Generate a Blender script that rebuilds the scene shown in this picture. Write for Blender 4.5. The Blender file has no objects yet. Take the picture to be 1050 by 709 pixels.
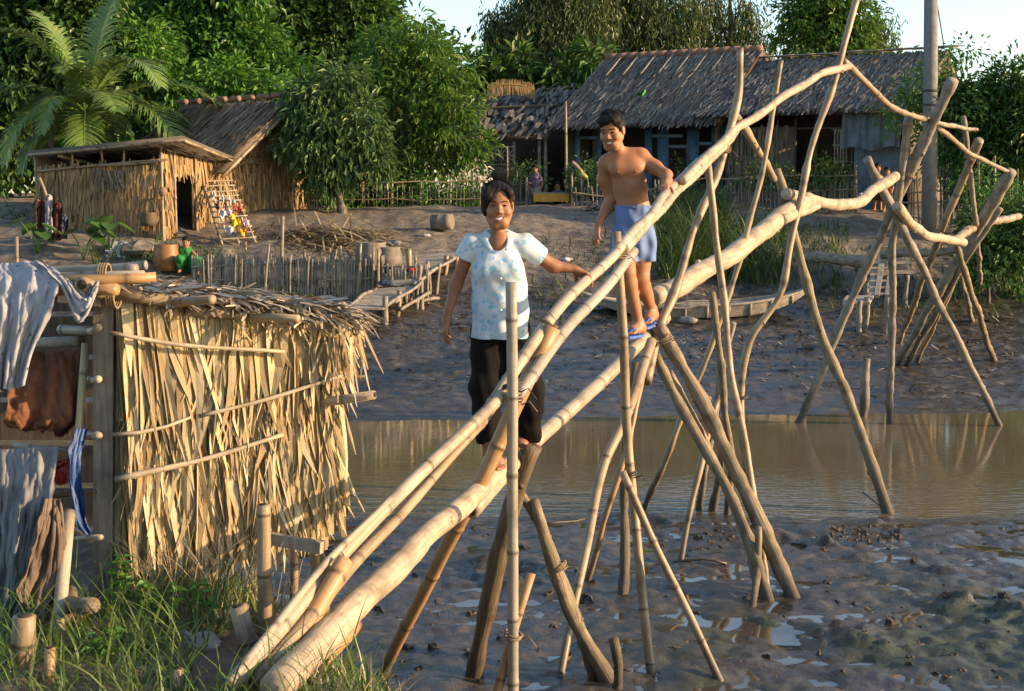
import bpy, math, random
import numpy as np
from mathutils import Vector, Matrix

R = random.Random(11)
RG = np.random.default_rng(11)
SC = bpy.context.scene
COL = SC.collection

# ------------------------------------------------------------------ camera geometry
FPX, PCX, PCY = 1422.0, 525.0, 354.5
PITCH = math.atan((PCY - 200.0) / FPX)
CZ = 3.0
cp, sp = math.cos(PITCH), math.sin(PITCH)

def at(px, py, d):
    """world point at depth d (metres along +Y) seen at photo pixel px, py"""
    u = (PCY - py) / FPX
    t = d / (cp + u * sp)
    return Vector((t * (px - PCX) / FPX, d, CZ + t * (u * cp - sp)))

# ------------------------------------------------------------------ noise
def _hash(ix, iy, seed):
    n = (ix.astype(np.int64) * 374761393 + iy.astype(np.int64) * 668265263 + seed * 1442695041) & 0xffffffff
    n = ((n ^ (n >> 13)) * 1274126177) & 0xffffffff
    n = n ^ (n >> 16)
    return (n & 0xffff) / 65535.0

def vnoise(x, y, seed=0):
    x = np.asarray(x, float); y = np.asarray(y, float)
    ix = np.floor(x); iy = np.floor(y)
    fx = x - ix; fy = y - iy
    fx = fx * fx * fx * (fx * (fx * 6 - 15) + 10); fy = fy * fy * fy * (fy * (fy * 6 - 15) + 10)
    a = _hash(ix, iy, seed); b = _hash(ix + 1, iy, seed)
    c = _hash(ix, iy + 1, seed); d = _hash(ix + 1, iy + 1, seed)
    return (a * (1 - fx) + b * fx) * (1 - fy) + (c * (1 - fx) + d * fx) * fy

def fbm(x, y, seed=0, o=4, g=0.5):
    s = 0; a = 1; t = 0
    for k in range(o):
        s = s + a * (vnoise(x, y, seed + k * 17) - 0.5); t += a
        x = x * 2.03 + 5.1; y = y * 2.03 + 1.7; a *= g
    return s / t * 2

def sstep(a, b, x):
    t = np.clip((x - a) / (b - a), 0, 1)
    return t * t * (3 - 2 * t)

# ------------------------------------------------------------------ mesh helpers
class MB:
    """collects pieces (vertices, quads, triangles, uvs, material index) into ONE mesh object"""
    def __init__(s):
        s.V = []; s.Q = []; s.T = []; s.UQ = []; s.UT = []; s.MQ = []; s.MT = []; s.n = 0
    def add(s, V, Q=None, T=None, UQ=None, UT=None, mi=0):
        V = np.asarray(V, float).reshape(-1, 3)
        s.V.append(V)
        if Q is not None and len(Q):
            Q = np.asarray(Q, int).reshape(-1, 4)
            s.Q.append(Q + s.n); s.UQ.append(np.zeros((len(Q), 4, 2)) if UQ is None else np.asarray(UQ).reshape(-1, 4, 2)); s.MQ.append(np.full(len(Q), mi))
        if T is not None and len(T):
            T = np.asarray(T, int).reshape(-1, 3)
            s.T.append(T + s.n); s.UT.append(np.zeros((len(T), 3, 2)) if UT is None else np.asarray(UT).reshape(-1, 3, 2)); s.MT.append(np.full(len(T), mi))
        s.n += len(V)
    def box(s, c, size, rot=None, mi=0):
        hx, hy, hz = [q / 2 for q in size]
        V = np.array([[x, y, z] for x in (-hx, hx) for y in (-hy, hy) for z in (-hz, hz)])
        if rot is not None:
            V = V @ np.array(rot.to_3x3()).T
        V = V + np.array(c)
        Q = [[0, 1, 3, 2], [4, 6, 7, 5], [0, 4, 5, 1], [2, 3, 7, 6], [0, 2, 6, 4], [1, 5, 7, 3]]
        s.add(V, Q, mi=mi)
    def bar(s, a, b, w, h, up=(0, 0, 1), mi=0):
        a = Vector(a); b = Vector(b); d = (b - a); L = d.length; d.normalize()
        x = d.cross(Vector(up))
        if x.length < 1e-4: x = d.cross(Vector((1, 0, 0)))
        x.normalize(); z = x.cross(d)
        m = Matrix((x, d, z)).transposed()
        s.box((a + b) / 2, (w, L, h), m, mi)
    def tube(s, P, Rad, sides=8, cap=True, vs=None, mi=0, flat=1.0, twist=0.0):
        P = np.asarray(P, float); Rad = np.asarray(Rad, float)
        n = len(P)
        T = np.gradient(P, axis=0); T /= np.linalg.norm(T, axis=1)[:, None] + 1e-12
        ref = np.array([0, 0, 1.0]) if abs(T[0][2]) < 0.9 else np.array([1.0, 0, 0])
        u = np.cross(T[0], ref); u /= np.linalg.norm(u)
        ang = np.linspace(0, 2 * np.pi, sides, endpoint=False)
        rings = []
        L = np.concatenate([[0], np.cumsum(np.linalg.norm(np.diff(P, axis=0), axis=1))])
        vv = L if vs is None else np.asarray(vs)
        for i in range(n):
            u = u - T[i] * np.dot(u, T[i]); u /= np.linalg.norm(u) + 1e-12
            w = np.cross(T[i], u)
            a = ang + twist * L[i]
            rings.append(P[i] + Rad[i] * (np.cos(a)[:, None] * u + flat * np.sin(a)[:, None] * w))
        V = np.concatenate(rings)
        i0 = (np.arange(n - 1)[:, None] * sides + np.arange(sides)[None, :])
        i1 = (np.arange(n - 1)[:, None] * sides + (np.arange(sides)[None, :] + 1) % sides)
        Q = np.stack([i0, i1, i1 + sides, i0 + sides], -1).reshape(-1, 4)
        ua = np.arange(sides) / sides; ub = (np.arange(sides) + 1) / sides
        UQ = np.zeros((n - 1, sides, 4, 2))
        UQ[:, :, 0, 0] = ua; UQ[:, :, 1, 0] = ub; UQ[:, :, 2, 0] = ub; UQ[:, :, 3, 0] = ua
        UQ[:, :, 0, 1] = vv[:-1, None]; UQ[:, :, 1, 1] = vv[:-1, None]; UQ[:, :, 2, 1] = vv[1:, None]; UQ[:, :, 3, 1] = vv[1:, None]
        T3 = None; UT = None
        if cap:
            k = len(V)
            V = np.concatenate([V, P[:1], P[-1:]])
            j = np.arange(sides)
            Ta = np.stack([(j + 1) % sides, j, np.full(sides, k)], -1)
            b = (n - 1) * sides
            Tb = np.stack([b + j, b + (j + 1) % sides, np.full(sides, k + 1)], -1)
            T3 = np.concatenate([Ta, Tb]); UT = np.zeros((2 * sides, 3, 2)); UT[:, :, 1] = vv[0] + .5; UT[:, 2, 0] = .5
        s.add(V, Q, T3, UQ.reshape(-1, 4, 2), UT, mi=mi)
    def strips(s, root, d0, side, length, width, bend, seg=3, taper=0.25, mi=0, twist=None):
        """many thin blades at once. root, d0 (start direction), side, bend (added to the direction towards the tip): (n,3)"""
        n = len(root)
        length = np.broadcast_to(length, n); width = np.broadcast_to(width, n)
        p = np.array(root, float); V = np.zeros((n, seg + 1, 2, 3)); U = np.zeros((n, seg + 1, 2, 2))
        for k in range(seg + 1):
            f = k / seg
            wd = width * (1 - (1 - taper) * f ** 1.6) * (0.7 + 0.3 * min(1, f * 3 + .2))
            sd = side
            if twist is not None:
                sd = side * np.cos(twist * f)[:, None] + np.cross(d0, side) * np.sin(twist * f)[:, None]
            V[:, k, 0] = p - sd * wd[:, None] / 2; V[:, k, 1] = p + sd * wd[:, None] / 2
            U[:, k, 0, 0] = 0; U[:, k, 1, 0] = 1; U[:, k, :, 1] = f
            d = d0 + bend * f
            d = d / (np.linalg.norm(d, axis=1)[:, None] + 1e-9)
            p = p + d * (length / seg)[:, None]
        base = (np.arange(n) * (seg + 1) * 2)[:, None]
        q = np.arange(seg)[None, :] * 2 + base
        Q = np.stack([q, q + 1, q + 3, q + 2], -1).reshape(-1, 4)
        Uf = U.reshape(-1, 2)
        s.add(V.reshape(-1, 3), Q, UQ=Uf[Q], mi=mi)
    def leaves(s, pos, d, nrm, length, width, mi=0, fold=0.25):
        """many leaf shapes: six-sided folded blades, (n,3) arrays"""
        n = len(pos)
        d = d / (np.linalg.norm(d, axis=1)[:, None] + 1e-9)
        sd = np.cross(d, nrm); sd /= np.linalg.norm(sd, axis=1)[:, None] + 1e-9
        nn = np.cross(sd, d)
        L = np.broadcast_to(length, n)[:, None]; W = np.broadcast_to(width, n)[:, None]
        base = pos; tip = pos + d * L - nn * L * 0.18
        m = pos + d * L * 0.45
        l = m + sd * W / 2 + nn * W * fold; r = m - sd * W / 2 + nn * W * fold
        V = np.stack([base, l, tip, r], 1).reshape(-1, 3)
        b = (np.arange(n) * 4)[:, None]
        T = np.concatenate([b + np.array([[0, 1, 2]]), b + np.array([[0, 2, 3]])], 1).reshape(-1, 3)
        s.add(V, T=T, mi=mi)
    def mesh(s, name, mats, smooth=True, origin=None):
        me = bpy.data.meshes.new(name)
        V = np.concatenate(s.V) if s.V else np.zeros((0, 3))
        if origin is not None: V = V - np.array(origin)
        nq = sum(len(q) for q in s.Q); nt = sum(len(t) for t in s.T)
        me.vertices.add(len(V)); me.vertices.foreach_set('co', V.astype(np.float32).ravel())
        me.loops.add(nq * 4 + nt * 3); me.polygons.add(nq + nt)
        li = []; uv = []; mi = []
        if nq: li.append(np.concatenate(s.Q).ravel()); uv.append(np.concatenate(s.UQ).reshape(-1, 2)); mi.append(np.concatenate(s.MQ))
        if nt: li.append(np.concatenate(s.T).ravel()); uv.append(np.concatenate(s.UT).reshape(-1, 2)); mi.append(np.concatenate(s.MT))
        me.loops.foreach_set('vertex_index', np.concatenate(li).astype(np.int32))
        st = np.concatenate([np.arange(nq) * 4, nq * 4 + np.arange(nt) * 3]).astype(np.int32)
        me.polygons.foreach_set('loop_start', st)
        me.polygons.foreach_set('material_index', np.concatenate(mi).astype(np.int32))
        me.polygons.foreach_set('use_smooth', np.full(nq + nt, smooth))
        ul = me.uv_layers.new(name='UVMap'); ul.data.foreach_set('uv', np.concatenate(uv).astype(np.float32).ravel())
        if not isinstance(mats, (list, tuple)): mats = [mats]
        for m in mats: me.materials.append(m)
        me.update(calc_edges=True); me.validate()
        return me
    def build(s, name, mats, parent=None, smooth=True, local=False):
        """verts are in world space unless local; the object sits at its parent's origin"""
        org = None
        if parent is not None and not local:
            org = parent['_o'] if '_o' in parent else tuple(parent.location)
        me = s.mesh(name, mats, smooth, org)
        o = bpy.data.objects.new(name, me); COL.objects.link(o)
        if parent is not None:
            o.parent = parent
            if org is not None: ORG[o.name] = tuple(org)
        return o
ORG = {}
def build_under(mb, name, mats, thing_o, part_o, smooth=True):
    """a sub-part: vertices in world space, parent = part of thing (part sits at the thing's origin)"""
    me = mb.mesh(name, mats, smooth, tuple(thing_o.location))
    o = bpy.data.objects.new(name, me); COL.objects.link(o); o.parent = part_o
    return o
def mesh_thing(mb, name, mats, label, cat, group=None, kind=None, smooth=True, base=None):
    """a thing that is one mesh; origin at base"""
    V = np.concatenate(mb.V)
    if base is None:
        base = (float(V[:, 0].mean()), float(V[:, 1].mean()), float(V[:, 2].min()))
    me = mb.mesh(name, mats, smooth, base)
    o = bpy.data.objects.new(name, me); COL.objects.link(o); o.location = base
    tag(o, label, cat, group, kind); return o
def tag(o, label=None, cat=None, group=None, kind=None):
    if label: o['label'] = label
    if cat: o['category'] = cat
    if group: o['group'] = group
    if kind: o['kind'] = kind
    return o
def thing(name, loc, label, cat, group=None, rz=0.0):
    o = bpy.data.objects.new(name, None); COL.objects.link(o)
    o.empty_display_size = 0.2
    o.location = loc; o.rotation_euler = (0, 0, rz)
    return tag(o, label, cat, group)
def copy_tree(o, parent=None):
    c = o.copy(); COL.objects.link(c)
    if parent is not None: c.parent = parent
    for ch in list(o.children): copy_tree(ch, c)
    return c

def catmull(P, n_per=8):
    P = [np.array(p, float) for p in P]
    if len(P) == 2:
        t = np.linspace(0, 1, n_per + 1)[:, None]
        return P[0] * (1 - t) + P[1] * t
    Q = [2 * P[0] - P[1]] + P + [2 * P[-1] - P[-2]]
    out = []
    for i in range(1, len(Q) - 2):
        p0, p1, p2, p3 = Q[i - 1:i + 3]
        for k in range(n_per):
            t = k / n_per
            out.append(0.5 * ((2 * p1) + (-p0 + p2) * t + (2 * p0 - 5 * p1 + 4 * p2 - p3) * t * t + (-p0 + 3 * p1 - 3 * p2 + p3) * t ** 3))
    out.append(P[-1])
    return np.array(out)

def resample(P, s_list):
    L = np.concatenate([[0], np.cumsum(np.linalg.norm(np.diff(P, axis=0), axis=1))])
    return np.stack([np.interp(s_list, L, P[:, k]) for k in range(3)], 1)
def plen(P): return float(np.linalg.norm(np.diff(P, axis=0), axis=1).sum())

def bamboo(mb, pts, r0, r1, spacing=0.32, sides=10, wob=0.012, mi=0, hollow=(False, False)):
    """a bamboo culm: slim internodes, raised node rings, a slight wobble"""
    P = catmull(pts, 10); L = plen(P)
    ph = R.random() * spacing
    S = set(np.linspace(0, L, max(3, int(L / 0.12))).tolist())
    nodes = np.arange(ph, L, spacing)
    nodes = [q + R.uniform(-.12, .12) * spacing for q in nodes]
    bump = []
    for q in nodes:
        rr = r0 + (r1 - r0) * q / L
        for o, b in ((-1.0, 0), (-.3, .10), (0, .13), (.22, .02), (.5, .06), (1.0, 0)):
            x = q + o * rr * 0.8
            if 0 < x < L: S.add(x); bump.append((x, b))
    S = np.array(sorted(S)); S = S[np.concatenate([[True], np.diff(S) > 1e-4])]
    Pq = resample(P, S)
    ph1, ph2 = R.random() * 6, R.random() * 6
    Pq[:, 0] += wob * (np.sin(S * 2.1 + ph1) + .5 * np.sin(S * 5.3 + ph2)) * np.sin(np.pi * S / L)
    Pq[:, 2] += wob * (np.sin(S * 1.7 + ph2) + .5 * np.sin(S * 4.9 + ph1)) * np.sin(np.pi * S / L)
    rad = r0 + (r1 - r0) * S / L
    if bump:
        bx = np.array([b[0] for b in bump]); bb = np.array([b[1] for b in bump]); o = np.argsort(bx)
        k = np.searchsorted(bx[o], S)
        for i, x in enumerate(S):
            j = np.argmin(np.abs(bx - x))
            if abs(bx[j] - x) < 1e-3: rad[i] *= 1 + bb[j]
    # v coordinate: integer at each node
    vs = np.interp(S, [ph - spacing * 2] + nodes + [L + spacing], [-2] + list(range(len(nodes))) + [len(nodes) + .9]) if nodes else S / spacing
    mb.tube(Pq, rad, sides, True, vs + R.randint(0, 40) , mi)
    for e, hole in enumerate(hollow):
        if hole:
            i = 0 if e == 0 else -1
            d = (Pq[0] - Pq[1]) if e == 0 else (Pq[-1] - Pq[-2]); d /= np.linalg.norm(d)
            # open end: a flat dark disc paints the shade of the hollow
            mb.tube([Pq[i] + d * 0.002, Pq[i] + d * 0.004], [rad[i] * .62, rad[i] * .6], sides, True, mi=1)
    return Pq, rad

def pole(mb, pts, r0, r1, sides=9, rough=0.085, wob=0.02, mi=0, knots=True):
    """a round wooden pole or branch with uneven thickness"""
    P = catmull(pts, 10); L = plen(P)
    S = np.linspace(0, L, max(4, int(L / 0.07)))
    Pq = resample(P, S)
    a, b = R.random() * 9, R.random() * 9
    env = np.sin(np.pi * S / L)
    Pq[:, 0] += wob * (np.sin(S * 2.7 + a) + .6 * np.sin(S * 6.1 + b)) * env
    Pq[:, 2] += wob * (np.sin(S * 2.2 + b) + .6 * np.sin(S * 5.7 + a)) * env
    rad = (r0 + (r1 - r0) * S / L) * (1 + rough * np.sin(S * 7 + a) + rough * .8 * np.sin(S * 17 + b) + rough * .7 * RG.normal(size=len(S)))
    mb.tube(Pq, rad, sides, True, S, mi)
    if knots:
        for _ in range(int(L * 1.3)):
            i = R.randrange(1, len(S) - 1)
            t = np.array(Pq[i + 1] - Pq[i]); t /= np.linalg.norm(t)
            q = np.cross(t, [R.uniform(-1, 1), R.uniform(-1, 1), R.uniform(-1, 1)]); q /= np.linalg.norm(q) + 1e-9
            p0 = Pq[i] + q * rad[i] * .6; p1 = Pq[i] + q * rad[i] * 1.15 + t * rad[i] * .3
            mb.tube([p0, p1], [rad[i] * .5, rad[i] * .28], 6, True, mi=mi)
    return Pq, rad

def unit(a):
    return a / (np.linalg.norm(a, axis=-1, keepdims=True) + 1e-9)
def rvec(n):
    return unit(RG.normal(size=(n, 3)))
# ------------------------------------------------------------------ materials
class NT:
    def __init__(s, name):
        s.m = bpy.data.materials.new(name); s.m.use_nodes = True
        s.t = s.m.node_tree; s.t.nodes.clear()
        s.out = s.t.nodes.new('ShaderNodeOutputMaterial')
        s.b = s.t.nodes.new('ShaderNodeBsdfPrincipled'); s.t.links.new(s.b.outputs[0], s.out.inputs[0])
    def n(s, typ, **kw):
        nd = s.t.nodes.new(typ)
        for k, v in kw.items():
            if k in nd.inputs: nd.inputs[k].default_value = v
            else: setattr(nd, k, v)
        return nd
    def l(s, a, b): s.t.links.new(a, b)
    def noise(s, vec=None, scale=5, detail=4, rough=.55, dist=0.0):
        nd = s.n('ShaderNodeTexNoise'); nd.inputs['Scale'].default_value = scale; nd.inputs['Detail'].default_value = detail
        nd.inputs['Roughness'].default_value = rough; nd.inputs['Distortion'].default_value = dist
        if vec is not None: s.l(vec, nd.inputs['Vector'])
        return nd.outputs['Fac']
    def ramp(s, fac, stops):
        nd = s.n('ShaderNodeValToRGB'); e = nd.color_ramp.elements
        while len(e) < len(stops): e.new(0.5)
        for el, (p, c) in zip(e, stops):
            el.position = p; el.color = (*c, 1) if len(c) == 3 else c
        s.l(fac, nd.inputs[0]); return nd.outputs[0]
    def mix(s, fac, a, b, mode='MIX'):
        nd = s.n('ShaderNodeMix', data_type='RGBA', blend_type=mode)
        for sock, v in ((nd.inputs[0], fac), (nd.inputs[6], a), (nd.inputs[7], b)):
            if isinstance(v, (int, float)): sock.default_value = v
            elif isinstance(v, tuple): sock.default_value = (*v, 1) if len(v) == 3 else v
            else: s.l(v, sock)
        return nd.outputs[2]
    def math(s, op, a, b=0.0, c=0.0):
        nd = s.n('ShaderNodeMath', operation=op)
        for i, v in enumerate((a, b, c)):
            if isinstance(v, (int, float)): nd.inputs[i].default_value = v
            else: s.l(v, nd.inputs[i])
        return nd.outputs[0]
    def maprange(s, v, a, b, c, d):
        nd = s.n('ShaderNodeMapRange'); s.l(v, nd.inputs[0])
        for i, q in enumerate((a, b, c, d)): nd.inputs[i + 1].default_value = q
        return nd.outputs[0]
    def uv(s, sx=1, sy=1):
        tc = s.n('ShaderNodeTexCoord'); mp = s.n('ShaderNodeMapping'); s.l(tc.outputs['UV'], mp.inputs[0])
        mp.inputs['Scale'].default_value = (sx, sy, 1); return mp.outputs[0]
    def obj(s, scale=(1, 1, 1)):
        tc = s.n('ShaderNodeTexCoord'); mp = s.n('ShaderNodeMapping'); s.l(tc.outputs['Object'], mp.inputs[0])
        mp.inputs['Scale'].default_value = scale; return mp.outputs[0]
    def pos(s, scale=(1, 1, 1)):
        g = s.n('ShaderNodeNewGeometry'); mp = s.n('ShaderNodeMapping'); s.l(g.outputs['Position'], mp.inputs[0])
        mp.inputs['Scale'].default_value = scale; return mp.outputs[0]
    def island(s):
        return s.n('ShaderNodeNewGeometry').outputs['Random Per Island']
    def objrand(s):
        return s.n('ShaderNodeObjectInfo').outputs['Random']
    def bump(s, h, strength=.4, dist=.02):
        nd = s.n('ShaderNodeBump'); nd.inputs['Strength'].default_value = strength; nd.inputs['Distance'].default_value = dist
        s.l(h, nd.inputs['Height']); s.l(nd.outputs[0], s.b.inputs['Normal'])
    def col(s, c):
        if isinstance(c, tuple): s.b.inputs['Base Color'].default_value = (*c, 1)
        else: s.l(c, s.b.inputs['Base Color'])
    def rough(s, v):
        if isinstance(v, (int, float)): s.b.inputs['Roughness'].default_value = v
        else: s.l(v, s.b.inputs['Roughness'])
    def spec(s, v): s.b.inputs['Specular IOR Level'].default_value = v

def muddy(t, base):
    g = t.n('ShaderNodeNewGeometry'); sx = t.n('ShaderNodeSeparateXYZ'); t.l(g.outputs['Position'], sx.inputs[0])
    f = t.math('ADD', sx.outputs[2], t.math('MULTIPLY', t.noise(t.pos((1, 1, .4)), 9, 4, .65), .55))
    return t.mix(t.maprange(f, .42, .78, .85, 0), base, (.060, .048, .038))
def m_bamboo(name, c0, c1, c2, stain=0.5):
    t = NT(name)
    g = t.noise(t.uv(14, .5), 3, 4, .6)
    base = t.ramp(g, [(.25, c0), (.5, c1), (.75, c2)])
    blot = t.noise(t.pos(), 5, 5, .65)
    base = t.mix(t.maprange(blot, .48, .72, 0, stain), base, tuple(q * .38 for q in c0))
    pale = t.noise(t.pos((1, 1, 1)), 2.2, 3, .5)
    base = t.mix(t.maprange(pale, .5, .7, 0, .35), base, tuple(min(1, q * 1.25 + .03) for q in c2))
    tc = t.uv(0, 1); sx = t.n('ShaderNodeSeparateXYZ'); t.l(tc, sx.inputs[0])
    fr = t.math('FRACT', t.math('ADD', sx.outputs[1], .5))
    dd = t.math('ABSOLUTE', t.math('SUBTRACT', fr, .5))
    base = t.mix(t.maprange(dd, .0, .05, .75, 0), base, tuple(q * .28 for q in c0))
    base = muddy(t, base)
    t.col(base); t.rough(t.maprange(blot, .3, .7, .38, .62)); t.spec(.4)
    t.bump(t.mix(.5, g, t.noise(t.pos(), 60, 3)), .25, .006)
    return t.m
def m_wood(name, c0, c1, moss=None, bark=False, rough=.75):
    t = NT(name)
    g = t.noise(t.uv(9, 2.2), 2.2, 6, .65, .4)
    base = t.ramp(g, [(.3, c0), (.62, c1)])
    b2 = t.noise(t.pos(), 7, 5, .6)
    base = t.mix(t.maprange(b2, .45, .7, 0, .7), base, tuple(q * .4 for q in c0))
    if moss: base = t.mix(t.maprange(t.noise(t.pos(), 4, 4), .5, .68, 0, .7), base, moss)
    base = muddy(t, base)
    t.col(base); t.rough(rough); t.spec(.25)
    t.bump(t.mix(.5, g, b2), .8 if bark else .45, .02 if bark else .008)
    return t.m
def m_timber(name, c0, c1, rough=.8):
    t = NT(name)
    g = t.noise(t.obj((22, 22, 1.5)), 2, 6, .65, .3)
    b2 = t.noise(t.pos(), 6, 5, .6)
    base = t.mix(t.maprange(b2, .45, .7, 0, .6), t.ramp(g, [(.3, c0), (.65, c1)]), tuple(q * .45 for q in c0))
    t.col(base); t.rough(rough); t.spec(.2); t.bump(g, .5, .01); return t.m
def m_strip(name, cols, rough=.7, dark=.3, transl=0.0):
    """dry leaf strips: each strip its own tone, ribbed along its length"""
    t = NT(name)
    r = t.island()
    st = [(i / (len(cols) - 1) * .96 + .02, c) for i, c in enumerate(cols)]
    base = t.ramp(r, st)
    rib = t.noise(t.uv(9, .8), 3, 3, .6)
    base = t.mix(t.maprange(rib, .4, .65, 0, .4), base, tuple(q * .5 for q in cols[0]))
    patch = t.noise(t.pos(), 3.1, 5, .6)
    base = t.mix(t.maprange(patch, .5, .72, 0, dark), base, tuple(q * .4 for q in cols[0]))
    t.col(base); t.rough(rough); t.spec(.3); t.bump(rib, .4, .004)
    if transl: add_transl(t, base, transl)
    return t.m
def add_transl(t, base, f):
    tr = t.n('ShaderNodeBsdfTranslucent'); mx = t.n('ShaderNodeMixShader'); mx.inputs[0].default_value = f
    if isinstance(base, tuple): tr.inputs[0].default_value = (*base, 1)
    else: t.l(base, tr.inputs[0])
    t.l(t.b.outputs[0], mx.inputs[1]); t.l(tr.outputs[0], mx.inputs[2]); t.l(mx.outputs[0], t.out.inputs[0])
def m_leaf(name, cols, transl=.3, rough=.45):
    t = NT(name)
    st = [(i / (len(cols) - 1) * .96 + .02, c) for i, c in enumerate(cols)]
    base = t.ramp(t.island(), st)
    cl = t.noise(t.pos(), .9, 3, .6)
    base = t.mix(t.maprange(cl, .4, .68, 0, .35), base, tuple(min(1, q * 1.5) for q in cols[-1]))
    t.col(base); t.rough(rough); t.spec(.4); add_transl(t, base, transl); return t.m
def m_plain(name, c, rough=.6, var=.25, scale=8, metal=0, spec=.4, bump=.1):
    t = NT(name)
    nz = t.noise(t.pos(), scale, 5, .6)
    t.col(t.mix(t.maprange(nz, .35, .7, 0, 1), c, tuple(q * (1 - var) for q in c)))
    t.rough(t.maprange(nz, .3, .7, rough * .85, min(1, rough * 1.15))); t.b.inputs['Metallic'].default_value = metal; t.spec(spec)
    if bump: t.bump(nz, bump, .01)
    return t.m
def m_cloth(name, c, rough=.85, var=.3, dirt=None, scale=4):
    t = NT(name)
    nz = t.noise(t.pos(), scale, 5, .6)
    base = t.mix(t.maprange(nz, .4, .7, 0, 1), c, dirt or tuple(q * (1 - var) for q in c))
    t.col(base); t.rough(rough); t.spec(.15)
    t.bump(t.noise(t.pos(), 160, 2), .15, .002)
    return t.m

M = {}
M['bam_pale'] = m_bamboo('bamboo_pale', (.18, .14, .09), (.29, .235, .16), (.41, .345, .25), .75)
M['bam_tan'] = m_bamboo('bamboo_tan', (.13, .09, .05), (.23, .165, .095), (.33, .25, .155), .8)
M['bam_green'] = m_bamboo('bamboo_olive', (.22, .19, .10), (.30, .25, .14), (.40, .33, .20), .55)
M['bam_brown'] = m_bamboo('bamboo_brown', (.20, .115, .045), (.29, .17, .075), (.36, .23, .11), .5)
M['bam_grey'] = m_bamboo('bamboo_grey', (.15, .13, .10), (.24, .21, .165), (.34, .305, .25), .6)
M['hole'] = m_plain('bamboo_hole_shade', (.03, .02, .012), .9)
M['log'] = m_wood('peeled_log', (.24, .18, .12), (.40, .325, .23), rough=.6)
M['wood_dark'] = m_wood('wet_wood', (.06, .042, .027), (.14, .10, .06), moss=(.09, .085, .03), bark=True, rough=.6)
M['wood_bark'] = m_wood('bark_pole', (.11, .078, .05), (.27, .21, .14), moss=(.13, .12, .05), bark=True)
M['wood_grey'] = m_wood('weathered_pole', (.12, .10, .08), (.27, .23, .18))
M['timber'] = m_timber('grey_timber', (.11, .095, .075), (.24, .205, .165))
M['plank'] = m_timber('weathered_plank', (.20, .17, .13), (.36, .31, .25))
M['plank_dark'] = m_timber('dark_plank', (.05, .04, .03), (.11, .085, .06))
M['concrete'] = m_plain('concrete', (.17, .165, .155), .85, .25, 6)
M['thatch_near'] = m_strip('dry_palm_leaf', [(.13, .085, .038), (.42, .29, .13), (.28, .20, .095), (.52, .39, .19), (.36, .30, .18), (.19, .125, .055), (.46, .38, .23), (.56, .46, .28)], .6, .55)
M['thatch_grey'] = m_strip('old_palm_thatch', [(.065, .055, .045), (.14, .12, .10), (.21, .18, .15), (.105, .09, .073), (.27, .24, .20), (.16, .135, .11)], .85, .3)
M['thatch_brown'] = m_strip('brown_palm_thatch', [(.10, .07, .045), (.17, .12, .08), (.24, .18, .12), (.14, .10, .065), (.29, .22, .15)], .85, .3)
M['leafwall'] = m_strip('palm_leaf_wall', [(.18, .11, .05), (.31, .20, .095), (.24, .155, .07), (.39, .265, .13), (.28, .185, .09)], .8, .4)
M['leafwall_grey'] = m_strip('grey_leaf_wall', [(.12, .095, .065), (.20, .155, .105), (.16, .125, .085), (.25, .20, .14)], .8, .4)
M['roofedge'] = m_strip('bleached_thatch', [(.16, .11, .06), (.38, .30, .19), (.50, .44, .35), (.28, .21, .13), (.56, .52, .45)], .7, .4)
M['rope'] = m_plain('vine_binding', (.22, .16, .09), .8, .4, 30)
M['rope_dark'] = m_plain('dark_binding', (.05, .045, .04), .7, .4, 30)
M['dark'] = m_plain('indoor_shade', (.018, .014, .011), .95, .4, 5)  # near-black colour standing in for shade inside the hut

def m_mud():
    t = NT('mud')
    p = t.pos()
    n1 = t.noise(p, .8, 6, .6); n2 = t.noise(p, 5, 6, .65); n3 = t.noise(p, 26, 4, .6)
    mud = t.ramp(n2, [(.3, (.016, .0135, .010)), (.52, (.042, .035, .027)), (.72, (.088, .074, .056))])
    # algae on the nearest flats
    g = t.n('ShaderNodeNewGeometry'); sx = t.n('ShaderNodeSeparateXYZ'); t.l(g.outputs['Position'], sx.inputs[0])
    near = t.maprange(sx.outputs[1], 8.8, 10.6, 1, 0); xr = t.maprange(sx.outputs[0], 0.4, 1.6, 0, 1)
    alg = t.math('MULTIPLY', t.math('MULTIPLY', near, xr), t.maprange(n1, .42, .56, 0, .8))
    mud = t.mix(alg, mud, (.022, .036, .010))
    # dry bank soil (by height of the land) and grass tint on the near bank
    soil = t.ramp(n2, [(.3, (.06, .047, .034)), (.55, (.13, .104, .076)), (.75, (.29, .24, .175))])
    dry = t.maprange(t.math('ADD', sx.outputs[2], t.math('MULTIPLY', n2, .5)), 1.2, 2.1, 0, 1)
    t.col(t.mix(dry, mud, soil))
    wet = t.ramp(n2, [(.33, (.15, .15, .15)), (.55, (.38, .38, .38)), (.72, (.75, .75, .75))])
    t.rough(t.mix(alg, t.mix(dry, wet, (.9, .9, .9)), (.7, .7, .7)))
    t.spec(.6)
    t.bump(t.mix(.35, n2, n3), .55, .035)
    return t.m
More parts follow.
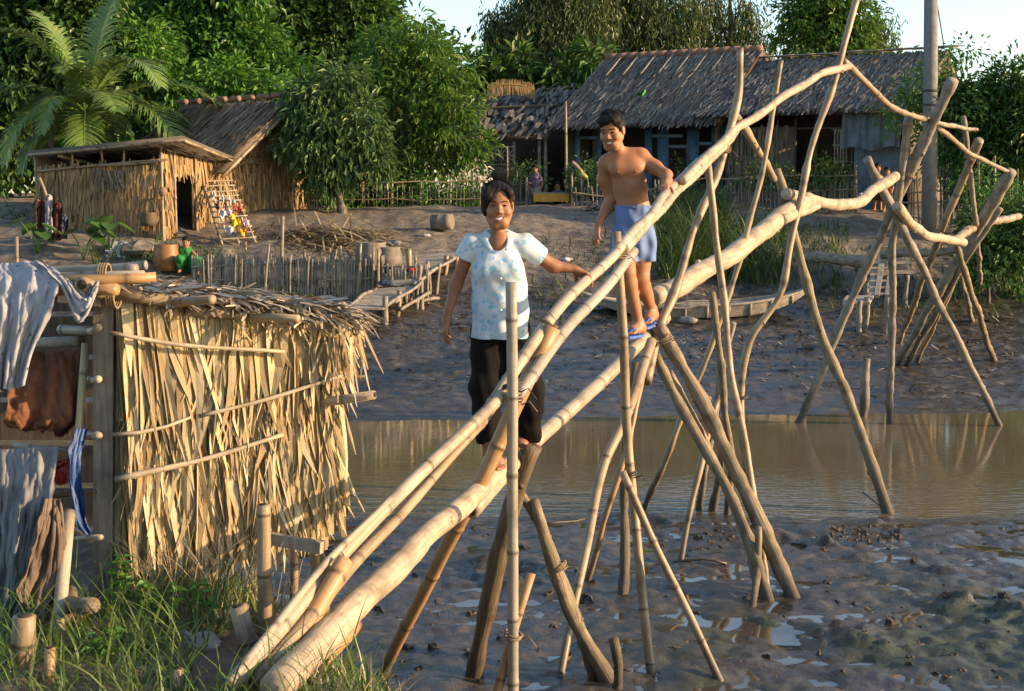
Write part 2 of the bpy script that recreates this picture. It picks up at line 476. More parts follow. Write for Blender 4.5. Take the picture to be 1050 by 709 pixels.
def m_water():
    t = NT('river_water')
    n = t.noise(t.pos((1, 2.6, 1)), 1.6, 3, .5); n2 = t.noise(t.pos((1, 3, 1)), 9, 2, .5)
    t.col((.115, .096, .058)); t.rough(.03); t.b.inputs['IOR'].default_value = 1.75; t.spec(.5)
    g = t.n('ShaderNodeNewGeometry'); sx = t.n('ShaderNodeSeparateXYZ'); t.l(g.outputs['Position'], sx.inputs[0])
    # calm under the far bank, ruffled by the breeze along the near edge
    yy = t.math('ADD', sx.outputs[1], t.math('MULTIPLY', t.noise(t.pos((.5, 1, 1)), .9, 3), 2.0))
    ruf = t.maprange(yy, 16.6, 14.4, .05, .42)
    rp = t.noise(t.pos((1, 3.4, 1)), 4.5, 3, .5)
    t.bump(t.mix(.35, rp, n), .1, .03)
    bn = [q for q in t.t.nodes if q.type == 'BUMP'][0]; t.l(ruf, bn.inputs['Strength']); return t.m
M['mud'] = m_mud(); M['water'] = m_water()
def m_puddle():
    t = NT('puddle_water'); t.col((.05, .042, .032)); t.rough(.04); t.b.inputs['IOR'].default_value = 1.6; t.spec(.5); return t.m
M['puddle'] = m_puddle()
M['grass'] = m_leaf('grass_blade', [(.04, .075, .012), (.07, .13, .02), (.10, .16, .03), (.16, .19, .05), (.05, .09, .015)], .3)
M['grass_far'] = m_leaf('bank_grass', [(.03, .055, .012), (.05, .09, .018), (.085, .12, .03), (.04, .07, .014)], .25)
M['straw'] = m_strip('straw', [(.25, .18, .09), (.40, .31, .17), (.48, .40, .25), (.33, .25, .14)], .8, .3)
# ------------------------------------------------------------------ land form
EDGE = np.array([(-14, 12.5), (-7, 9.6), (-4.2, 8.0), (-2.4, 6.9), (-1.25, 5.75), (-.70, 4.75), (-.2, 3.9), (.9, 3.1), (3, 2.4), (8, 1.8), (20, 1)])
def edge_sd(x, y):
    """signed distance to the near bank's edge, positive on the bank"""
    best = np.full(np.shape(x), 1e9); sgn = np.ones(np.shape(x))
    for a, b in zip(EDGE[:-1], EDGE[1:]):
        d = b - a; L = np.hypot(*d)
        t = np.clip(((x - a[0]) * d[0] + (y - a[1]) * d[1]) / L ** 2, 0, 1)
        q = np.hypot(x - a[0] - t * d[0], y - a[1] - t * d[1])
        c = d[0] * (y - a[1]) - d[1] * (x - a[0])
        m = q < best
        best = np.where(m, q, best); sgn = np.where(m, np.where(c < 0, 1, -1), sgn)
    return best * sgn
def yn(x): return 12.75 + .16 * fbm(x * .9, x * 0 + 3, 5) + .07 * fbm(x * 4, x * 0 + 8, 6) + .012 * x
def yf(x): return 18.45 + .11 * x + .28 * fbm(x * .5, x * 0 + 1, 7) + .1 * fbm(x * 2.4, x * 0 + 4, 8)
def height(x, y):
    x = np.asarray(x, float); y = np.asarray(y, float)
    # near flats
    a, b = yn(x), yf(x)
    near = .12 + .02 * np.clip(12 - y, -3, 14)
    near = near * sstep(0, 1.0, a - y) - .5 * sstep(0, 2.6, y - a) 
    lump = .040 * fbm(x * 1.1, y * 1.1, 11, 3) + .050 * np.abs(fbm(x * 1.9, y * 2.4, 12, 4)) + .018 * fbm(x * 6, y * 6, 13, 3) + .012 * fbm(x * 15, y * 15, 14, 2)
    clod = sstep(.22, .5, fbm(x * .9, y * 1.3, 21, 3)) * np.clip(fbm(x * 7, y * 7, 22, 3) + .25, 0, 1) * .095
    near = near + (lump - .01 + clod) * sstep(-.1, .9, a - y)
    # far flats and bank
    s = y - b
    far = np.interp(s, [-5, -2.5, 0, .5, 4, 6.5, 8.0, 9.4, 10.6, 13, 15, 20, 30, 60, 400], [-.6, -.5, 0, .05, .33, .80, 1.05, 1.62, 1.93, 2.42, 2.68, 2.80, 2.95, 3.0, 3.0])
    rip = .05 * fbm(x * 1.0, y * 2.6, 31, 3) + .045 * np.abs(fbm(x * 1.8, y * 4.2, 32, 4)) + .03 * fbm(x * 4.5, y * 8, 33, 3)
    far = far + (rip - .02) * sstep(-.2, .6, s) * (1 - sstep(6.5, 9.5, s)) + (.16 * fbm(x * .45, y * .5, 41, 4) + .07 * fbm(x * 1.7, y * 1.7, 42, 3)) * sstep(6, 9, s)
    z = np.where(y < (a + b) / 2, near, far)
    # near bank
    sd = edge_sd(x, y) + .12 * fbm(x * 1.7, y * 1.7, 51, 3)
    bank = 1.40 + .06 * fbm(x * 1.3, y * 1.3, 52, 3) + .025 * fbm(x * 6, y * 6, 53, 3)
    k = sstep(-1.25, .12, sd)
    return z * (1 - k) + bank * k
def gz(x, y): return float(height(np.array([x]), np.array([y]))[0])
def hit(px, py, d0=3.0, d1=80.0):
    """where the view ray through a photo pixel meets the land (or the water)"""
    ds = np.concatenate([np.arange(d0, 16, .02), np.arange(16, d1, .06)])
    u = (PCY - py) / FPX; t = ds / (cp + u * sp)
    X = t * (px - PCX) / FPX; Z = CZ + t * (u * cp - sp)
    H = np.maximum(height(X, ds), 0.0)
    k = np.argmax(Z <= H)
    return Vector((X[k], ds[k], H[k]))

def build_ground():
    ys = np.concatenate([np.arange(-12, 2, .8), np.arange(2, 4, .12), np.arange(4, 14, .030), np.arange(14, 18, .14), np.arange(18, 30.5, .055), np.arange(30.5, 48, .28), np.geomspace(48, 420, 26)])
    s = np.linspace(-1, 1, 470)
    ext = np.array([1.12, 1.35, 1.8, 2.8, 5, 9, 16])
    s = np.concatenate([-ext[::-1], s, ext])
    Y = np.repeat(ys[:, None], len(s), 1)
    X = s[None, :] * (2.2 + .42 * np.clip(Y, 0, 60))
    Z = height(X, Y)
    V = np.stack([X, Y, Z], -1).reshape(-1, 3)
    n, m = X.shape
    i = np.arange(n - 1)[:, None] * m + np.arange(m - 1)[None, :]
    Q = np.stack([i, i + 1, i + m + 1, i + m], -1).reshape(-1, 4)
    mb = MB(); mb.add(V, Q)
    tag(mb.build('ground', M['mud']), kind='structure')
    # the canal
    w = MB()
    xs = np.linspace(-160, 160, 161); yw = np.linspace(11.6, 21.5, 12)
    V = np.array([[x, y, 0.0] for y in yw for x in xs]); m = len(xs)
    i = np.arange(len(yw) - 1)[:, None] * m + np.arange(m - 1)[None, :]
    w.add(V, np.stack([i, i + 1, i + m + 1, i + m], -1).reshape(-1, 4))
    tag(w.build('river_water', M['water']), kind='structure')
    # rain water standing in the hollows of the near flats: one gently falling sheet, the mud stands out of it
    p = MB()
    xs = np.arange(-4.2, 6.6, .03); yw = np.arange(6.4, 12.4, .03)
    X, Y = np.meshgrid(xs, yw); H = height(X, Y); a = yn(X); base = .12 + .02 * np.clip(12 - Y, -3, 14) + .026 * fbm(X * 1.1, Y * 1.1, 11, 2)
    ok = (edge_sd(X, Y) < -1.35)
    c = np.quantile((H - base)[ok & (Y < 11.8)], .19)
    L = base + c + .016 * fbm(X * .6, Y * .6, 61, 2) - .2 * sstep(-1.5, -1.1, edge_sd(X, Y)) - .2 * sstep(-.75, -.4, Y - a)
    wet = H < L + .012
    n, m = X.shape; q = np.arange(n - 1)[:, None] * m + np.arange(m - 1)[None, :]
    keep = (wet[:-1, :-1] | wet[1:, :-1] | wet[:-1, 1:] | wet[1:, 1:])
    q = q[keep]; used = np.unique(np.concatenate([q, q + 1, q + m, q + m + 1])); idx = np.full(n * m, -1); idx[used] = np.arange(len(used))
    p.add(np.stack([X, Y, L], -1).reshape(-1, 3)[used], idx[np.stack([q, q + 1, q + m + 1, q + m], -1)])
    tag(p.build('puddle_water', M['puddle'], smooth=True), kind='structure')
build_ground()

# ------------------------------------------------------------------ sky, sun, camera
SUN_AZ, SUN_EL = math.radians(10), math.radians(15)      # azimuth: from +X towards the camera
def build_light():
    w = bpy.data.worlds.new('World'); SC.world = w; w.use_nodes = True
    nt = w.node_tree; bg = nt.nodes['Background']
    sky = nt.nodes.new('ShaderNodeTexSky'); sky.sky_type = 'NISHITA'; sky.sun_disc = False
    sky.sun_elevation = SUN_EL
    # sun direction (cos az, -sin az): Blender's rotation 0 points to +Y and turns clockwise
    sky.sun_rotation = math.radians(90) + SUN_AZ
    sky.air_density = 1.0; sky.dust_density = .8; sky.ozone_density = 2.0
    tint = nt.nodes.new('ShaderNodeMix'); tint.data_type = 'RGBA'; tint.blend_type = 'MULTIPLY'; tint.inputs[0].default_value = 1
    tint.inputs[7].default_value = (1.03, .98, .92, 1)
    nt.links.new(sky.outputs[0], tint.inputs[6]); nt.links.new(tint.outputs[2], bg.inputs[0]); bg.inputs[1].default_value = SKY_STRENGTH
    L = bpy.data.lights.new('sun', 'SUN'); L.energy = SUN_STRENGTH; L.angle = math.radians(.6); L.color = (1.0, .69, .39)
    o = bpy.data.objects.new('sun', L); COL.objects.link(o)
    d = Vector((math.cos(SUN_AZ) * math.cos(SUN_EL), -math.sin(SUN_AZ) * math.cos(SUN_EL), math.sin(SUN_EL)))
    o.rotation_euler = d.to_track_quat('Z', 'Y').to_euler(); o.location = d * 60
    cam = bpy.data.cameras.new('camera'); cam.sensor_width = 36; cam.lens = 36 * FPX / 1050; cam.clip_end = 2000
    c = bpy.data.objects.new('camera', cam); COL.objects.link(c)
    c.location = (0, 0, CZ); c.rotation_euler = (math.radians(90) - PITCH, 0, 0)
    SC.camera = c
    v = SC.view_settings; v.view_transform = 'Standard'; v.look = 'None'; v.gamma = 1; v.use_curve_mapping = False; v.exposure = EXPOSURE
    SC.cycles.max_bounces = 6; SC.cycles.transparent_max_bounces = 4
SKY_STRENGTH, SUN_STRENGTH, EXPOSURE = .125, 3.8, 1.58
build_light()
# ------------------------------------------------------------------ the monkey bridge: one lashed structure, every culm a part
def foot(px, py, sink=.25):
    p = hit(px, py); return p
def path(ctrl):
    """ctrl: (px, py, depth) or (px, py, None) = meets the ground there"""
    out = []
    for px, py, d in ctrl: out.append(np.array(hit(px, py) if d is None else at(px, py, d)))
    return out
def sunk(P, depth=.3):
    d = P[-1] - P[-2]; d /= np.linalg.norm(d)
    return P + [P[-1] + d * depth]

bridge = thing('bamboo_footbridge', tuple(at(525, 462, 7.7)), 'rickety pole footbridge crossing the muddy canal, with bamboo handrails and crossed poles', 'bridge')

def bpart(name, kind, ctrl, r0, r1, mat, sink=True, rough=None, hollow=(False, False), spacing=.34, sides=10, wob=.012, label=None):
    P = path(ctrl)
    if sink and ctrl[-1][2] is None: P = sunk(P)
    mb = MB()
    if kind == 'b': bamboo(mb, P, r0, r1, spacing, sides, wob, hollow=hollow)
    else: pole(mb, P, r0, r1, sides, wob=wob, rough=rough or (.035 if mat == 'log' else .085))
    o = mb.build(name, [M[mat], M['hole']], bridge)
    if label: o['label'] = label
    return o
def lash(parent_part, px, py, d, r, axis_px, mat='rope', turns=4):
    """a binding of vine wound round a crossing"""
    a = np.array(at(px, py, d)); b = np.array(at(px + axis_px[0], py + axis_px[1], d)); ax = (b - a) / np.linalg.norm(b - a)
    ref = np.cross(ax, [0, 1, 0.2]); ref /= np.linalg.norm(ref); w = np.cross(ax, ref)
    t = np.linspace(0, turns * 2 * np.pi, turns * 14)
    n1, n2 = R.random() * 6, R.random() * 6
    P = a + np.outer(np.cos(t) * r * .78 * (1 + .08 * np.sin(t * 1.7 + n1)), ref) + np.outer(np.sin(t) * r * .78, w) + np.outer((t / t[-1] - .5) * turns * .011 + .008 * np.sin(t * .9 + n2), ax)
    mb = MB(); mb.tube(P, np.full(len(P), .0042), 5)
    e = P[-1]; mb.tube([e, e + np.array([.03, -.02, .02]), e + np.array([.07, -.03, -.03])], [.004, .003, .002], 5)
    return build_under(mb, 'lashing', M[mat], bridge, parent_part)

B = bpart
# walking logs
lg1 = B('walking_log', 'w', [(282, 706, 4.25), (360, 628, 5.05), (440, 548, 6.1), (520, 478, 7.35)], .056, .050, 'log', sides=14, wob=.01)
lg2 = B('walking_log', 'b', [(484, 524, 6.75), (530, 472, 7.5), (600, 406, 8.9), (682, 326, 10.9)], .042, .048, 'bam_pale', hollow=(True, False), spacing=.7, sides=14, wob=.006)
lg3 = B('walking_log', 'w', [(668, 306, 10.75), (700, 292, 11.2), (755, 258, 12.1), (800, 222, 13.0), (829, 206, 13.5)], .082, .084, 'log', sides=14)
lg4 = B('walking_log', 'w', [(806, 199, 13.2), (848, 209, 14.0), (880, 207, 14.9), (900, 193, 15.6), (918, 181, 16.2)], .056, .064, 'log', sides=12)
B('walking_log', 'w', [(800, 226, 12.9), (822, 216, 13.3), (839, 211, 13.6)], .06, .035, 'log', sides=10)
lg5 = B('walking_log', 'w', [(920, 212, 16.2), (934, 230, 16.8), (955, 242, 17.8), (988, 249, 19.2)], .06, .06, 'log', sides=10)
B('walking_log', 'w', [(978, 247, 19.0), (1004, 232, 20.5), (1045, 222, 24.5)], .06, .06, 'bam_tan', sides=10)
# handrails
r1 = B('handrail', 'b', [(240, 700, 4.30), (300, 628, 4.75), (350, 570, 5.15), (430, 489, 5.75), (524, 397, 6.45)], .030, .028, 'bam_pale', spacing=.42)
B('handrail', 'b', [(262, 700, 4.36), (350, 600, 5.02), (425, 508, 5.72), (497, 432, 6.3)], .028, .018, 'bam_tan', spacing=.38)
r2 = B('handrail', 'b', [(490, 437, 6.30), (560, 333, 6.98), (630, 262, 7.95), (690, 191, 9.85), (742, 145, 11.3)], .030, .030, 'bam_pale', spacing=.36)
B('handrail', 'b', [(530, 408, 6.55), (575, 345, 7.1), (628, 286, 7.85), (650, 258, 8.35)], .032, .030, 'bam_grey', spacing=.40)
B('handrail', 'b', [(640, 256, 8.1), (690, 201, 9.8), (742, 150, 11.25), (758, 128, 11.7)], .032, .034, 'bam_pale', spacing=.26)
r3 = B('handrail', 'w', [(700, 186, 9.9), (752, 136, 11.4), (800, 101, 12.2), (835, 80, 12.9), (871, 68, 13.6)], .034, .036, 'log', wob=.02)
r4 = B('handrail', 'w', [(864, 62, 13.55), (885, 82, 14.0), (905, 101, 14.6), (928, 117, 15.4), (950, 123, 16.2)], .032, .030, 'bam_tan')
B('handrail', 'w', [(955, 124, 16.2), (980, 131, 17.0), (1002, 133, 18)], .030, .022, 'bam_tan')
B('handrail', 'w', [(948, 121, 16.2), (978, 143, 17.3), (992, 158, 18.1), (1010, 165, 18.6), (1038, 178, 19.6)], .034, .028, 'bam_tan')
B('handrail', 'w', [(752, 115, 11.6), (772, 148, 12.2), (794, 184, 13.0)], .034, .03, 'bam_tan')
B('handrail', 'b', [(236, 700, 4.26), (290, 634, 4.65), (348, 566, 5.08), (400, 512, 5.5)], .015, .013, 'bam_pale', spacing=.5)
# supports, near to far
s0 = B('support_pole', 'b', [(524, 290, 6.30), (525, 410, 6.33), (526, 560, 6.38), (527, 720, 6.45), (527, 800, 6.5)], .027, .027, 'bam_grey', spacing=.36, wob=.004)
s1 = B('support_pole', 'b', [(567, 336, 6.92), (520, 430, 6.85), (470, 543, 6.95), (392, 694, None)], .042, .031, 'bam_brown', spacing=.45, hollow=(True, False))
B('support_pole', 'b', [(353, 576, 5.0), (318, 634, 4.8), (276, 706, 4.55)], .034, .036, 'bam_brown', spacing=.4, hollow=(True, False), label='short orange brown leg with a cut open top')
B('support_pole', 'w', [(364, 640, 5.3), (335, 672, 5.0), (318, 700, 4.85)], .028, .03, 'bam_brown')
s2 = B('support_pole', 'b', [(632, 238, 8.12), (638, 330, 8.14), (645, 480, 8.2), (668, 690, None)], .028, .029, 'bam_tan', spacing=.40, wob=.006)
s3 = B('support_pole', 'w', [(545, 457, 7.45), (528, 510, 7.5), (510, 580, 7.65), (487, 694, None)], .050, .052, 'wood_dark', sides=12)
s4 = B('support_pole', 'w', [(548, 513, 7.6), (566, 575, 7.65), (590, 640, 7.8), (622, 698, None)], .030, .054, 'wood_bark', sides=12)
B('support_pole', 'w', [(528, 497, 7.6), (552, 540, 7.66), (578, 600, 7.78), (610, 694, None)], .024, .040, 'wood_bark', sides=10)
s5 = B('support_pole', 'b', [(545, 588, 6.55), (530, 640, 6.5), (512, 705, 6.45), (490, 780, 6.4)], .022, .024, 'bam_brown', hollow=(True, False))
s6 = B('support_pole', 'b', [(668, 350, 9.9), (640, 430, 9.2), (621, 480, 8.9), (600, 570, 8.4), (574, 694, None)], .038, .024, 'bam_tan', spacing=.5)
s7 = B('support_pole', 'b', [(638, 484, 8.05), (690, 592, 8.0), (738, 697, None)], .024, .024, 'bam_tan')
B('support_pole', 'w', [(652, 372, 10.1), (645, 440, 10.0), (641, 520, 9.95), (638, 608, None)], .034, .036, 'wood_dark')
B('support_pole', 'w', [(660, 380, 10.1), (634, 495, 9.8), (602, 596, None)], .022, .022, 'bam_brown')
s10 = B('support_pole', 'w', [(674, 334, 10.35), (705, 385, 10.3), (735, 440, 10.2), (780, 540, 9.95), (812, 612, None)], .050, .060, 'wood_bark', sides=12)
B('support_pole', 'w', [(672, 364, 10.3), (700, 420, 10.2), (740, 490, 10.05), (765, 550, 9.9), (788, 616, None)], .038, .042, 'wood_bark')
B('support_pole', 'w', [(686, 380, 10.4), (715, 440, 10.3), (752, 520, 10.1), (779, 606, None)], .030, .032, 'bam_tan')
B('support_pole', 'w', [(725, 165, 10.9), (737, 270, 10.8), (756, 410, 10.4), (772, 510, 10.1), (786, 604, None)], .028, .030, 'bam_tan')
B('support_pole', 'w', [(730, 300, 12.0), (742, 400, 12.2), (750, 470, 12.6), (745, 528, None)], .032, .034, 'wood_bark')
s13 = B('support_pole', 'w', [(759, 49, 11.5), (757, 101, 11.5), (742, 158, 11.3), (720, 210, 11.0), (694, 292, 10.6), (678, 335, 10.4), (662, 392, 10.1)], .030, .038, 'bam_tan')
s14 = B('support_pole', 'w', [(801, 62, 12.3), (783, 169, 12.25), (766, 233, 12.2), (737, 338, 12.2), (700, 425, 12.3), (682, 470, 12.4), (660, 522, None)], .024, .030, 'bam_tan')
s15 = B('support_pole', 'w', [(883, -14, 13.6), (874, 14, 13.55), (855, 85, 13.4), (834, 149, 13.3), (812, 240, 13.1), (799, 302, 13.0), (770, 352, 13.0), (760, 410, 13.0), (764, 470, 13.0), (775, 519, None)], .032, .036, 'bam_tan')
s16 = B('support_pole', 'w', [(796, 174, 13.4), (803, 197, 13.4), (818, 258, 13.35), (834, 316, 13.3), (856, 372, 13.3), (882, 444, 13.2), (910, 526, None)], .042, .054, 'wood_bark', sides=12)
B('support_pole', 'w', [(752, 331, 12.4), (735, 405, 12.6), (717, 522, None)], .030, .036, 'wood_grey')
B('support_pole', 'w', [(742, 440, 12.5), (732, 524, None)], .034, .04, 'wood_grey')
B('support_pole', 'w', [(736, 410, 11.0), (718, 480, 10.8), (697, 576, None)], .024, .024, 'bam_tan')
B('support_pole', 'w', [(778, 540, 9.8), (776, 580, 9.75), (772, 619, None)], .026, .026, 'wood_bark')
s17 = B('support_pole', 'w', [(977, 82, 15.9), (930, 184, 16.6), (903, 240, 17.2), (860, 340, 17.9), (819, 434, None)], .066, .054, 'wood_grey', sides=12)
B('support_pole', 'w', [(889, 163, 16.2), (928, 240, 16.7), (975, 335, 17.5), (1025, 437, None)], .052, .042, 'wood_grey', sides=10)
s19 = B('support_pole', 'w', [(932, 118, 16.2), (924, 180, 16.5), (917, 240, 17.0), (914, 340, 17.7), (912, 435, None)], .046, .048, 'wood_grey')
s20 = B('support_pole', 'w', [(1004, 144, 18.6), (985, 190, 19.2), (962, 245, 20.0), (922, 352, None)], .056, .045, 'bam_tan')
s21 = B('support_pole', 'w', [(1037, 176, 19.4), (1001, 238, 20.2), (960, 303, 21.0), (921, 373, None)], .085, .055, 'wood_grey')
B('support_pole', 'w', [(1026, 214, 20.0), (984, 278, 20.6), (930, 375, None)], .045, .04, 'wood_grey')
B('support_pole', 'w', [(1000, 238, 20.4), (981, 281, 21.0), (940, 373, None)], .042, .042, 'bam_tan')
B('support_pole', 'w', [(980, 248, 19.6), (1000, 312, 20.6), (1019, 370, None)], .045, .05, 'wood_bark')
B('support_pole', 'w', [(982, 268, 21.8), (997, 330, None)], .04, .045, 'wood_grey')
B('support_pole', 'w', [(988, 120, 18.6), (996, 190, 19.4), (1002, 236, 20.4), (1006, 300, None)], .036, .036, 'wood_grey')
# bindings at the crossings
lash(s0, 525, 409, 6.36, .058, (0, 10)); lash(s0, 525, 397, 6.36, .055, (0, 10), 'rope_dark', 3)
lash(s0, 526, 652, 6.43, .055, (-2, 10), 'rope', 3)
lash(s2, 634, 262, 8.13, .062, (0, 10)); lash(s2, 646, 487, 8.16, .052, (1, 10), 'rope_dark', 3)
lash(r2, 562, 333, 6.98, .06, (7, -7), 'rope', 4); lash(s4, 572, 583, 7.68, .072, (4, 10), 'rope', 4)
lash(s13, 742, 152, 11.3, .075, (-4, 10)); lash(s15, 858, 72, 13.42, .085, (-4, 10)); lash(s14, 790, 108, 12.3, .06, (-2, 10))
lash(s10, 680, 350, 10.3, .10, (4, 8), 'rope', 4); lash(s17, 931, 180, 16.5, .12, (-4, 10)); lash(s19, 928, 128, 16.2, .09, (0, 10), 'rope', 3)
lash(s15, 760, 408, 13, .075, (0, 10), 'rope_dark', 4); lash(s20, 993, 163, 18.8, .09, (-4, 10), 'rope', 3); lash(s16, 806, 203, 13.4, .1, (4, 10), 'rope', 4)
lash(r1, 346, 574, 5.12, .07, (8, -8), 'rope_dark', 3)
# ------------------------------------------------------------------ vegetation
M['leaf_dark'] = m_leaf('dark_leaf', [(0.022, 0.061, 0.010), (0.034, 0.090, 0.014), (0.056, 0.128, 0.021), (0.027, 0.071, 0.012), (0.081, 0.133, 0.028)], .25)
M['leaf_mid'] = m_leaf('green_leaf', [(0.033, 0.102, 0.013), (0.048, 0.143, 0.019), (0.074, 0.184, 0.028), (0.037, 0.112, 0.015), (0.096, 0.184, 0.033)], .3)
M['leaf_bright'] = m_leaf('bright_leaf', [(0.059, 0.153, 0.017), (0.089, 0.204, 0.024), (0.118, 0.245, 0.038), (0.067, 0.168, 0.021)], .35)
M['leaf_warm'] = m_leaf('warm_green_leaf', [(0.049, 0.117, 0.013), (0.074, 0.163, 0.019), (0.115, 0.214, 0.028), (0.057, 0.133, 0.015), (0.164, 0.235, 0.043), (0.041, 0.092, 0.013)], .35)
M['leaf_blue'] = m_leaf('bluish_leaf', [(.045, .095, .022), (.07, .135, .035), (.115, .175, .06), (.055, .11, .028)], .2)
M['leaf_euc'] = m_leaf('hanging_leaf', [(.025, .05, .014), (.045, .08, .02), (.07, .11, .028), (.095, .105, .03)], .25)
M['palm_leaf'] = m_leaf('palm_leaflet', [(0.052, 0.112, 0.017), (0.074, 0.153, 0.027), (0.111, 0.184, 0.038), (0.148, 0.184, 0.048)], .25, .4)
M['palm_dry'] = m_leaf('dry_palm_leaflet', [(.20, .10, .03), (.30, .17, .06), (.38, .25, .11)], .25, .6)
M['bark'] = m_wood('tree_bark', (.07, .055, .04), (.17, .14, .11), bark=True)
M['flower_pink'] = m_leaf('pink_petal', [(.55, .12, .2), (.65, .2, .3)], .3)
M['flower_white'] = m_leaf('white_petal', [(.7, .66, .6), (.8, .75, .7)], .3)

def foliage(mb, lobes, n_clump, per, L, W, droop=.5, spread=.33, shell=.5, mi=0):
    """leaf clumps spread through the volume of each lobe; lobes: (centre, radii)"""
    vol = np.array([r[0] * r[1] * r[2] for c, r in lobes]) ** .7; vol /= vol.sum()
    for (c, r), f in zip(lobes, vol):
        r = tuple(q * R.uniform(.85, 1.15) for q in r)
        m = max(3, int(n_clump * f))
        d = rvec(m); rr = (shell + (1 - shell) * RG.random(m)) * (1 + .16 * RG.normal(size=m))
        cc = np.array(c) + d * np.array(r) * rr[:, None]
        n = m * per
        ci = np.repeat(np.arange(m), per)
        sz = (spread * (.6 + .8 * RG.random(m)))[ci]
        off = RG.normal(size=(n, 3)) * .5
        p = cc[ci] + off * sz[:, None]
        dd = unit(d[ci] * .7 + unit(off) * .9 + rvec(n) * .5 + np.array([0, 0, -droop]))
        nr = unit(np.array([0, 0, 1.0]) + rvec(n) * .55 + d[ci] * .3)
        s = .65 + .7 * RG.random(n)
        mb.leaves(p, dd, nr, L * s, W * s, mi)
def tree(name, label, base, lobes, n_clump, per, L, W, mat, tr=.14, droop=.5, spread=.33, shell=.5, cat='tree', group=None, lean=(0, 0), bare=None):
    t = thing(name, tuple(base), label, cat, group)
    mb = MB(); foliage(mb, lobes, n_clump, per, L, W, droop, spread, shell)
    mb.build('crown', mat, t, smooth=False)
    tk = MB()
    top = np.mean([np.array(c) for c, r in lobes], axis=0)
    b = np.array(base, float); b[2] -= .2
    mid = b * .45 + top * .55 + np.array([lean[0], lean[1], 0])
    pole(tk, [b, b * .75 + mid * .25 + RG.normal(size=3) * .05, mid, top], tr, tr * .35, 9, knots=False)
    for c, r in lobes:
        c = np.array(c); k = R.uniform(.35, .9); p0 = b * (1 - k) + top * k if k > .6 else b + (mid - b) * k * 1.4
        pole(tk, [p0, (p0 + c) / 2 + RG.normal(size=3) * .15, c + np.array(r) * rvec(1)[0] * .5], tr * .4, tr * .1, 6, knots=False)
    tk.build('trunk', M['bark'], t)
    return t
def lobes_px(spec, d, dz=1.0):
    """spec: (px, py, radius px [, radius_y px [, depth offset]])"""
    out = []
    for q in spec:
        px, py, rx = q[:3]; ry = q[3] if len(q) > 3 else rx; dd = d + (q[4] if len(q) > 4 else 0)
        s = dd / FPX
        out.append((tuple(at(px, py, dd)), (rx * s, min(rx, ry) * s * .9 + .2, ry * s)))
    return out
def ground_pt(px, d):
    x = (px - PCX) / FPX * d
    return (x, d, gz(x, d))

# --- coconut palm
def palm(name, label, base, top, fr, n, Lf, mat, seed):
    rr = random.Random(seed)
    t = thing(name, base, label, 'palm tree')
    tk = MB(); b = np.array(base) - np.array([0, 0, .2]); tp = np.array(top)
    pole(tk, [b, b * .6 + tp * .4 + np.array([.12, 0, 0]), tp], .17, .12, 10, rough=.03, knots=False)
    tk.build('trunk', M['bark'], t)
    for i in range(n):
        mb = MB()
        if i < len(fr): az, el, L, dr = fr[i]
        else: az, el, L, dr = rr.uniform(0, 360), rr.uniform(-5, 70), Lf * rr.uniform(.75, 1.05), rr.uniform(.7, 1.3)
        a = math.radians(az); e = math.radians(el)
        d = np.array([math.cos(a) * math.cos(e), math.sin(a) * math.cos(e), math.sin(e)])
        K = 26; P = [tp + d * .05]; D = []
        for k in range(K):
            d = unit(d + np.array([0, 0, -dr * .085 * (k / K + .35)])); D.append(d); P.append(P[-1] + d * L / K)
        P = np.array(P)
        rad = np.linspace(.035, .006, len(P))
        mb.tube(P, rad, 6, True)
        # leaflets
        m = 62
        f = np.linspace(.13, .99, m); idx = f * (K - .001); k = idx.astype(int)
        pos = P[k] + (P[k + 1] - P[k]) * (idx - k)[:, None]; dirs = np.array(D)[k]
        side = unit(np.cross(dirs, np.array([0, 0, 1.0]))); up = np.cross(side, dirs)
        ll = L * .24 * np.sin(np.pi * (f * .82 + .14)) ** .7
        for sgn in (-1, 1):
            d0 = unit(side * sgn * .85 + dirs * .55 + up * .18 + rvec(m) * .10)
            mb.strips(pos, d0, unit(np.cross(d0, up)), ll * (.85 + .3 * RG.random(m)), .050, np.tile([0, 0, -1.0], (m, 1)) * (.55 + .35 * RG.random(m))[:, None], 4, .15)
        mb.build('frond', mat, t, smooth=False)
    return t
pb = ground_pt(86, 33.5); pt = at(88, 118, 33.5)
palm('coconut_palm', 'coconut palm with long arching fronds beside the small leaf-walled hut', pb, tuple(pt),
     [(6, 38, 4.7, 1.35), (160, 75, 2.9, .8), (195, 44, 3.8, 1.8), (185, 12, 2.7, 1.4), (-75, 10, 2.6, 1.5), (14, 12, 4.2, .9), (60, 78, 3.0, .6), (-30, 62, 3.2, 1.5), (215, 70, 3.2, 1.2), (-25, 24, 4.0, 1.4), (225, 25, 2.8, 1.6), (-110, 45, 2.2, 1.8), (0, 25, 3.0, .9), (120, 30, 2.6, 1.2), (-95, 70, 2.0, 1.4), (150, 40, 2.5, 1.2), (170, -8, 1.9, .9), (30, 60, 2.6, .9)], 22, 3.1, M['palm_leaf'], 3)

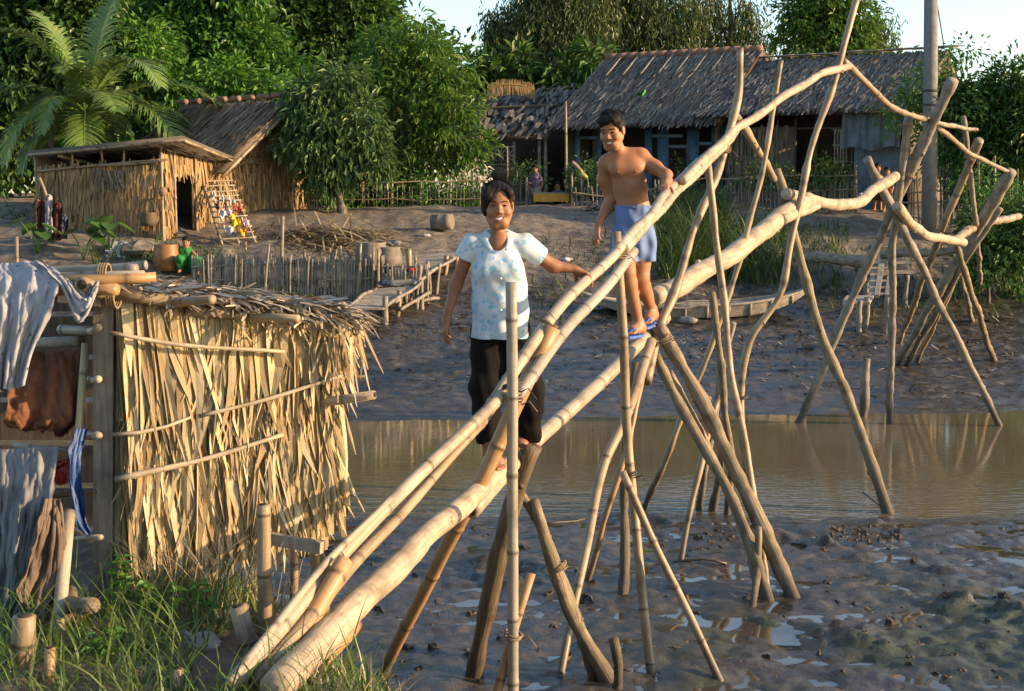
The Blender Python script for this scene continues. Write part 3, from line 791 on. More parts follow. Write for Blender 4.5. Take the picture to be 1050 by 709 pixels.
# --- far and near trees (photo positions give places; depth is real)
tree('leafy_tree', 'tall dense green tree rising above the thatched hut roof', ground_pt(250, 43), lobes_px([(175, 40, 48, 44), (240, 55, 50, 44), (215, -10, 60, 45), (150, 85, 40, 34), (280, 85, 46, 30), (225, 98, 46, 22, -1)], 43), 1150, 18, .25, .13, M['leaf_mid'], .2)
tree('leafy_tree', 'dark tree with reddish shaded foliage behind the mango tree', ground_pt(330, 46), lobes_px([(300, 20, 48, 45), (345, 50, 48, 40), (330, -20, 55, 40), (310, 85, 42, 36), (375, 20, 36, 36)], 46), 1000, 17, .26, .14, M['leaf_dark'], .2)
tree('leafy_tree', 'pale green tree with sunlit top at the edge of the open sky', ground_pt(400, 48), lobes_px([(385, 42, 34, 34), (410, 70, 40, 34), (372, 5, 36, 26), (395, -35, 24, 20)], 48), 520, 16, .24, .12, M['leaf_bright'], .18)
tree('leafy_tree', 'dark bushy tree behind the coconut palm', ground_pt(60, 40), lobes_px([(20, 60, 60, 60), (80, 40, 55, 55), (0, 140, 55, 60), (130, 110, 40, 50), (60, -20, 70, 40), (-30, 20, 60, 60)], 40), 1200, 16, .27, .14, M['leaf_dark'], .2)
tree('leafy_tree', 'bright leafy crown behind the ridge of the left thatched house', ground_pt(270, 40), lobes_px([(185, 92, 28, 22), (232, 82, 26, 20), (275, 96, 30, 16), (150, 60, 30, 30)], 40), 260, 15, .22, .11, M['leaf_bright'], .12)
mango = tree('mango_tree', 'spreading mango tree in front of the hedge, taller than the house eaves', ground_pt(398, 35.0), lobes_px([(425, 95, 42, 40), (395, 60, 34, 34), (440, 50, 30, 24), (462, 110, 38, 36), (470, 150, 34, 26), (415, 140, 52, 40), (365, 115, 42, 38), (380, 165, 46, 32), (440, 170, 40, 14), (345, 150, 36, 40), (428, 26, 16, 12), (455, 75, 30, 22)], 35.0), 760, 13, .22, .07, M['leaf_warm'], .13, droop=.7, spread=.22, shell=.5)
tree('leafy_tree', 'bluish broad-leaved tree leaning over the gable of the left thatched house', ground_pt(352, 32.3), lobes_px([(328, 108, 26, 22), (350, 85, 24, 18), (322, 150, 24, 24), (350, 140, 30, 34), (340, 178, 28, 16), (302, 120, 10, 10), (300, 150, 10, 8), (372, 130, 26, 30), (378, 166, 26, 16), (300, 150, 14, 12), (308, 95, 16, 12)], 32.3), 600, 13, .22, .07, M['leaf_blue'], .11, droop=.75, spread=.25)
def hanging(name, label, px, d, spec, n, mat):
    t = thing(name, ground_pt(px, d), label, 'tree')
    mb = MB()
    for (c, r) in lobes_px(spec, d):
        m = int(n * r[0] * r[2])
        dd = rvec(m); p = np.array(c) + dd * np.array(r) * (.15 + .85 * RG.random(m))[:, None]
        per = 12; k = np.repeat(np.arange(m), per)
        f = np.tile(np.linspace(0, 1, per), m)
        pp = p[k] + np.stack([.22 * np.sin(f * 3 + k), .22 * np.cos(f * 2 + k * 1.7), -1.25 * f], -1) + RG.normal(size=(m * per, 3)) * .06
        mb.leaves(pp, unit(np.array([0, 0, -1.0]) + rvec(m * per) * .6), rvec(m * per), .24 * (.7 + .6 * RG.random(m * per)), .055)
    mb.build('crown', mat, t, smooth=False)
    tk = MB(); b = np.array(t.location) - np.array([0, 0, .2])
    top = np.mean([np.array(c) for c, r in lobes_px(spec, d)], axis=0)
    pole(tk, [b, (b + top) / 2 + np.array([.2, 0, 0]), top + np.array([0, 0, .8])], .2, .08, 8, knots=False)
    for c, r in lobes_px(spec, d):
        pole(tk, [(b + top) / 2, (np.array(c) + top) / 2, np.array(c)], .09, .02, 6, knots=False)
    tk.build('trunk', M['bark'], t)
    return t
hanging('eucalyptus_tree', 'dark drooping eucalyptus beside the gap of open sky', 540, 52, [(520, 30, 26, 30), (550, 10, 40, 36), (575, 45, 36, 34), (505, 18, 16, 18), (535, 70, 34, 22), (575, -30, 50, 34), (600, 10, 34, 30)], 202, M['leaf_euc'])
hanging('eucalyptus_tree', 'drooping eucalyptus above the ridge of the largest thatched roof', 640, 54, [(620, 25, 44, 40), (660, 10, 44, 40), (690, 38, 32, 24), (610, 60, 30, 26), (640, -20, 60, 30), (700, 5, 34, 24)], 129, M['leaf_euc'])
hanging('eucalyptus_tree', 'thin drooping eucalyptus with sky showing through, behind the roof ridge', 740, 56, [(715, 22, 34, 28), (750, 30, 36, 28), (785, 40, 22, 18), (765, 8, 30, 22), (725, -5, 34, 24)], 86, M['leaf_euc'])
hanging('eucalyptus_tree', 'feathery drooping tree at the right end of the thatched roof line', 905, 58, [(905, 25, 22, 22), (890, 45, 20, 14)], 86, M['leaf_euc'])
tree('leafy_tree', 'rounded light green tree standing behind the right thatched roof', ground_pt(850, 48), lobes_px([(850, 25, 34, 30), (825, 45, 28, 20), (875, 42, 30, 22), (845, 5, 34, 20), (872, 14, 26, 20), (815, 20, 22, 20)], 48), 420, 14, .24, .11, M['leaf_warm'], .16)
tree('banana_plant', 'dark broad-leaved plants behind the old lean-to roof', ground_pt(530, 46), lobes_px([(530, 75, 34, 20), (580, 80, 34, 18), (500, 90, 22, 22), (610, 70, 20, 20)], 46), 130, 12, .5, .16, M['leaf_dark'], .1, cat='plant')
tree('leafy_shrub', 'dark feathery shrub overhanging the bank beside the concrete pole', ground_pt(1010, 31), lobes_px([(1000, 115, 46, 26), (1035, 90, 30, 26), (975, 110, 26, 20), (1015, 150, 46, 26), (1060, 130, 40, 40), (980, 95, 20, 10), (1015, 190, 40, 26)], 31), 1150, 16, .14, .06, M['leaf_dark'], .09, droop=.5, spread=.25, cat='shrub')
tree('leafy_shrub', 'leafy creeper hanging over the right end of the thatched roof', ground_pt(950, 32.5), lobes_px([(945, 95, 22, 18), (925, 118, 18, 16), (962, 75, 14, 8), (990, 55, 22, 6), (960, 140, 22, 20)], 32.5), 170, 13, .13, .055, M['leaf_mid'], .05, cat='creeper')
tree('leafy_shrub', 'sunlit green bush on the right bank below the dark shrub', ground_pt(1020, 27.5), lobes_px([(1010, 190, 20, 14), (1030, 215, 22, 20), (1032, 250, 22, 26), (1045, 285, 20, 20)], 27.5), 160, 13, .12, .05, M['leaf_mid'], .05, cat='shrub')
for spec, lab in (([(965, 170, 14, 12), (985, 172, 16, 10)], 'small green bush behind the concrete pole'), ([(860, 70, 3, 3)], None)):
    if lab: tree('leafy_shrub', lab, ground_pt(975, 33), lobes_px(spec, 33), 80, 12, .14, .06, M['leaf_mid'], .04, cat='shrub')
tree('leafy_shrub', 'added dark leaf mass standing in for the shade under the mango tree and its broad-leaved neighbour', ground_pt(365, 34.3), lobes_px([(325, 200, 24, 18), (350, 188, 32, 22), (385, 190, 34, 20), (420, 195, 26, 16), (372, 205, 44, 16)], 34.3), 420, 13, .15, .07, M['leaf_dark'], .04, spread=.25, cat='shrub', shell=.3)  # dark backdrop added to fill the deep shade under the trees
tree('leafy_shrub', 'dark bush overhanging the muddy bank at the far right', ground_pt(1012, 26.8), lobes_px([(1000, 235, 20, 16), (1025, 260, 24, 24), (1000, 280, 18, 16), (1050, 240, 26, 40)], 26.8), 300, 13, .13, .055, M['leaf_dark'], .04, spread=.22, cat='shrub', shell=.3)
# hedge behind the picket fence
tree('garden_hedge', 'clipped hedge, its leaves brightened by colour, growing behind the bamboo picket fence', ground_pt(410, 34.6), lobes_px([(340, 215, 26, 24), (375, 212, 30, 26), (410, 210, 30, 24), (445, 212, 30, 24), (475, 210, 22, 22), (325, 195, 16, 14)], 34.1), 800, 14, .12, .055, M['leaf_bright'], .05, spread=.22, cat='hedge', shell=.3)  # brighter leaf colour makes up for the tree's shade here
tree('flowering_shrub', 'pale flowering shrub above the end of the hedge', ground_pt(478, 36), lobes_px([(468, 178, 16, 10), (484, 182, 12, 10)], 36), 60, 10, .1, .06, [M['flower_white']][0], .03, cat='shrub')
# shrubs round the houses
for k, (px, py, rx, ry, d, lab, mt) in enumerate([
    (700, 190, 18, 26, 35.4, 'flowering bush with dark stems left of the bridge rail, by the house front', 'leaf_dark'),
    (598, 178, 12, 20, 35.8, 'slim leafy bush beside the house doorway', 'leaf_blue'),
    (540, 180, 14, 22, 36.5, 'pale leafy bush between the lattice screen and the doorway', 'leaf_blue'),
    (790, 178, 30, 14, 34.0, 'dark straggly bush under the wattle wall', 'leaf_dark'),
    (850, 180, 24, 16, 33.6, 'dark twiggy bush under the barred window', 'leaf_dark'),
    (30, 235, 24, 22, 30.6, 'dark bush at the foot of the palm', 'leaf_dark')]):
    tree('leafy_shrub', lab, ground_pt(px, d), lobes_px([(px, py, rx, ry), (px + rx * .5, py + ry * .5, rx * .7, ry * .6), (px - rx * .6, py + ry * .4, rx * .6, ry * .6)], d), 70, 11, .11, .045, M[mt], .025, spread=.2, cat='shrub')

# --- the wood far behind the village reads as one mass
wd = MB()
for (px, py, rx, ry, d) in [(-60, 60, 150, 150, 62), (120, 60, 120, 140, 60), (300, 70, 120, 130, 62), (430, 110, 90, 80, 62), (540, 110, 80, 50, 64), (640, 105, 90, 50, 66), (760, 100, 90, 40, 66), (880, 110, 90, 50, 66), (1010, 150, 110, 40, 64), (1160, 130, 120, 60, 60), (-200, 60, 120, 140, 58)]:
    foliage(wd, lobes_px([(px, py, rx, ry)], d), int(rx * ry * .052), 13, .42, .22, .4, .6, .35)
tag(wd.build('far_woods', M['leaf_dark'], smooth=False), kind='stuff')
# --- grasses and reeds on the far bank
def grass_patch(mb, pts, L0, L1, w, lean=.35, seg=3, mi=0):
    n = len(pts)
    a = RG.random(n) * 2 * np.pi
    d0 = unit(np.stack([np.cos(a) * lean, np.sin(a) * lean, np.ones(n)], -1) + RG.normal(size=(n, 3)) * .12)
    out = np.stack([np.cos(a), np.sin(a), -np.full(n, .75)], -1) * (.3 + .9 * RG.random(n))[:, None]
    side = unit(np.cross(d0, np.stack([np.cos(a), np.sin(a), np.zeros(n)], -1)))
    mb.strips(pts, d0, side, L0 + (L1 - L0) * RG.random(n), w * (.6 + .8 * RG.random(n)), out, seg, .08, mi)
def scatter_px(n, x0, x1, y0, y1, dmin=20, d1=60, step=.1):
    px = RG.uniform(x0, x1, n); py = RG.uniform(max(y0, 206), y1, n)
    ds = np.arange(dmin, d1, step)
    u = ((PCY - py) / FPX)[:, None]; t = ds[None, :] / (cp + u * sp)
    X = t * ((px - PCX) / FPX)[:, None]; Z = CZ + t * (u * cp - sp); Y = np.broadcast_to(ds[None, :], X.shape)
    k = np.argmax(Z <= height(X, Y), axis=1); i = np.arange(n); ok = k > 0
    x = X[i, k][ok]; y = Y[i, k][ok]
    return np.stack([x, y, height(x, y) - .02], -1)
fg = MB()
grass_patch(fg, scatter_px(420, 545, 690, 245, 330), .08, .3, .03, .6)
grass_patch(fg, scatter_px(500, 840, 1040, 255, 330), .1, .4, .03, .6)
for (n, x0, x1, y0, y1, L0, L1) in ((1900, 672, 745, 212, 290, .4, 1.0), (1000, 735, 805, 232, 295, .3, .8), (420, 760, 870, 232, 262, .15, .4), (160, 800, 870, 262, 300, .2, .5), (260, 985, 1045, 190, 290, .3, .8), (130, 660, 720, 185, 215, .3, .7), (160, 95, 175, 252, 275, .2, .5), (220, 200, 350, 292, 318, .12, .3), (120, 350, 430, 268, 290, .12, .3), (120, 180, 230, 255, 285, .2, .4)):
    grass_patch(fg, scatter_px(n, x0, x1, y0, y1), L0, L1, .028, .4)
tag(fg.build('bank_grass', M['grass_far'], smooth=False), kind='stuff')
# --- big heart-shaped leaves (taro) by the small hut
def taro(px, py, lab, n, size):
    h = hit(px, py, 20); t = thing('taro_plant', tuple(h), lab, 'plant', 'taro plants by the small hut')
    lf = MB(); st = MB()
    for i in range(n):
        a = R.uniform(0, 6.28); l = R.uniform(.35, .65); tip = np.array(h) + np.array([math.cos(a) * .3, math.sin(a) * .25 - .05, l])
        st.tube(catmull([np.array(h), (np.array(h) + tip) / 2 + np.array([0, 0, .1]), tip], 4), np.linspace(.016, .008, 9), 5)
        s = size * R.uniform(.7, 1.1)
        ox = unit(np.array([math.cos(a), math.sin(a) - .5, -.45])); sd = unit(np.cross(ox, [0, 0, 1.0])); up = np.cross(sd, ox)
        prof = [(-.35, .0), (-.45, .22), (-.2, .42), (.1, .44), (.45, .28), (.75, .08), (.85, 0)]
        C = [tip + ox * s * u for u in np.linspace(-.3, .85, 7)]
        V = []
        for (u, w), c in zip(prof, C):
            V += [tip + ox * s * u + sd * s * w + up * w * s * .3, c, tip + ox * s * u - sd * s * w + up * w * s * .3]
        Q = []
        for j in range(6):
            Q += [[3 * j, 3 * j + 1, 3 * j + 4, 3 * j + 3], [3 * j + 1, 3 * j + 2, 3 * j + 5, 3 * j + 4]]
        lf.add(V, Q)
    lf.build('leaves', M['leaf_dark'], t); st.build('stem', M['leaf_mid'], t)
taro(38, 262, 'clump of broad-leaved plants at the far left beneath the hanging clothes', 6, .42)
taro(86, 268, 'broad-leaved plant right of the hanging clothes', 5, .48)
taro(112, 262, 'broad-leaved plant beside the white cloth bundle', 5, .38)
# ------------------------------------------------------------------ village on the far bank
M['blue_paint'] = m_plain('faded_blue_paint', (.06, .13, .22), .7, .4, 5)
M['tin_blue'] = m_plain('blue_grey_tin', (.13, .19, .25), .5, .4, 4)
M['sack_blue'] = m_cloth('blue_grey_sheet', (.17, .20, .24), dirt=(.10, .11, .13))
M['yellow_paint'] = m_plain('orange_yellow_paint', (.62, .30, .03), .6, .25, 6)
M['red_tile'] = m_plain('clay_ridge_tile', (.22, .125, .08), .8, .4, 9)
M['clay'] = m_plain('glazed_clay', (.26, .12, .04), .45, .4, 7)
M['clay_grey'] = m_plain('grey_clay', (.17, .14, .11), .7, .4, 7)
M['alu'] = m_plain('dull_aluminium', (.5, .5, .5), .35, .2, 8, metal=.8)
M['white_metal'] = m_plain('white_enamel', (.72, .72, .74), .4, .1, 8)
M['glass_dark'] = m_plain('dark_window', (.02, .02, .022), .3, .3, 5)

def onplane(px, py, p0, nrm):
    a = np.array(at(px, py, 10.0)); o = np.array([0, 0, CZ]); d = a - o
    k = np.dot(np.array(p0) - o, nrm) / np.dot(d, nrm)
    return o + d * k
def slab(mb, a, b, c, d, th, mi=0):
    """a quad a-b-c-d (counter-clockwise seen from its front) given a thickness behind it"""
    a, b, c, d = [np.array(q, float) for q in (a, b, c, d)]
    n = np.cross(b - a, d - a); n /= np.linalg.norm(n)
    V = [a, b, c, d, a - n * th, b - n * th, c - n * th, d - n * th]
    mb.add(V, [[0, 1, 2, 3], [7, 6, 5, 4], [0, 4, 5, 1], [1, 5, 6, 2], [2, 6, 7, 3], [3, 7, 4, 0]], mi=mi)
    return n
def leaf_panel(mb, a, b, c, d, tiers, per_m, L, w, splay=.10, th=.05, mi=0, skip=None, lift=.05):
    """a wall of hanging leaf strips laid in overlapping tiers on a backing; a,b bottom, c,d top"""
    a, b, c, d = [np.array(q, float) for q in (a, b, c, d)]
    n = slab(mb, a, b, c, d, th, mi)
    W = np.linalg.norm(b - a)
    for t in range(tiers):
        m = int(W * per_m)
        f = RG.random(m); g = (t + 1) / tiers + RG.normal(size=m) * .025
        p = (a * (1 - f)[:, None] + b * f[:, None]) * (1 - g)[:, None] + (d * (1 - f)[:, None] + c * f[:, None]) * g[:, None]
        if skip is not None:
            k = ~skip(f, g); p = p[k]; m = len(p)
            if m == 0: continue
        p = p + n * (lift * (.3 + .7 * RG.random(m)))[:, None]
        x = unit(b - a)
        d0 = unit(np.array([0, 0, -1.0]) + x * (RG.normal(size=m) * splay)[:, None] + n * (.05 + .08 * RG.random(m))[:, None])
        mb.strips(p, d0, unit(x + n * (RG.normal(size=m) * .35)[:, None]), L * (.7 + .6 * RG.random(m)), w * (.6 + .8 * RG.random(m)), x * (RG.normal(size=m) * .12)[:, None] + n * (-.08 + .14 * RG.random(m))[:, None], 3, .4, mi)
    return n
def thatch(mb, e0, e1, r1, r0, rows, per_m, L, w, th=.10, mi=0, rag=.06):
    """a thatched slope: backing plus rows of strips from eave (e0-e1) to ridge (r0-r1)"""
    e0, e1, r0, r1 = [np.array(q, float) for q in (e0, e1, r0, r1)]
    n = slab(mb, e0, e1, r1, r0, th, mi)
    for t in range(rows):
        g0 = (t + .6) / rows
        W = np.linalg.norm((e0 * (1 - g0) + r0 * g0) - (e1 * (1 - g0) + r1 * g0))
        m = int(W * per_m); f = RG.random(m); g = g0 + RG.normal(size=m) * .35 / rows
        p = (e0 * (1 - f)[:, None] + e1 * f[:, None]) * (1 - g)[:, None] + (r0 * (1 - f)[:, None] + r1 * f[:, None]) * g[:, None]
        x = unit(e1 - e0); dn = unit((e0 + e1) / 2 - (r0 + r1) / 2)
        p = p + n * (.02 + rag * RG.random(m))[:, None]
        d0 = unit(dn + x * (RG.normal(size=m) * .12)[:, None] + n * (RG.random(m) * .12 - .03)[:, None])
        mb.strips(p, d0, unit(x + n * (RG.normal(size=m) * .25)[:, None]), L * (.6 + .7 * RG.random(m)), w * (.6 + .8 * RG.random(m)), n * (-.10 + .14 * RG.random(m))[:, None] + x * (RG.normal(size=m) * .12)[:, None], 2, .5, mi)
    return n
def sticks(mb, pts, r=.02, sides=6, jit=.01):
    """thin sticks: list of (a, b)"""
    for a, b in pts:
        a = np.array(a, float); b = np.array(b, float); m = (a + b) / 2 + RG.normal(size=3) * jit
        mb.tube(catmull([a, m, b], 3), np.linspace(r, r * .8, 7), sides)

def vec(a): return np.array(a, float)
# ================= small leaf-walled hut on the left
def small_hut():
    c = vec([-7.28, 29.0, 0]); ld = vec([-.945, .33, 0]); rd = vec([.33, .945, 0])
    lw = c + ld * 3.1; rw = c + rd * 2.65
    nl = vec([-.33, -.945, 0]); nr = vec([.945, -.33, 0])
    g = gz(c[0], c[1]) - .15
    t = thing('leaf_hut', (c[0] - 1, c[1] + 1, g), 'small flat-roofed hut with palm leaf walls and an open dark doorway', 'hut')
    up = vec([0, 0, 1])
    P = lambda b, z: vec([b[0], b[1], z])
    # left wall: three panels of leaf in tiers, and the open band over it
    zt = onplane(100, 172, c, nl)[2]; ztr = onplane(166, 166, c, nl)[2]
    mb = MB(); leaf_panel(mb, P(lw, g), P(c, g), P(c, ztr), P(lw, zt), 7, 46, .31, .045, .06, .05); mb.build('wall', M['leafwall'], t)
    # a darker woven patch and looser hanging strips
    pa = [onplane(x, y, c + nl * .05, nl) for x, y in ((98, 190), (130, 190), (130, 176), (98, 174))]
    mb = MB(); leaf_panel(mb, *pa, 2, 40, .3, .05, .35, .02); mb.build('wall_patch', M['thatch_brown'], t)
    # right wall with doorway
    def wr(px, py): return onplane(px, py, c, nr)
    zr0 = wr(170, 158)[2]; zr1 = wr(232, 170)[2]
    d0 = np.dot(wr(177, 200) - c, rd); d1 = np.dot(wr(198, 200) - c, rd); dz = wr(186, 177)[2]
    mb = MB()
    leaf_panel(mb, P(c, g), P(c + rd * d0, g), P(c + rd * d0, zr0), P(c, zr0), 5, 40, .42, .05, .1)
    leaf_panel(mb, P(c + rd * d1, g), P(rw, g), P(rw, zr1), P(c + rd * d1, zr0 - .1), 4, 46, .5, .05, .16)
    leaf_panel(mb, P(c + rd * d0, dz), P(c + rd * d1, dz), P(c + rd * d1, zr0 - .08), P(c + rd * d0, zr0), 2, 40, .3, .05, .1)
    mb.build('wall', M['leafwall'], t)
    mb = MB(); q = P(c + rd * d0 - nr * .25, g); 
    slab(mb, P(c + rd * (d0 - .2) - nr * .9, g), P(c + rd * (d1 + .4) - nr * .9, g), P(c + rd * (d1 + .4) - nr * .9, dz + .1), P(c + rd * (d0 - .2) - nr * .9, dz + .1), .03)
    mb.build('inner_wall', M['dark'], t)  # dark sheet behind the doorway, shade put into its colour
    mb = MB()
    back = lw + rd * 2.6
    slab(mb, P(back, g), P(lw, g), P(lw, zt + .3), P(back, zt + .3), .04); slab(mb, P(rw, g), P(back, g), P(back, zr1), P(rw, zr1), .04)
    mb.build('rear_wall', M['leafwall_grey'], t)
    # frame
    for b in (c + nl * .06 + nr * .05, c + rd * d0 + nr * .07, c + rd * d1 + nr * .07, lw + nl * .05, rw + nr * .05):
        mb = MB(); zz = (zt + .28) if np.dot(b - lw, b - lw) < .1 else (zr1 - .05 if np.dot(b - rw, b - rw) < .1 else onplane(170, 141, c, nl)[2] - .16)
        sticks(mb, [(P(b, g), P(b, zz))], .035); mb.build('post', M['bam_tan'], t)
    for px in (74, 104, 128):
        mb = MB(); b = onplane(px, 172, c + nl * .03, nl); sticks(mb, [(b - up * .1, b + up * .40)], .03); mb.build('post', M['bam_tan'], t)
    mb = MB(); a = onplane(38, 176, c + nl * .09, nl); b = onplane(172, 163, c + nl * .09, nl); a2 = onplane(100, 171, c + nl * .13, nl)
    sticks(mb, [(a, b), (a2 + up * .02, b - up * .03)], .026); mb.build('rail', M['bam_tan'], t)
    a = onplane(28, 156, c + nl * .3, nl); b = onplane(176, 140.5, c + nl * .3, nl)
    e = P(rw + nr * .3, zr1 + .12); f = P(back, zr1 + .05)
    mb = MB()
    b2 = vec(b) + nr * .25
    slab(mb, a, b2, e, f, .07); 
    thatch(mb, f, e, b2, a, 8, 30, .4, .05, .02)
    ro = mb.build('roof', M['thatch_grey'], t)
    mb = MB(); sticks(mb, [(a - up * .07, b2 - up * .07), (b2 - up * .07, e - up * .07), (onplane(60, 160, c + nl * .2, nl), onplane(60, 160, c + nl * .2, nl) + rd * 2 - up * .3)], .035)
    mb.build('roof_pole', M['bam_tan'], t)
    return c, nl, nr, rd, P, g
hut_c, hut_nl, hut_nr, hut_rd, PZ, hut_g = small_hut()

# ================= thatched house with the gable, behind it
def gable_house():
    ra = vec(at(290, 106, 32.7)); rb = vec(at(188, 112, 35.0)); rdir = unit(vec([rb[0] - ra[0], rb[1] - ra[1], 0])); gd = vec([-rdir[1], rdir[0], 0])
    if gd[1] < 0: gd = -gd
    g = 2.05; ra[2] = rb[2] = 5.2
    t = thing('thatched_house', (ra[0], ra[1], g), 'grey thatched house whose leaf-clad gable faces the mango tree, behind the small hut', 'house')
    up = vec([0, 0, 1]); ze = 3.85; hw = 1.75
    nr = -rdir
    wa = ra + rdir * .3; near = vec([wa[0], wa[1], 0]) - gd * hw; far = vec([wa[0], wa[1], 0]) + gd * hw
    P = lambda b, z: vec([b[0], b[1], z])
    mb = MB()
    leaf_panel(mb, P(near, g), P(far, g), P(far, ze), P(near, ze), 5, 34, .5, .05, .16)
    n = vec(nr); a, b, c = P(near, ze), P(far, ze), vec([wa[0], wa[1], 5.0])
    mb.add([a, b, c, a - n * .05, b - n * .05, c - n * .05], T=[[0, 1, 2], [5, 4, 3]], Q=[[0, 3, 4, 1], [1, 4, 5, 2], [2, 5, 3, 0]])
    for k in range(3):
        z = ze + .35 * (k + 1); f = 1 - .3 * (k + 1)
        m = int(60 * f); x = RG.uniform(-hw * f, hw * f, m)
        p = vec([wa[0], wa[1], 0]) + gd * x[:, None] + n * .05; p[:, 2] = z
        mb.strips(p, unit(vec([0, 0, -1.0]) + gd * (RG.normal(size=m) * .18)[:, None] + n * .08), np.tile(gd, (m, 1)), .45, .05, np.zeros((m, 3)), 2, .4)
    mb.build('gable_wall', M['leafwall'], t)
    # gable sticks
    mb = MB(); w2 = wa + nr * .12
    sticks(mb, [(P(w2 - gd * 1.5, ze + .1), P(w2, 4.9)), (P(w2 + gd * .6, 4.5), P(w2 - gd * .9, 3.4)), (P(w2 - gd * 1.75, 3.75), P(w2 + gd * 1.7, 3.72)), (P(w2 - gd * .4, 4.7), P(w2 - gd * 1.1, 3.5)), (P(w2 - gd * 1.7, 3.55), P(w2 - gd * .2, 3.9))], .022)
    mb.build('gable_stick', M['bam_tan'], t)
    mb = MB(); leaf_panel(mb, P(near + rdir * 3.4, g), P(near, g), P(near, ze), P(near + rdir * 3.4, ze), 4, 20, .5, .06)
    mb.build('wall', M['leafwall_grey'], t)
    mb = MB(); r0 = rb; r1 = ra + nr * .35
    en = lambda q: P(q - gd * 2.15, 3.55); ef = lambda q: P(q + gd * 2.15, 3.55)
    thatch(mb, en(r0), en(r1), r1, r0, 18, 42, .38, .05, .12)
    thatch(mb, ef(r1), ef(r0), r0, r1, 8, 12, .55, .12, .12)
    ro = mb.build('roof', M['thatch_brown'], t)
    mb = MB()
    for k in range(9):
        f = k / 8; q = r0 * (1 - f) + r1 * f
        sticks(mb, [(q + up * .1 - rdir * .12, q + up * .1 + rdir * .22)], .075)
    build_under(mb, 'ridge_cap', M['red_tile'], t, ro)
    mb = MB(); sticks(mb, [(r1 - up * .16 + nr * .02, en(r1) - up * .16 + nr * .02), (r1 - up * .16, ef(r1) - up * .16)], .05)
    build_under(mb, 'verge_pole', M['bam_tan'], t, ro)
gable_house()

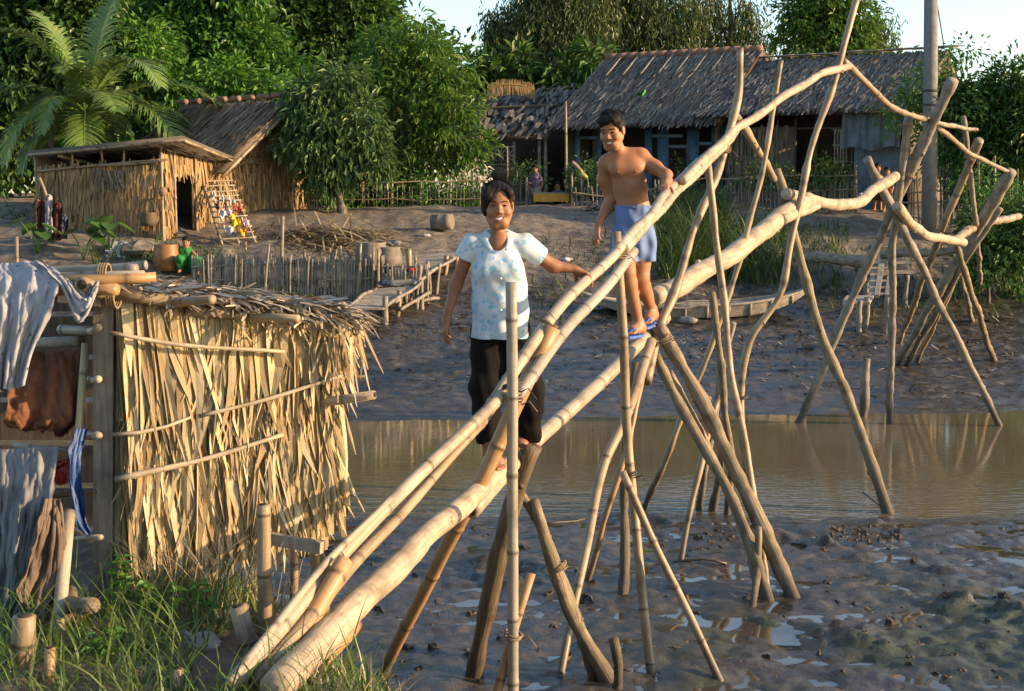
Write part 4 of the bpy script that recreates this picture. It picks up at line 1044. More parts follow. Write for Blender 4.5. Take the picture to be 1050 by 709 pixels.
# ================= the long thatched house on the right: two blocks under thatch
def big_house():
    rdir = unit(vec([4.07, -2.3, 0])); fn = vec([rdir[1], -rdir[0], 0])      # front normal
    if fn[1] > 0: fn = -fn
    up = vec([0, 0, 1]); P = lambda b, z: vec([b[0], b[1], z])
    def block(name, label, rl, rr, eave_off, ez, gable, roofmat):
        rl = vec(rl); rr = vec(rr); z = (rl[2] + rr[2]) / 2; rl[2] = rr[2] = z
        g = 2.55
        t = thing(name, (rl[0], rl[1], g), label, 'house')
        mb = MB()
        e0 = P(rl + fn * eave_off - rdir * .25, ez); e1 = P(rr + fn * eave_off + rdir * .0, ez)
        thatch(mb, e0, e1, rr, rl, 24, 44, .38, .05, .14, rag=.05)
        k0 = P(rl - fn * eave_off, ez); k1 = P(rr - fn * eave_off, ez)
        thatch(mb, k1, k0, rl, rr, 8, 8, .6, .14, .14)
        ro = mb.build('roof', roofmat, t)
        return t, ro, rl, rr, e0, e1, g, z
    # left block
    t, ro, rl, rr, e0, e1, g, z = block('thatched_house', 'large thatched house with a row of ridge tiles and white battens, behind the walking man', at(622, 63, 42.0), at(781, 51, 39.5), 3.35, 4.92, True, M['thatch_grey'])
    mb = MB()
    L = np.linalg.norm(rr - rl)
    for k in range(15):
        q = rl + (rr - rl) * (k + .5) / 15 + up * .06
        mb.tube([q - rdir * .19, q + rdir * .17], [.10, .12], 8)
    build_under(mb, 'ridge_tile', M['red_tile'], t, ro)
    sl = unit((e0 + e1) / 2 - (rl + rr) / 2); nn = np.cross(rdir, sl); nn = nn if nn[2] > 0 else -nn
    for px in (633, 650, 668, 686, 704, 722, 740):
        q = onplane(px + 3, 57 - (px - 633) * .06, (rl + rr) / 2 + fn * .2, fn); f = np.dot(q - rl, rdir)
        p0 = rl + rdir * f + sl * .12 + nn * .12; mb = MB(); mb.bar(p0, p0 + sl * 1.15, .05, .03, nn); build_under(mb, 'batten', M['plank'], t, ro)
    # gable at right with sunlit edge
    mb = MB(); w = rr - rdir * .25
    a, b, c = P(w + fn * 2.75, 5.2), P(w - fn * 2.75, 5.2), w - up * .25
    mb.add([a, b, c, a - rdir * .05, b - rdir * .05, c - rdir * .05], T=[[0, 1, 2], [5, 4, 3]], Q=[[0, 3, 4, 1], [1, 4, 5, 2], [2, 5, 3, 0]])
    leaf_panel(mb, P(w + fn * 2.7, g), P(w - fn * 2.7, g), P(w - fn * 2.7, 5.2), P(w + fn * 2.7, 5.2), 3, 10, .5, .08)
    mb.build('gable_wall', M['leafwall'], t)
    mb = MB(); mb.bar(rr + rdir * .03 - up * .07, P(rr + fn * 3.35, 4.92) + rdir * .03 - up * .07, .06, .2, up); mb.bar(rr + rdir * .03 - up * .07, P(rr - fn * 3.35, 4.92) + rdir * .03 - up * .07, .06, .2, up)
    build_under(mb, 'verge_board', M['bam_brown'], t, ro)
    # front wall set back under the eave, mostly dark openings
    wp = (rl + rr) / 2 + fn * 2.6
    fw = lambda px, py: onplane(px, py, wp, fn)
    zt = 5.0
    def wpanel(x0, x1, y0, y1, mat, name, th=.06, off=0.0):
        mb = MB(); q0 = fw(x0, (y0 + y1) / 2); q1 = fw(x1, (y0 + y1) / 2)
        z1 = fw((x0 + x1) / 2, y0)[2] if y0 is not None else zt; z0 = g if y1 is None else fw((x0 + x1) / 2, y1)[2]
        o = fn * off
        slab(mb, P(q0 + o, z0), P(q1 + o, z0), P(q1 + o, z1), P(q0 + o, z1), th); return mb.build(name, mat, t)
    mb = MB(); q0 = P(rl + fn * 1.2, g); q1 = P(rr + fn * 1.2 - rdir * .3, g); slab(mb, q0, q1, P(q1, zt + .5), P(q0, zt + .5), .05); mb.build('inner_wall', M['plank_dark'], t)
    mb = MB(); q0 = P(rl + fn * 2.6, g); slab(mb, P(q0 - fn * 5, g), q0, P(q0, zt), P(q0 - fn * 5, zt), .05); mb.build('side_wall', M['leafwall_grey'], t)
    for (x0, x1, m) in ((589, 594, 'tin_blue'), (607, 612, 'plank_dark'), (612, 616, 'blue_paint'), (661, 668, 'blue_paint'), (674, 685, 'blue_paint'), (704, 716, 'blue_paint'), (729, 742, 'blue_paint')):
        mb = MB(); a = fw(x0, 165); b = fw(x1, 165); slab(mb, P(a, g), P(b, g), P(b, zt), P(a, zt), .1); mb.build('post', M[m], t)
    for (x0, y0, x1, y1) in ((594, 140, 612, 143), (668, 138, 700, 141), (684, 149, 706, 152), (716, 146, 730, 149)):
        mb = MB(); a = fw(x0, (y0 + y1) / 2); b = fw(x1, (y0 + y1) / 2); mb.bar(a, b, .05, .09); mb.build('rail', M['tin_blue'], t)
    mb = MB(); a, b = fw(648, 180), fw(736, 180); slab(mb, P(a - fn * .1, g), P(b - fn * .1, g), P(b - fn * .1, g + .75), P(a - fn * .1, g + .75), .05); mb.build('low_wall', M['plank_dark'], t)
    # doorway bench seen left of the post
    left = (fw, fn, rdir, g)
    # right block
    t2, ro2, rl2, rr2, e02, e12, g2, z2 = block('thatched_house', 'plainer thatched house under the bridge rail, hung with a blue-grey sheet beside the concrete pole', at(764, 63, 39.6), at(972, 53, 36.4), 3.2, 5.12, False, M['thatch_grey'])
    mb = MB()
    for k in range(9):
        f = k / 9; q = rl2 + (rr2 - rl2) * (f + .05) + up * .1
        mb.bar(q, q + (rr2 - rl2) * .108 + up * R.uniform(-.01, .02), .34, .035)
    build_under(mb, 'ridge_board', M['plank'], t2, ro2)
    wp2 = (rl2 + rr2) / 2 + fn * 2.45
    f2 = lambda px, py: onplane(px, py, wp2, fn)
    def pan(x0, x1, y0, y1, mat, name, th=.05, off=0.0, parent=t2):
        mb = MB(); a = f2(x0, (y0 + y1) / 2) + fn * off; b = f2(x1, (y0 + y1) / 2) + fn * off
        z1 = f2((x0 + x1) / 2, y0)[2]; z0 = f2((x0 + x1) / 2, y1)[2]
        slab(mb, P(a, z0), P(b, z0), P(b, z1), P(a, z1), th); return mb.build(name, mat, parent)
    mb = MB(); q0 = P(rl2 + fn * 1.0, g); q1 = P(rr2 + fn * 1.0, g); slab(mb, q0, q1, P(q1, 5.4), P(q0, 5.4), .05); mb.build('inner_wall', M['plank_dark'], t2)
    mb = MB(); a, b = f2(747, 165), f2(814, 165); leaf_panel(mb, P(a, g), P(b, g), P(b, 4.75), P(a, 4.75), 5, 20, .4, .06, .05); mb.build('wall', M['leafwall_grey'], t2)
    mb = MB(); a, b = f2(836, 165), f2(872, 165); leaf_panel(mb, P(a, g), P(b, g), P(b, g + .9), P(a, g + .9), 3, 20, .4, .06, .05); mb.build('wall', M['leafwall_grey'], t2)
    wn = MB()
    for px in (856, 859, 862, 865, 868):
        wn.bar(f2(px, 133), f2(px, 166), .035, .035, fn)
    for py in (133, 149, 166): wn.bar(f2(854, py), f2(870, py), .04, .04)
    wn.build('window_grille', M['plank'], t2)
    for px in (745, 815, 836, 873, 926):
        mb = MB(); a = P(f2(px, 165), g); sticks(mb, [(a, P(a, 5.15))], .05); mb.build('post', M['plank_dark'], t2)
    mb = MB(); mb.bar(f2(815, 132), f2(872, 131), .05, .05); mb.build('rail', M['bam_tan'], t2)
    # corrugated tin panel
    mb = MB(); a, b = f2(876, 180) + fn * .05, f2(926, 180) + fn * .05; n = 60
    xs = np.linspace(0, 1, n); off = .018 * np.sin(xs * 2 * np.pi * 17)
    V = []
    for x, o in zip(xs, off):
        q = a + (b - a) * x + fn * o; V += [P(q, g), P(q, f2(900, 150)[2])]
    mb.add(V, [[2 * i, 2 * i + 2, 2 * i + 3, 2 * i + 1] for i in range(n - 1)]); mb.build('tin_panel', M['tin_blue'], t2)
    mb = MB(); q0 = P(rr2 + fn * 2.4 - rdir * .3, g); slab(mb, q0, P(q0 - fn * 4.8, g), P(q0 - fn * 4.8, 5.1), P(q0, 5.1), .05); mb.build('side_wall', M['leafwall_grey'], t2)
    mb = MB(); w = rr2 - rdir * .3; a, b, c = P(w + fn * 2.6, 5.2), P(w - fn * 2.6, 5.2), w - up * .2
    mb.add([a, b, c], T=[[0, 1, 2]]); mb.build('gable_wall', M['leafwall_grey'], t2)
    # sheet hung in front: folded cloth
    sh = MB(); a, b = f2(869, 140) + fn * .5, f2(928, 140) + fn * .5; zt_, zb = f2(900, 114)[2], f2(900, 153)[2]
    nx, nz = 40, 14; V = []
    for j in range(nz):
        for i in range(nx):
            u, v = i / (nx - 1), j / (nz - 1)
            q = a + (b - a) * u + fn * (.05 * math.sin(u * 23 + v * 2) * (.3 + v) + .03 * math.sin(u * 51))
            V.append(P(q, zt_ + (zb - zt_) * v + .05 * math.sin(u * 9) * v))
    sh.add(V, [[j * nx + i, j * nx + i + 1, (j + 1) * nx + i + 1, (j + 1) * nx + i] for j in range(nz - 1) for i in range(nx - 1)])
    mesh_thing(sh, 'hanging_sheet', M['sack_blue'], 'faded blue-grey sheet hung under the eave beside the concrete pole', 'sheet', base=tuple(P((a + b) / 2, zb)))
    return left, f2
(house_fw, house_fn, house_rd, house_g), house_f2 = big_house()

# ================= old lean-to left of the big house
def leanto():
    o = ground_pt(505, 40.5); g = o[2] - .1
    t = thing('ruined_shelter', (o[0], o[1], g), 'dark half-ruined lean-to with bare rafters and a lattice screen, left of the large thatched house', 'shelter')
    A = lambda px, py, d: vec(at(px, py, d))
    mb = MB(); thatch(mb, A(480, 140, 39.5), A(560, 140, 38.8), A(592, 92, 42.5), A(496, 102, 43.0), 8, 14, .6, .12, .1, rag=.25); ro = mb.build('roof', M['thatch_grey'], t)
    mb = MB(); sticks(mb, [(A(490, 98, 42.6), A(592, 89, 42.2)), (A(500, 97, 42.4), A(484, 135, 39.3)), (A(540, 96, 42.3), A(505, 140, 39.2)), (A(565, 94, 42), A(520, 140, 39.1)), (A(484, 112, 41), A(575, 108, 40.6)), (A(570, 96, 42), A(545, 140, 39.0))], .05); build_under(mb, 'rafter', M['wood_dark'], t, ro)
    for px, y0 in ((492, 125), (527, 145), (553, 138), (559, 138)):
        mb = MB(); p = vec(ground_pt(px, 38.8)); sticks(mb, [(p - vec([0, 0, .2]), A(px, y0, 39.2))], .06); mb.build('post', M['wood_grey'], t)
    mb = MB(); slab(mb, A(470, 212, 43.5), A(600, 212, 43.5), A(600, 100, 43.5), A(470, 100, 43.5), .05); mb.build('rear_wall', M['plank_dark'], t)
    mb = MB(); slab(mb, A(492, 186, 38.9), A(527, 186, 38.9), A(527, 169, 38.9), A(492, 170, 38.9), .04); mb.build('plank_wall', M['plank_dark'], t)
    mb = MB()
    for k in range(4):
        x0 = 494 + k * 8; cx, cy = x0 + 4, 160
        for q in range(4):
            a = q * math.pi / 4; mb.bar(A(cx - 4.5 * math.cos(a), cy - 8 * math.sin(a), 38.86), A(cx + 4.5 * math.cos(a), cy + 8 * math.sin(a), 38.86), .03, .03)
    for py in (151, 160, 169): mb.bar(A(492, py, 38.88), A(528, py, 38.88), .04, .04)
    mb.build('lattice', M['wood_grey'], t)
    # dry frond thrown over the roof
    f = MB(); P = np.array([A(x, y, 41.5) for x, y in catmull([(500, 92, 0), (515, 87, 0), (535, 88, 0), (549, 93, 0)], 8)[:, :2]])
    f.tube(P, np.linspace(.04, .015, len(P)), 6)
    m = 70; idx = np.linspace(0, len(P) - 2, m); k = idx.astype(int)
    f.strips(P[k], unit(np.tile(vec([.15, -.45, -1.0]), (m, 1)) + RG.normal(size=(m, 3)) * .12), np.tile(vec([1.0, 0, 0]), (m, 1)), .28 + .1 * RG.random(m), .06, np.tile(vec([0, -.3, -.5]), (m, 1)), 3, .3)
    f.strips(P[k], unit(np.tile(vec([.15, .25, 1.0]), (m, 1)) + RG.normal(size=(m, 3)) * .12), np.tile(vec([1.0, 0, 0]), (m, 1)), .13 + .05 * RG.random(m), .06, np.tile(vec([0, -.3, -.3]), (m, 1)), 3, .3)
    mesh_thing(f, 'palm_frond', M['palm_dry'], 'dry orange-brown palm frond lying on the lean-to roof', 'frond')
leanto()
# concrete utility pole
def utility_pole():
    p = vec(ground_pt(952, 30.6)); t = thing('utility_pole', tuple(p), 'tall grey concrete pole rising out of the picture by the thatched house', 'pole')
    mb = MB(); h = 9.0; top = vec(at(955, -60, 30.6)); 
    mb.tube([p - vec([0, 0, .3]), p * .5 + top * .5, top], [.17, .155, .14], 14); mb.build('shaft', M['concrete'], t)
    mb = MB(); a = vec(at(957, -20, 30.5)); b = vec(at(968, 48, 34.0)); mb.tube([a, (a + b) / 2, b], [.015] * 3, 5); mb.build('stay_wire', M['rope_dark'], t)
    q = p * .55 + top * .45
    for k in range(2):
        mb = MB(); mb.tube([q + vec([0, 0, .3 * k]), q + vec([0, 0, .3 * k + .05])], [.165, .165], 14); mb.build('band', M['rope_dark'], t)
utility_pole()

# ================= fences
def fence(label, posts, rails, pickets, mat='bam_tan', mat2='wood_grey', rp=.035, group=None, name='bamboo_fence', pr=.024):
    """posts: (px, ytop, d) standing on the ground; rails: lists of (px, py, d); pickets: (px0, px1, n, ytop, ybottom, d0, d1, jitter)"""
    b = vec(ground_pt(posts[0][0], posts[0][2])); t = thing(name, tuple(b), label, 'fence', group)
    for (px, yt, d, *lean) in posts:
        p = vec(ground_pt(px, d)); mb = MB(); dx = lean[0] if lean else 0
        sticks(mb, [(p - vec([0, 0, .2]), vec(at(px + dx, yt, d)))], rp * R.uniform(.8, 1.25)); mb.build('post', M[mat if R.random() < .7 else mat2], t)
    for pts in rails:
        mb = MB(); pole(mb, [vec(at(*q)) for q in pts], .024, .018, 6, wob=.02, knots=False); mb.build('rail', M[mat], t)
    mb = MB()
    for (x0, x1, n, yt, yb, d0, d1, jit) in pickets:
        for i in range(n):
            f = (i + R.uniform(.2, .8)) / n; px = x0 + (x1 - x0) * f; d = d0 + (d1 - d0) * f
            t0 = yt[0] + (yt[1] - yt[0]) * f if isinstance(yt, tuple) else yt
            b0 = yb[0] + (yb[1] - yb[0]) * f if isinstance(yb, tuple) else yb
            sticks(mb, [(vec(at(px, b0, d)) - vec([0, 0, .12]), vec(at(px + R.uniform(-jit, jit), t0 + R.uniform(-4, 4) * (jit + 1) * .4, d + R.uniform(-.05, .05))))], pr * R.uniform(.7, 1.3), 5)
    if pickets: mb.build('pickets', M[mat2], t)
    return t
# river fence below the left hut
fence('weathered bamboo stake fence along the bank below the leaning rack', [(200, 262, 26.6), (228, 258, 26.5), (252, 248, 26.4), (270, 250, 26.3, 6), (290, 222, 26.3), (312, 256, 26.3), (335, 256, 26.3, 10), (349, 252, 26.2), (366, 250, 26.1, 4), (383, 252, 26.1), (388, 255, 26.0), (426, 262, 26.0)],
      [[(196, 274, 26.5), (300, 270, 26.3), (430, 274, 26.0)], [(196, 288, 26.5), (300, 286, 26.3), (430, 287, 26)]], [(196, 395, 84, 264, 310, 26.5, 26.1, 1.2), (395, 440, 20, 274, 305, 26.0, 26.0, 1.5)])
fence('tall bamboo picket fence in front of the clipped hedge', [(330, 196, 33.6), (345, 193, 33.6), (372, 186, 33.6), (402, 186, 33.6), (432, 186, 33.6), (462, 186, 33.6), (492, 188, 33.6)],
      [[(318, 190, 33.5), (400, 188, 33.4), (500, 185, 33.5)], [(318, 206, 33.5), (495, 204, 33.5)], [(318, 222, 33.5), (495, 221, 33.5)]], [(320, 498, 44, 190, 236, 33.6, 33.6, 1)], pr=.017)
fence('sunlit bamboo hurdle under the broad-leaved tree', [(317, 200, 32.6), (352, 198, 32.8)], [[(316, 202, 32.5), (354, 200, 32.7)], [(316, 214, 32.5), (354, 213, 32.7)], [(316, 232, 32.5), (354, 230, 32.7)]], [(318, 352, 11, 200, 238, 32.6, 32.8, .5)])
fence('ragged stick fence between the doorway and the reeds', [(580, 104, 36.4), (586, 178, 35.0), (596, 180, 35.0), (615, 165, 35.0), (640, 176, 35.0), (660, 178, 35.0), (678, 178, 35)], [[(582, 213, 34.9), (628, 214, 34.9), (690, 210, 34.9)], [(585, 198, 34.9), (640, 200, 34.9), (735, 180, 34.7)]], [(586, 690, 34, 188, 216, 35, 34.8, 4)])
fence('low rail fence in front of the wattle wall and barred window', [(732, 178, 34.2), (765, 176, 34), (800, 178, 33.8), (835, 178, 33.6), (877, 168, 33.3)], [[(725, 184, 34.2), (800, 181, 33.7), (879, 180, 33.2)], [(725, 198, 34.2), (800, 198, 33.8), (879, 194, 33.2)]], [(728, 878, 40, 190, 212, 34.2, 33.3, 2)])
fence('bamboo stake fence right of the concrete pole', [(968, 118, 31.5), (990, 150, 30.5), (1003, 155, 30.3), (1020, 160, 30)], [[(925, 198, 32), (985, 196, 31), (1045, 190, 30)], [(925, 208, 32), (1045, 206, 30)]], [(928, 1045, 30, 178, 225, 32, 30, 4)])
fence('crooked gate-side fence by the lattice screen', [(495, 185, 36.5), (520, 150, 37), (530, 175, 36.5), (540, 182, 36)], [[(495, 192, 36.4), (545, 188, 36)], [(495, 210, 36.4), (545, 208, 36)]], [(520, 545, 9, 188, 222, 36.4, 36, 2)])
# ------------------------------------------------------------------ the near shed on the left
M['cloth_white'] = m_cloth('spotted_white_cloth', (.46, .45, .46), dirt=(.32, .32, .34))
M['tarp_brown'] = m_cloth('brown_tarpaulin', (.13, .055, .03), .7, dirt=(.055, .028, .018))
M['cloth_taupe'] = m_cloth('taupe_cloth', (.16, .115, .085), dirt=(.07, .05, .038))
M['sack_grey'] = m_cloth('grey_white_sacking', (.19, .19, .195), dirt=(.11, .108, .11))
M['blue_plastic'] = m_plain('blue_plastic_sheet', (.015, .05, .17), .6, .3, 9)
M['red_plastic'] = m_plain('red_plastic', (.40, .04, .025), .4, .3, 7)
M['clod'] = m_plain('mud_clod', (.05, .040, .032), .75, .5, 14, bump=.5)
M['litter'] = m_strip('bank_litter', [(.03, .022, .015), (.10, .07, .045), (.05, .035, .025), (.22, .17, .12), (.035, .027, .02), (.13, .10, .07), (.45, .40, .34), (.06, .045, .03)], .85, .2)
M['gourd'] = m_plain('gourd_skin', (.30, .28, .05), .5, .3, 20)
M['stone'] = m_plain('pale_stone', (.33, .29, .25), .85, .35, 7, bump=.4)

def spotted(t_name, base, spots, scale, thr):
    t = NT(t_name)
    v = t.n('ShaderNodeTexVoronoi'); v.inputs['Scale'].default_value = scale; t.l(t.obj(), v.inputs[0])
    f = t.maprange(v.outputs['Distance'], thr * .6, thr, 1, 0)
    t.col(t.mix(f, base, spots)); t.rough(.85); t.spec(.15); return t.m
M['cloth_spot'] = spotted('dotted_white_cloth', (.27, .27, .29), (.05, .06, .09), 16, .14)

def sheet(fn, nu, nv, th=.004):
    """a cloth from fn(u, v) -> point, with a little thickness"""
    mb = MB()
    V = np.array([[fn(i / (nu - 1), j / (nv - 1)) for i in range(nu)] for j in range(nv)], float)
    n = np.cross(np.gradient(V, axis=1), np.gradient(V, axis=0)); n /= np.linalg.norm(n, axis=-1, keepdims=True) + 1e-9
    W = V - n * th
    i = np.arange(nv - 1)[:, None] * nu + np.arange(nu - 1)[None, :]
    Q = np.stack([i, i + 1, i + nu + 1, i + nu], -1).reshape(-1, 4)
    k = nu * nv
    mb.add(np.concatenate([V.reshape(-1, 3), W.reshape(-1, 3)]), np.concatenate([Q, (Q + k)[:, ::-1]]))
    return mb
def shed():
    sd0 = vec(at(107, 610, 5.5)); sd0[2] = gz(sd0[0], sd0[1])
    t = thing('thatch_shed', tuple(sd0), 'near lean-to shed walled with dry palm leaves, grass at its foot', 'shed')
    A = lambda px, py, d: vec(at(px, py, d))
    # square corner post
    mb = MB(); a = vec([sd0[0], 5.5, gz(sd0[0], 5.5) - .2]); b = A(109, 298, 5.5); mb.bar(a, b, .078, .085, (0, 1, 0)); mb.build('corner_post', M['timber'], t, smooth=False)
    # leaf wall: tiers of long strips under three battens
    L0, L1 = A(114, 304, 5.47), A(345, 332, 5.92)
    x = unit(L1 - L0); n = np.cross(x, [0, 0, 1.0]); n = unit(n); n = n if n[1] < 0 else -n
    mb = MB()
    W = np.linalg.norm(L1 - L0)
    # backing: older, darker leaves
    for (m, z0, LL, off) in ((340, -.06, 1.05, -.035), (300, -.5, .62, -.03)):
        f = RG.random(m) * 1.0; p = L0 * (1 - f)[:, None] + L1 * f[:, None] + np.array([0, 0, z0]) + n * off
        mb.strips(p, unit(np.array([0, 0, -1.0]) + x * (RG.normal(size=m) * .07)[:, None]), unit(x + n * (RG.normal(size=m) * .2)[:, None]), LL * (.85 + .25 * RG.random(m)) * (1 - .34 * f), .05, np.zeros((m, 3)), 3, .5)
    # the bottom batten line climbs to the right, as the land falls away
    tiers = [(.00, .00, 360, .50, .052), (-.10, -.05, 300, .52, .052), (-.40, -.30, 330, .44, .052), (-.55, -.38, 300, .50, .055), (-.70, -.52, 340, .44, .050), (-.80, -.62, 190, .40, .044)]
    tiers = [(a, b, int(m * 1.15), LL, ww * 1.1) for a, b, m, LL, ww in tiers] + [(-.02, -.02, 160, .3, .012), (-.42, -.32, 170, .3, .010), (-.72, -.54, 200, .32, .009)]
    for (za, zb, m, LL, ww) in tiers:
        f = np.sort(RG.random(m) * .985); p = L0 * (1 - f)[:, None] + L1 * f[:, None]
        p[:, 2] += za * (1 - f) + zb * f + RG.normal(size=m) * .02
        ww = ww * .8; p += n * (.010 + .035 * RG.random(m))[:, None]; p += x * (.03 * (1 - f))[:, None]
        lean = .10 * np.sin(f * 9 + za * 8) + RG.normal(size=m) * .11 + .05 * sstep(.8, 1.0, f)
        d0 = unit(np.array([0, 0, -1.0]) + x * (lean * np.clip(f * 7, 0, 1))[:, None] + n * (.03 + .09 * RG.random(m))[:, None])
        mb.strips(p, d0, unit(x + n * (RG.normal(size=m) * .5)[:, None]), LL * (.6 + .75 * RG.random(m)) * (1 - .42 * f ** 1.5), ww * (.55 + .9 * RG.random(m)), x * (RG.normal(size=m) * .34 * np.clip(f * 9, 0, 1))[:, None] + n * (-.2 + .42 * RG.random(m))[:, None] + np.array([0, 0, -.3]), 6, .06, twist=RG.normal(size=m) * .6)
    wl = mb.build('leaf_wall', M['thatch_near'], t, smooth=False)
    for (x0, y0, x1, y1, r) in ((112, 341, 292, 361, .010), (116, 446, 196, 428, .009), (204, 427, 352, 385, .010), (118, 492, 290, 446, .0125)):
        f0 = (x0 - 114) / 231; f1 = (x1 - 114) / 231
        mb = MB(); a = A(x0, y0, 5.36 + .45 * f0); b = A(x1, y1, 5.36 + .45 * f1); pole(mb, [a, (a + b) / 2 + np.array([0, -.015, -.01]), b], r, r * .75, 7, wob=.006, knots=False)
        build_under(mb, 'batten', M['bam_pale'], t, wl)
    # roof of layered dry leaf
    z = lambda px, py, d: A(px, py, d)
    e0, e1 = A(60, 297, 5.40), A(372, 331, 5.85); r0, r1 = A(62, 283, 7.2), A(352, 318, 7.4)
    mb = MB(); nn = slab(mb, e0, e1, r1, r0, .05)
    def fringe(a, b, m, dirv, LL, ww, up=.0, mat=0):
        f = RG.random(m); p = a * (1 - f)[:, None] + b * f[:, None] + np.array([0, 0, 1.0]) * (.0 + .05 * RG.random(m))[:, None] + unit(r0 - e0) * (.25 * RG.random(m))[:, None]
        d0 = unit(np.array(dirv) + RG.normal(size=(m, 3)) * .35 * np.array([1, .6, .35]))
        mb.strips(p, d0, unit(np.cross(d0, [0, 0, 1.0]) + np.array([0, 0, 1.0]) * (RG.normal(size=m) * .4)[:, None]), LL * (.5 + .8 * RG.random(m)), ww * (.5 + RG.random(m)), np.array([0, 0, -.35]) + RG.normal(size=(m, 3)) * .2, 3, .3, twist=RG.normal(size=m) * .8)
    fringe(e0 + (e1 - e0) * .22, e1, 620, (.45, -.85, -.05), .14, .016); fringe(e0 + (e1 - e0) * .3, e1 - (e1 - e0) * .05, 420, (.7, -.5, -.05), .16, .018)
    fringe(e1 - (e1 - e0) * .05, r1, 160, (.6, -.4, -.3), .12, .018)
    for k in range(9):
        a = e0 * (1 - k / 9) + r0 * k / 9; b = e1 * (1 - k / 9) + r1 * k / 9
        fringe(a + (b - a) * .08, b - (b - a) * .05, 260, (.6, -.75, .0), .18, .02)
    ro = mb.build('roof', M['roofedge'], t, smooth=False)
    mb = MB(); f = lambda a, b, m: None
    m = 60; ff = RG.random(m) ; p = (e0 + (e1 - e0) * .5) * (1 - ff)[:, None] + e1 * ff[:, None]
    mb.strips(p, unit(np.array([.25, -.15, -1.0]) + RG.normal(size=(m, 3)) * .25), np.tile(x, (m, 1)), .05 + .13 * RG.random(m), .014, RG.normal(size=(m, 3)) * .3, 3, .3)
    # tuft hanging at the right corner
    m = 60; p = e1 + RG.normal(size=(m, 3)) * np.array([.035, .04, .03]) + np.array([-.09, 0, -.02])
    mb.strips(p, unit(np.array([.05, -.1, -1.0]) + RG.normal(size=(m, 3)) * .16), np.tile(x, (m, 1)), .12 + .18 * RG.random(m), .014, RG.normal(size=(m, 3)) * .2, 4, .3)
    m = 26; p = e1 + np.array([-.14, .05, -.30]) + RG.normal(size=(m, 3)) * np.array([.03, .03, .05])
    mb.strips(p, unit(np.array([.04, -.05, -1.0]) + RG.normal(size=(m, 3)) * .12), np.tile(x, (m, 1)), .28 + .25 * RG.random(m), .020, RG.normal(size=(m, 3)) * .25, 4, .2, twist=RG.normal(size=m))
    build_under(mb, 'leaf_fringe', M['thatch_near'], t, ro, smooth=False)
    # bamboo bundle along the roof edge, rafters poking out
    for (p0, p1, r, mt, ho) in (((8, 290, 5.42), (147, 284, 5.30), .027, 'bam_grey', True), ((6, 300, 5.36), (120, 297, 5.22), .024, 'bam_brown', False), ((20, 281, 5.6), (140, 276, 5.45), .022, 'bam_grey', False), ((60, 286, 5.2), (160, 284, 5.3), .020, 'bam_brown', True), ((5, 286, 5.9), (150, 272, 5.8), .02, 'bam_grey', False)):
        mb = MB(); bamboo(mb, [A(*p0), A(*p1)], r, r * .95, .4, 10, .006, hollow=(False, ho)); mb.build('roof_pole', [M[mt], M['hole']], t)
    for (p0, p1, r) in (((84, 292, 5.15), (118, 304, 5.45), .032), ((118, 302, 5.4), (186, 309, 5.5), .024), ((170, 312, 5.52), (218, 307, 5.3), .018), ((190, 318, 5.56), (300, 328, 5.72), .022), ((255, 326, 5.6), (306, 327, 5.5), .016)):
        mb = MB(); bamboo(mb, [A(*p0), A(*p1)], r, r, .3, 9, .004, hollow=(True, False)); mb.build('rafter', [M['bam_tan'], M['hole']], t)
    # lashings at the corner
    for (px, py) in ((116, 303), (108, 284)):
        a = A(px, py, 5.36); tt = np.linspace(0, 8 * np.pi, 70)
        mb = MB(); mb.tube(np.stack([a[0] + .012 * tt / 8 - .02, a[1] + .05 * np.cos(tt), a[2] + .05 * np.sin(tt)], -1), np.full(70, .005), 5); mb.build('lashing', M['rope'], t)
    # posts and rails on the river side
    def post(px0, py0, px1, py1, d, r, mat='bam_tan', name='post'):
        top = A(px0, py0, d); ft = A(px1, py1, d); ft[2] = min(ft[2], gz(ft[0], ft[1])) - .15
        mb = MB(); bamboo(mb, [top, ft], r, r, .35, 9, .006); mb.build(name, [M[mat], M['hole']], t)
    post(322, 338, 318, 400, 6.0, .022); post(302, 500, 301, 604, 6.3, .020); post(332, 500, 333, 640, 5.95, .021); post(326, 338, 330, 520, 6.9, .026, 'bam_grey'); post(262, 330, 258, 600, 7.0, .03, 'bam_grey')
    for (p0, p1, r, mt) in (((300, 415, 5.9), (384, 405, 5.75), .021, 'bam_pale'), ((300, 392, 6.1), (374, 386, 6.0), .006, 'bam_pale'), ((290, 345, 6.6), (366, 350, 6.4), .012, 'bam_tan'), ((292, 357, 6.8), (362, 356, 6.5), .013, 'bam_tan'), ((296, 372, 6.6), (360, 366, 6.4), .010, 'bam_tan')):
        mb = MB(); bamboo(mb, [A(*p0), A(*p1)], r, r * .9, .3, 8, .008, hollow=(False, True)); mb.build('rail', [M[mt], M['hole']], t)
    mb = MB(); mb.bar(A(276, 552, 5.7), A(330, 562, 5.6), .03, .05); mb.build('plank_rail', M['plank'], t, smooth=False)
    # dim inside: back and side boards, inner poles
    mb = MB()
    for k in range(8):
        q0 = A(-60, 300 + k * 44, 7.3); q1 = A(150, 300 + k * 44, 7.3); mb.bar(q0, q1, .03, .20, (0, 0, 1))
    mb.build('back_boards', M['plank_dark'], t, smooth=False)
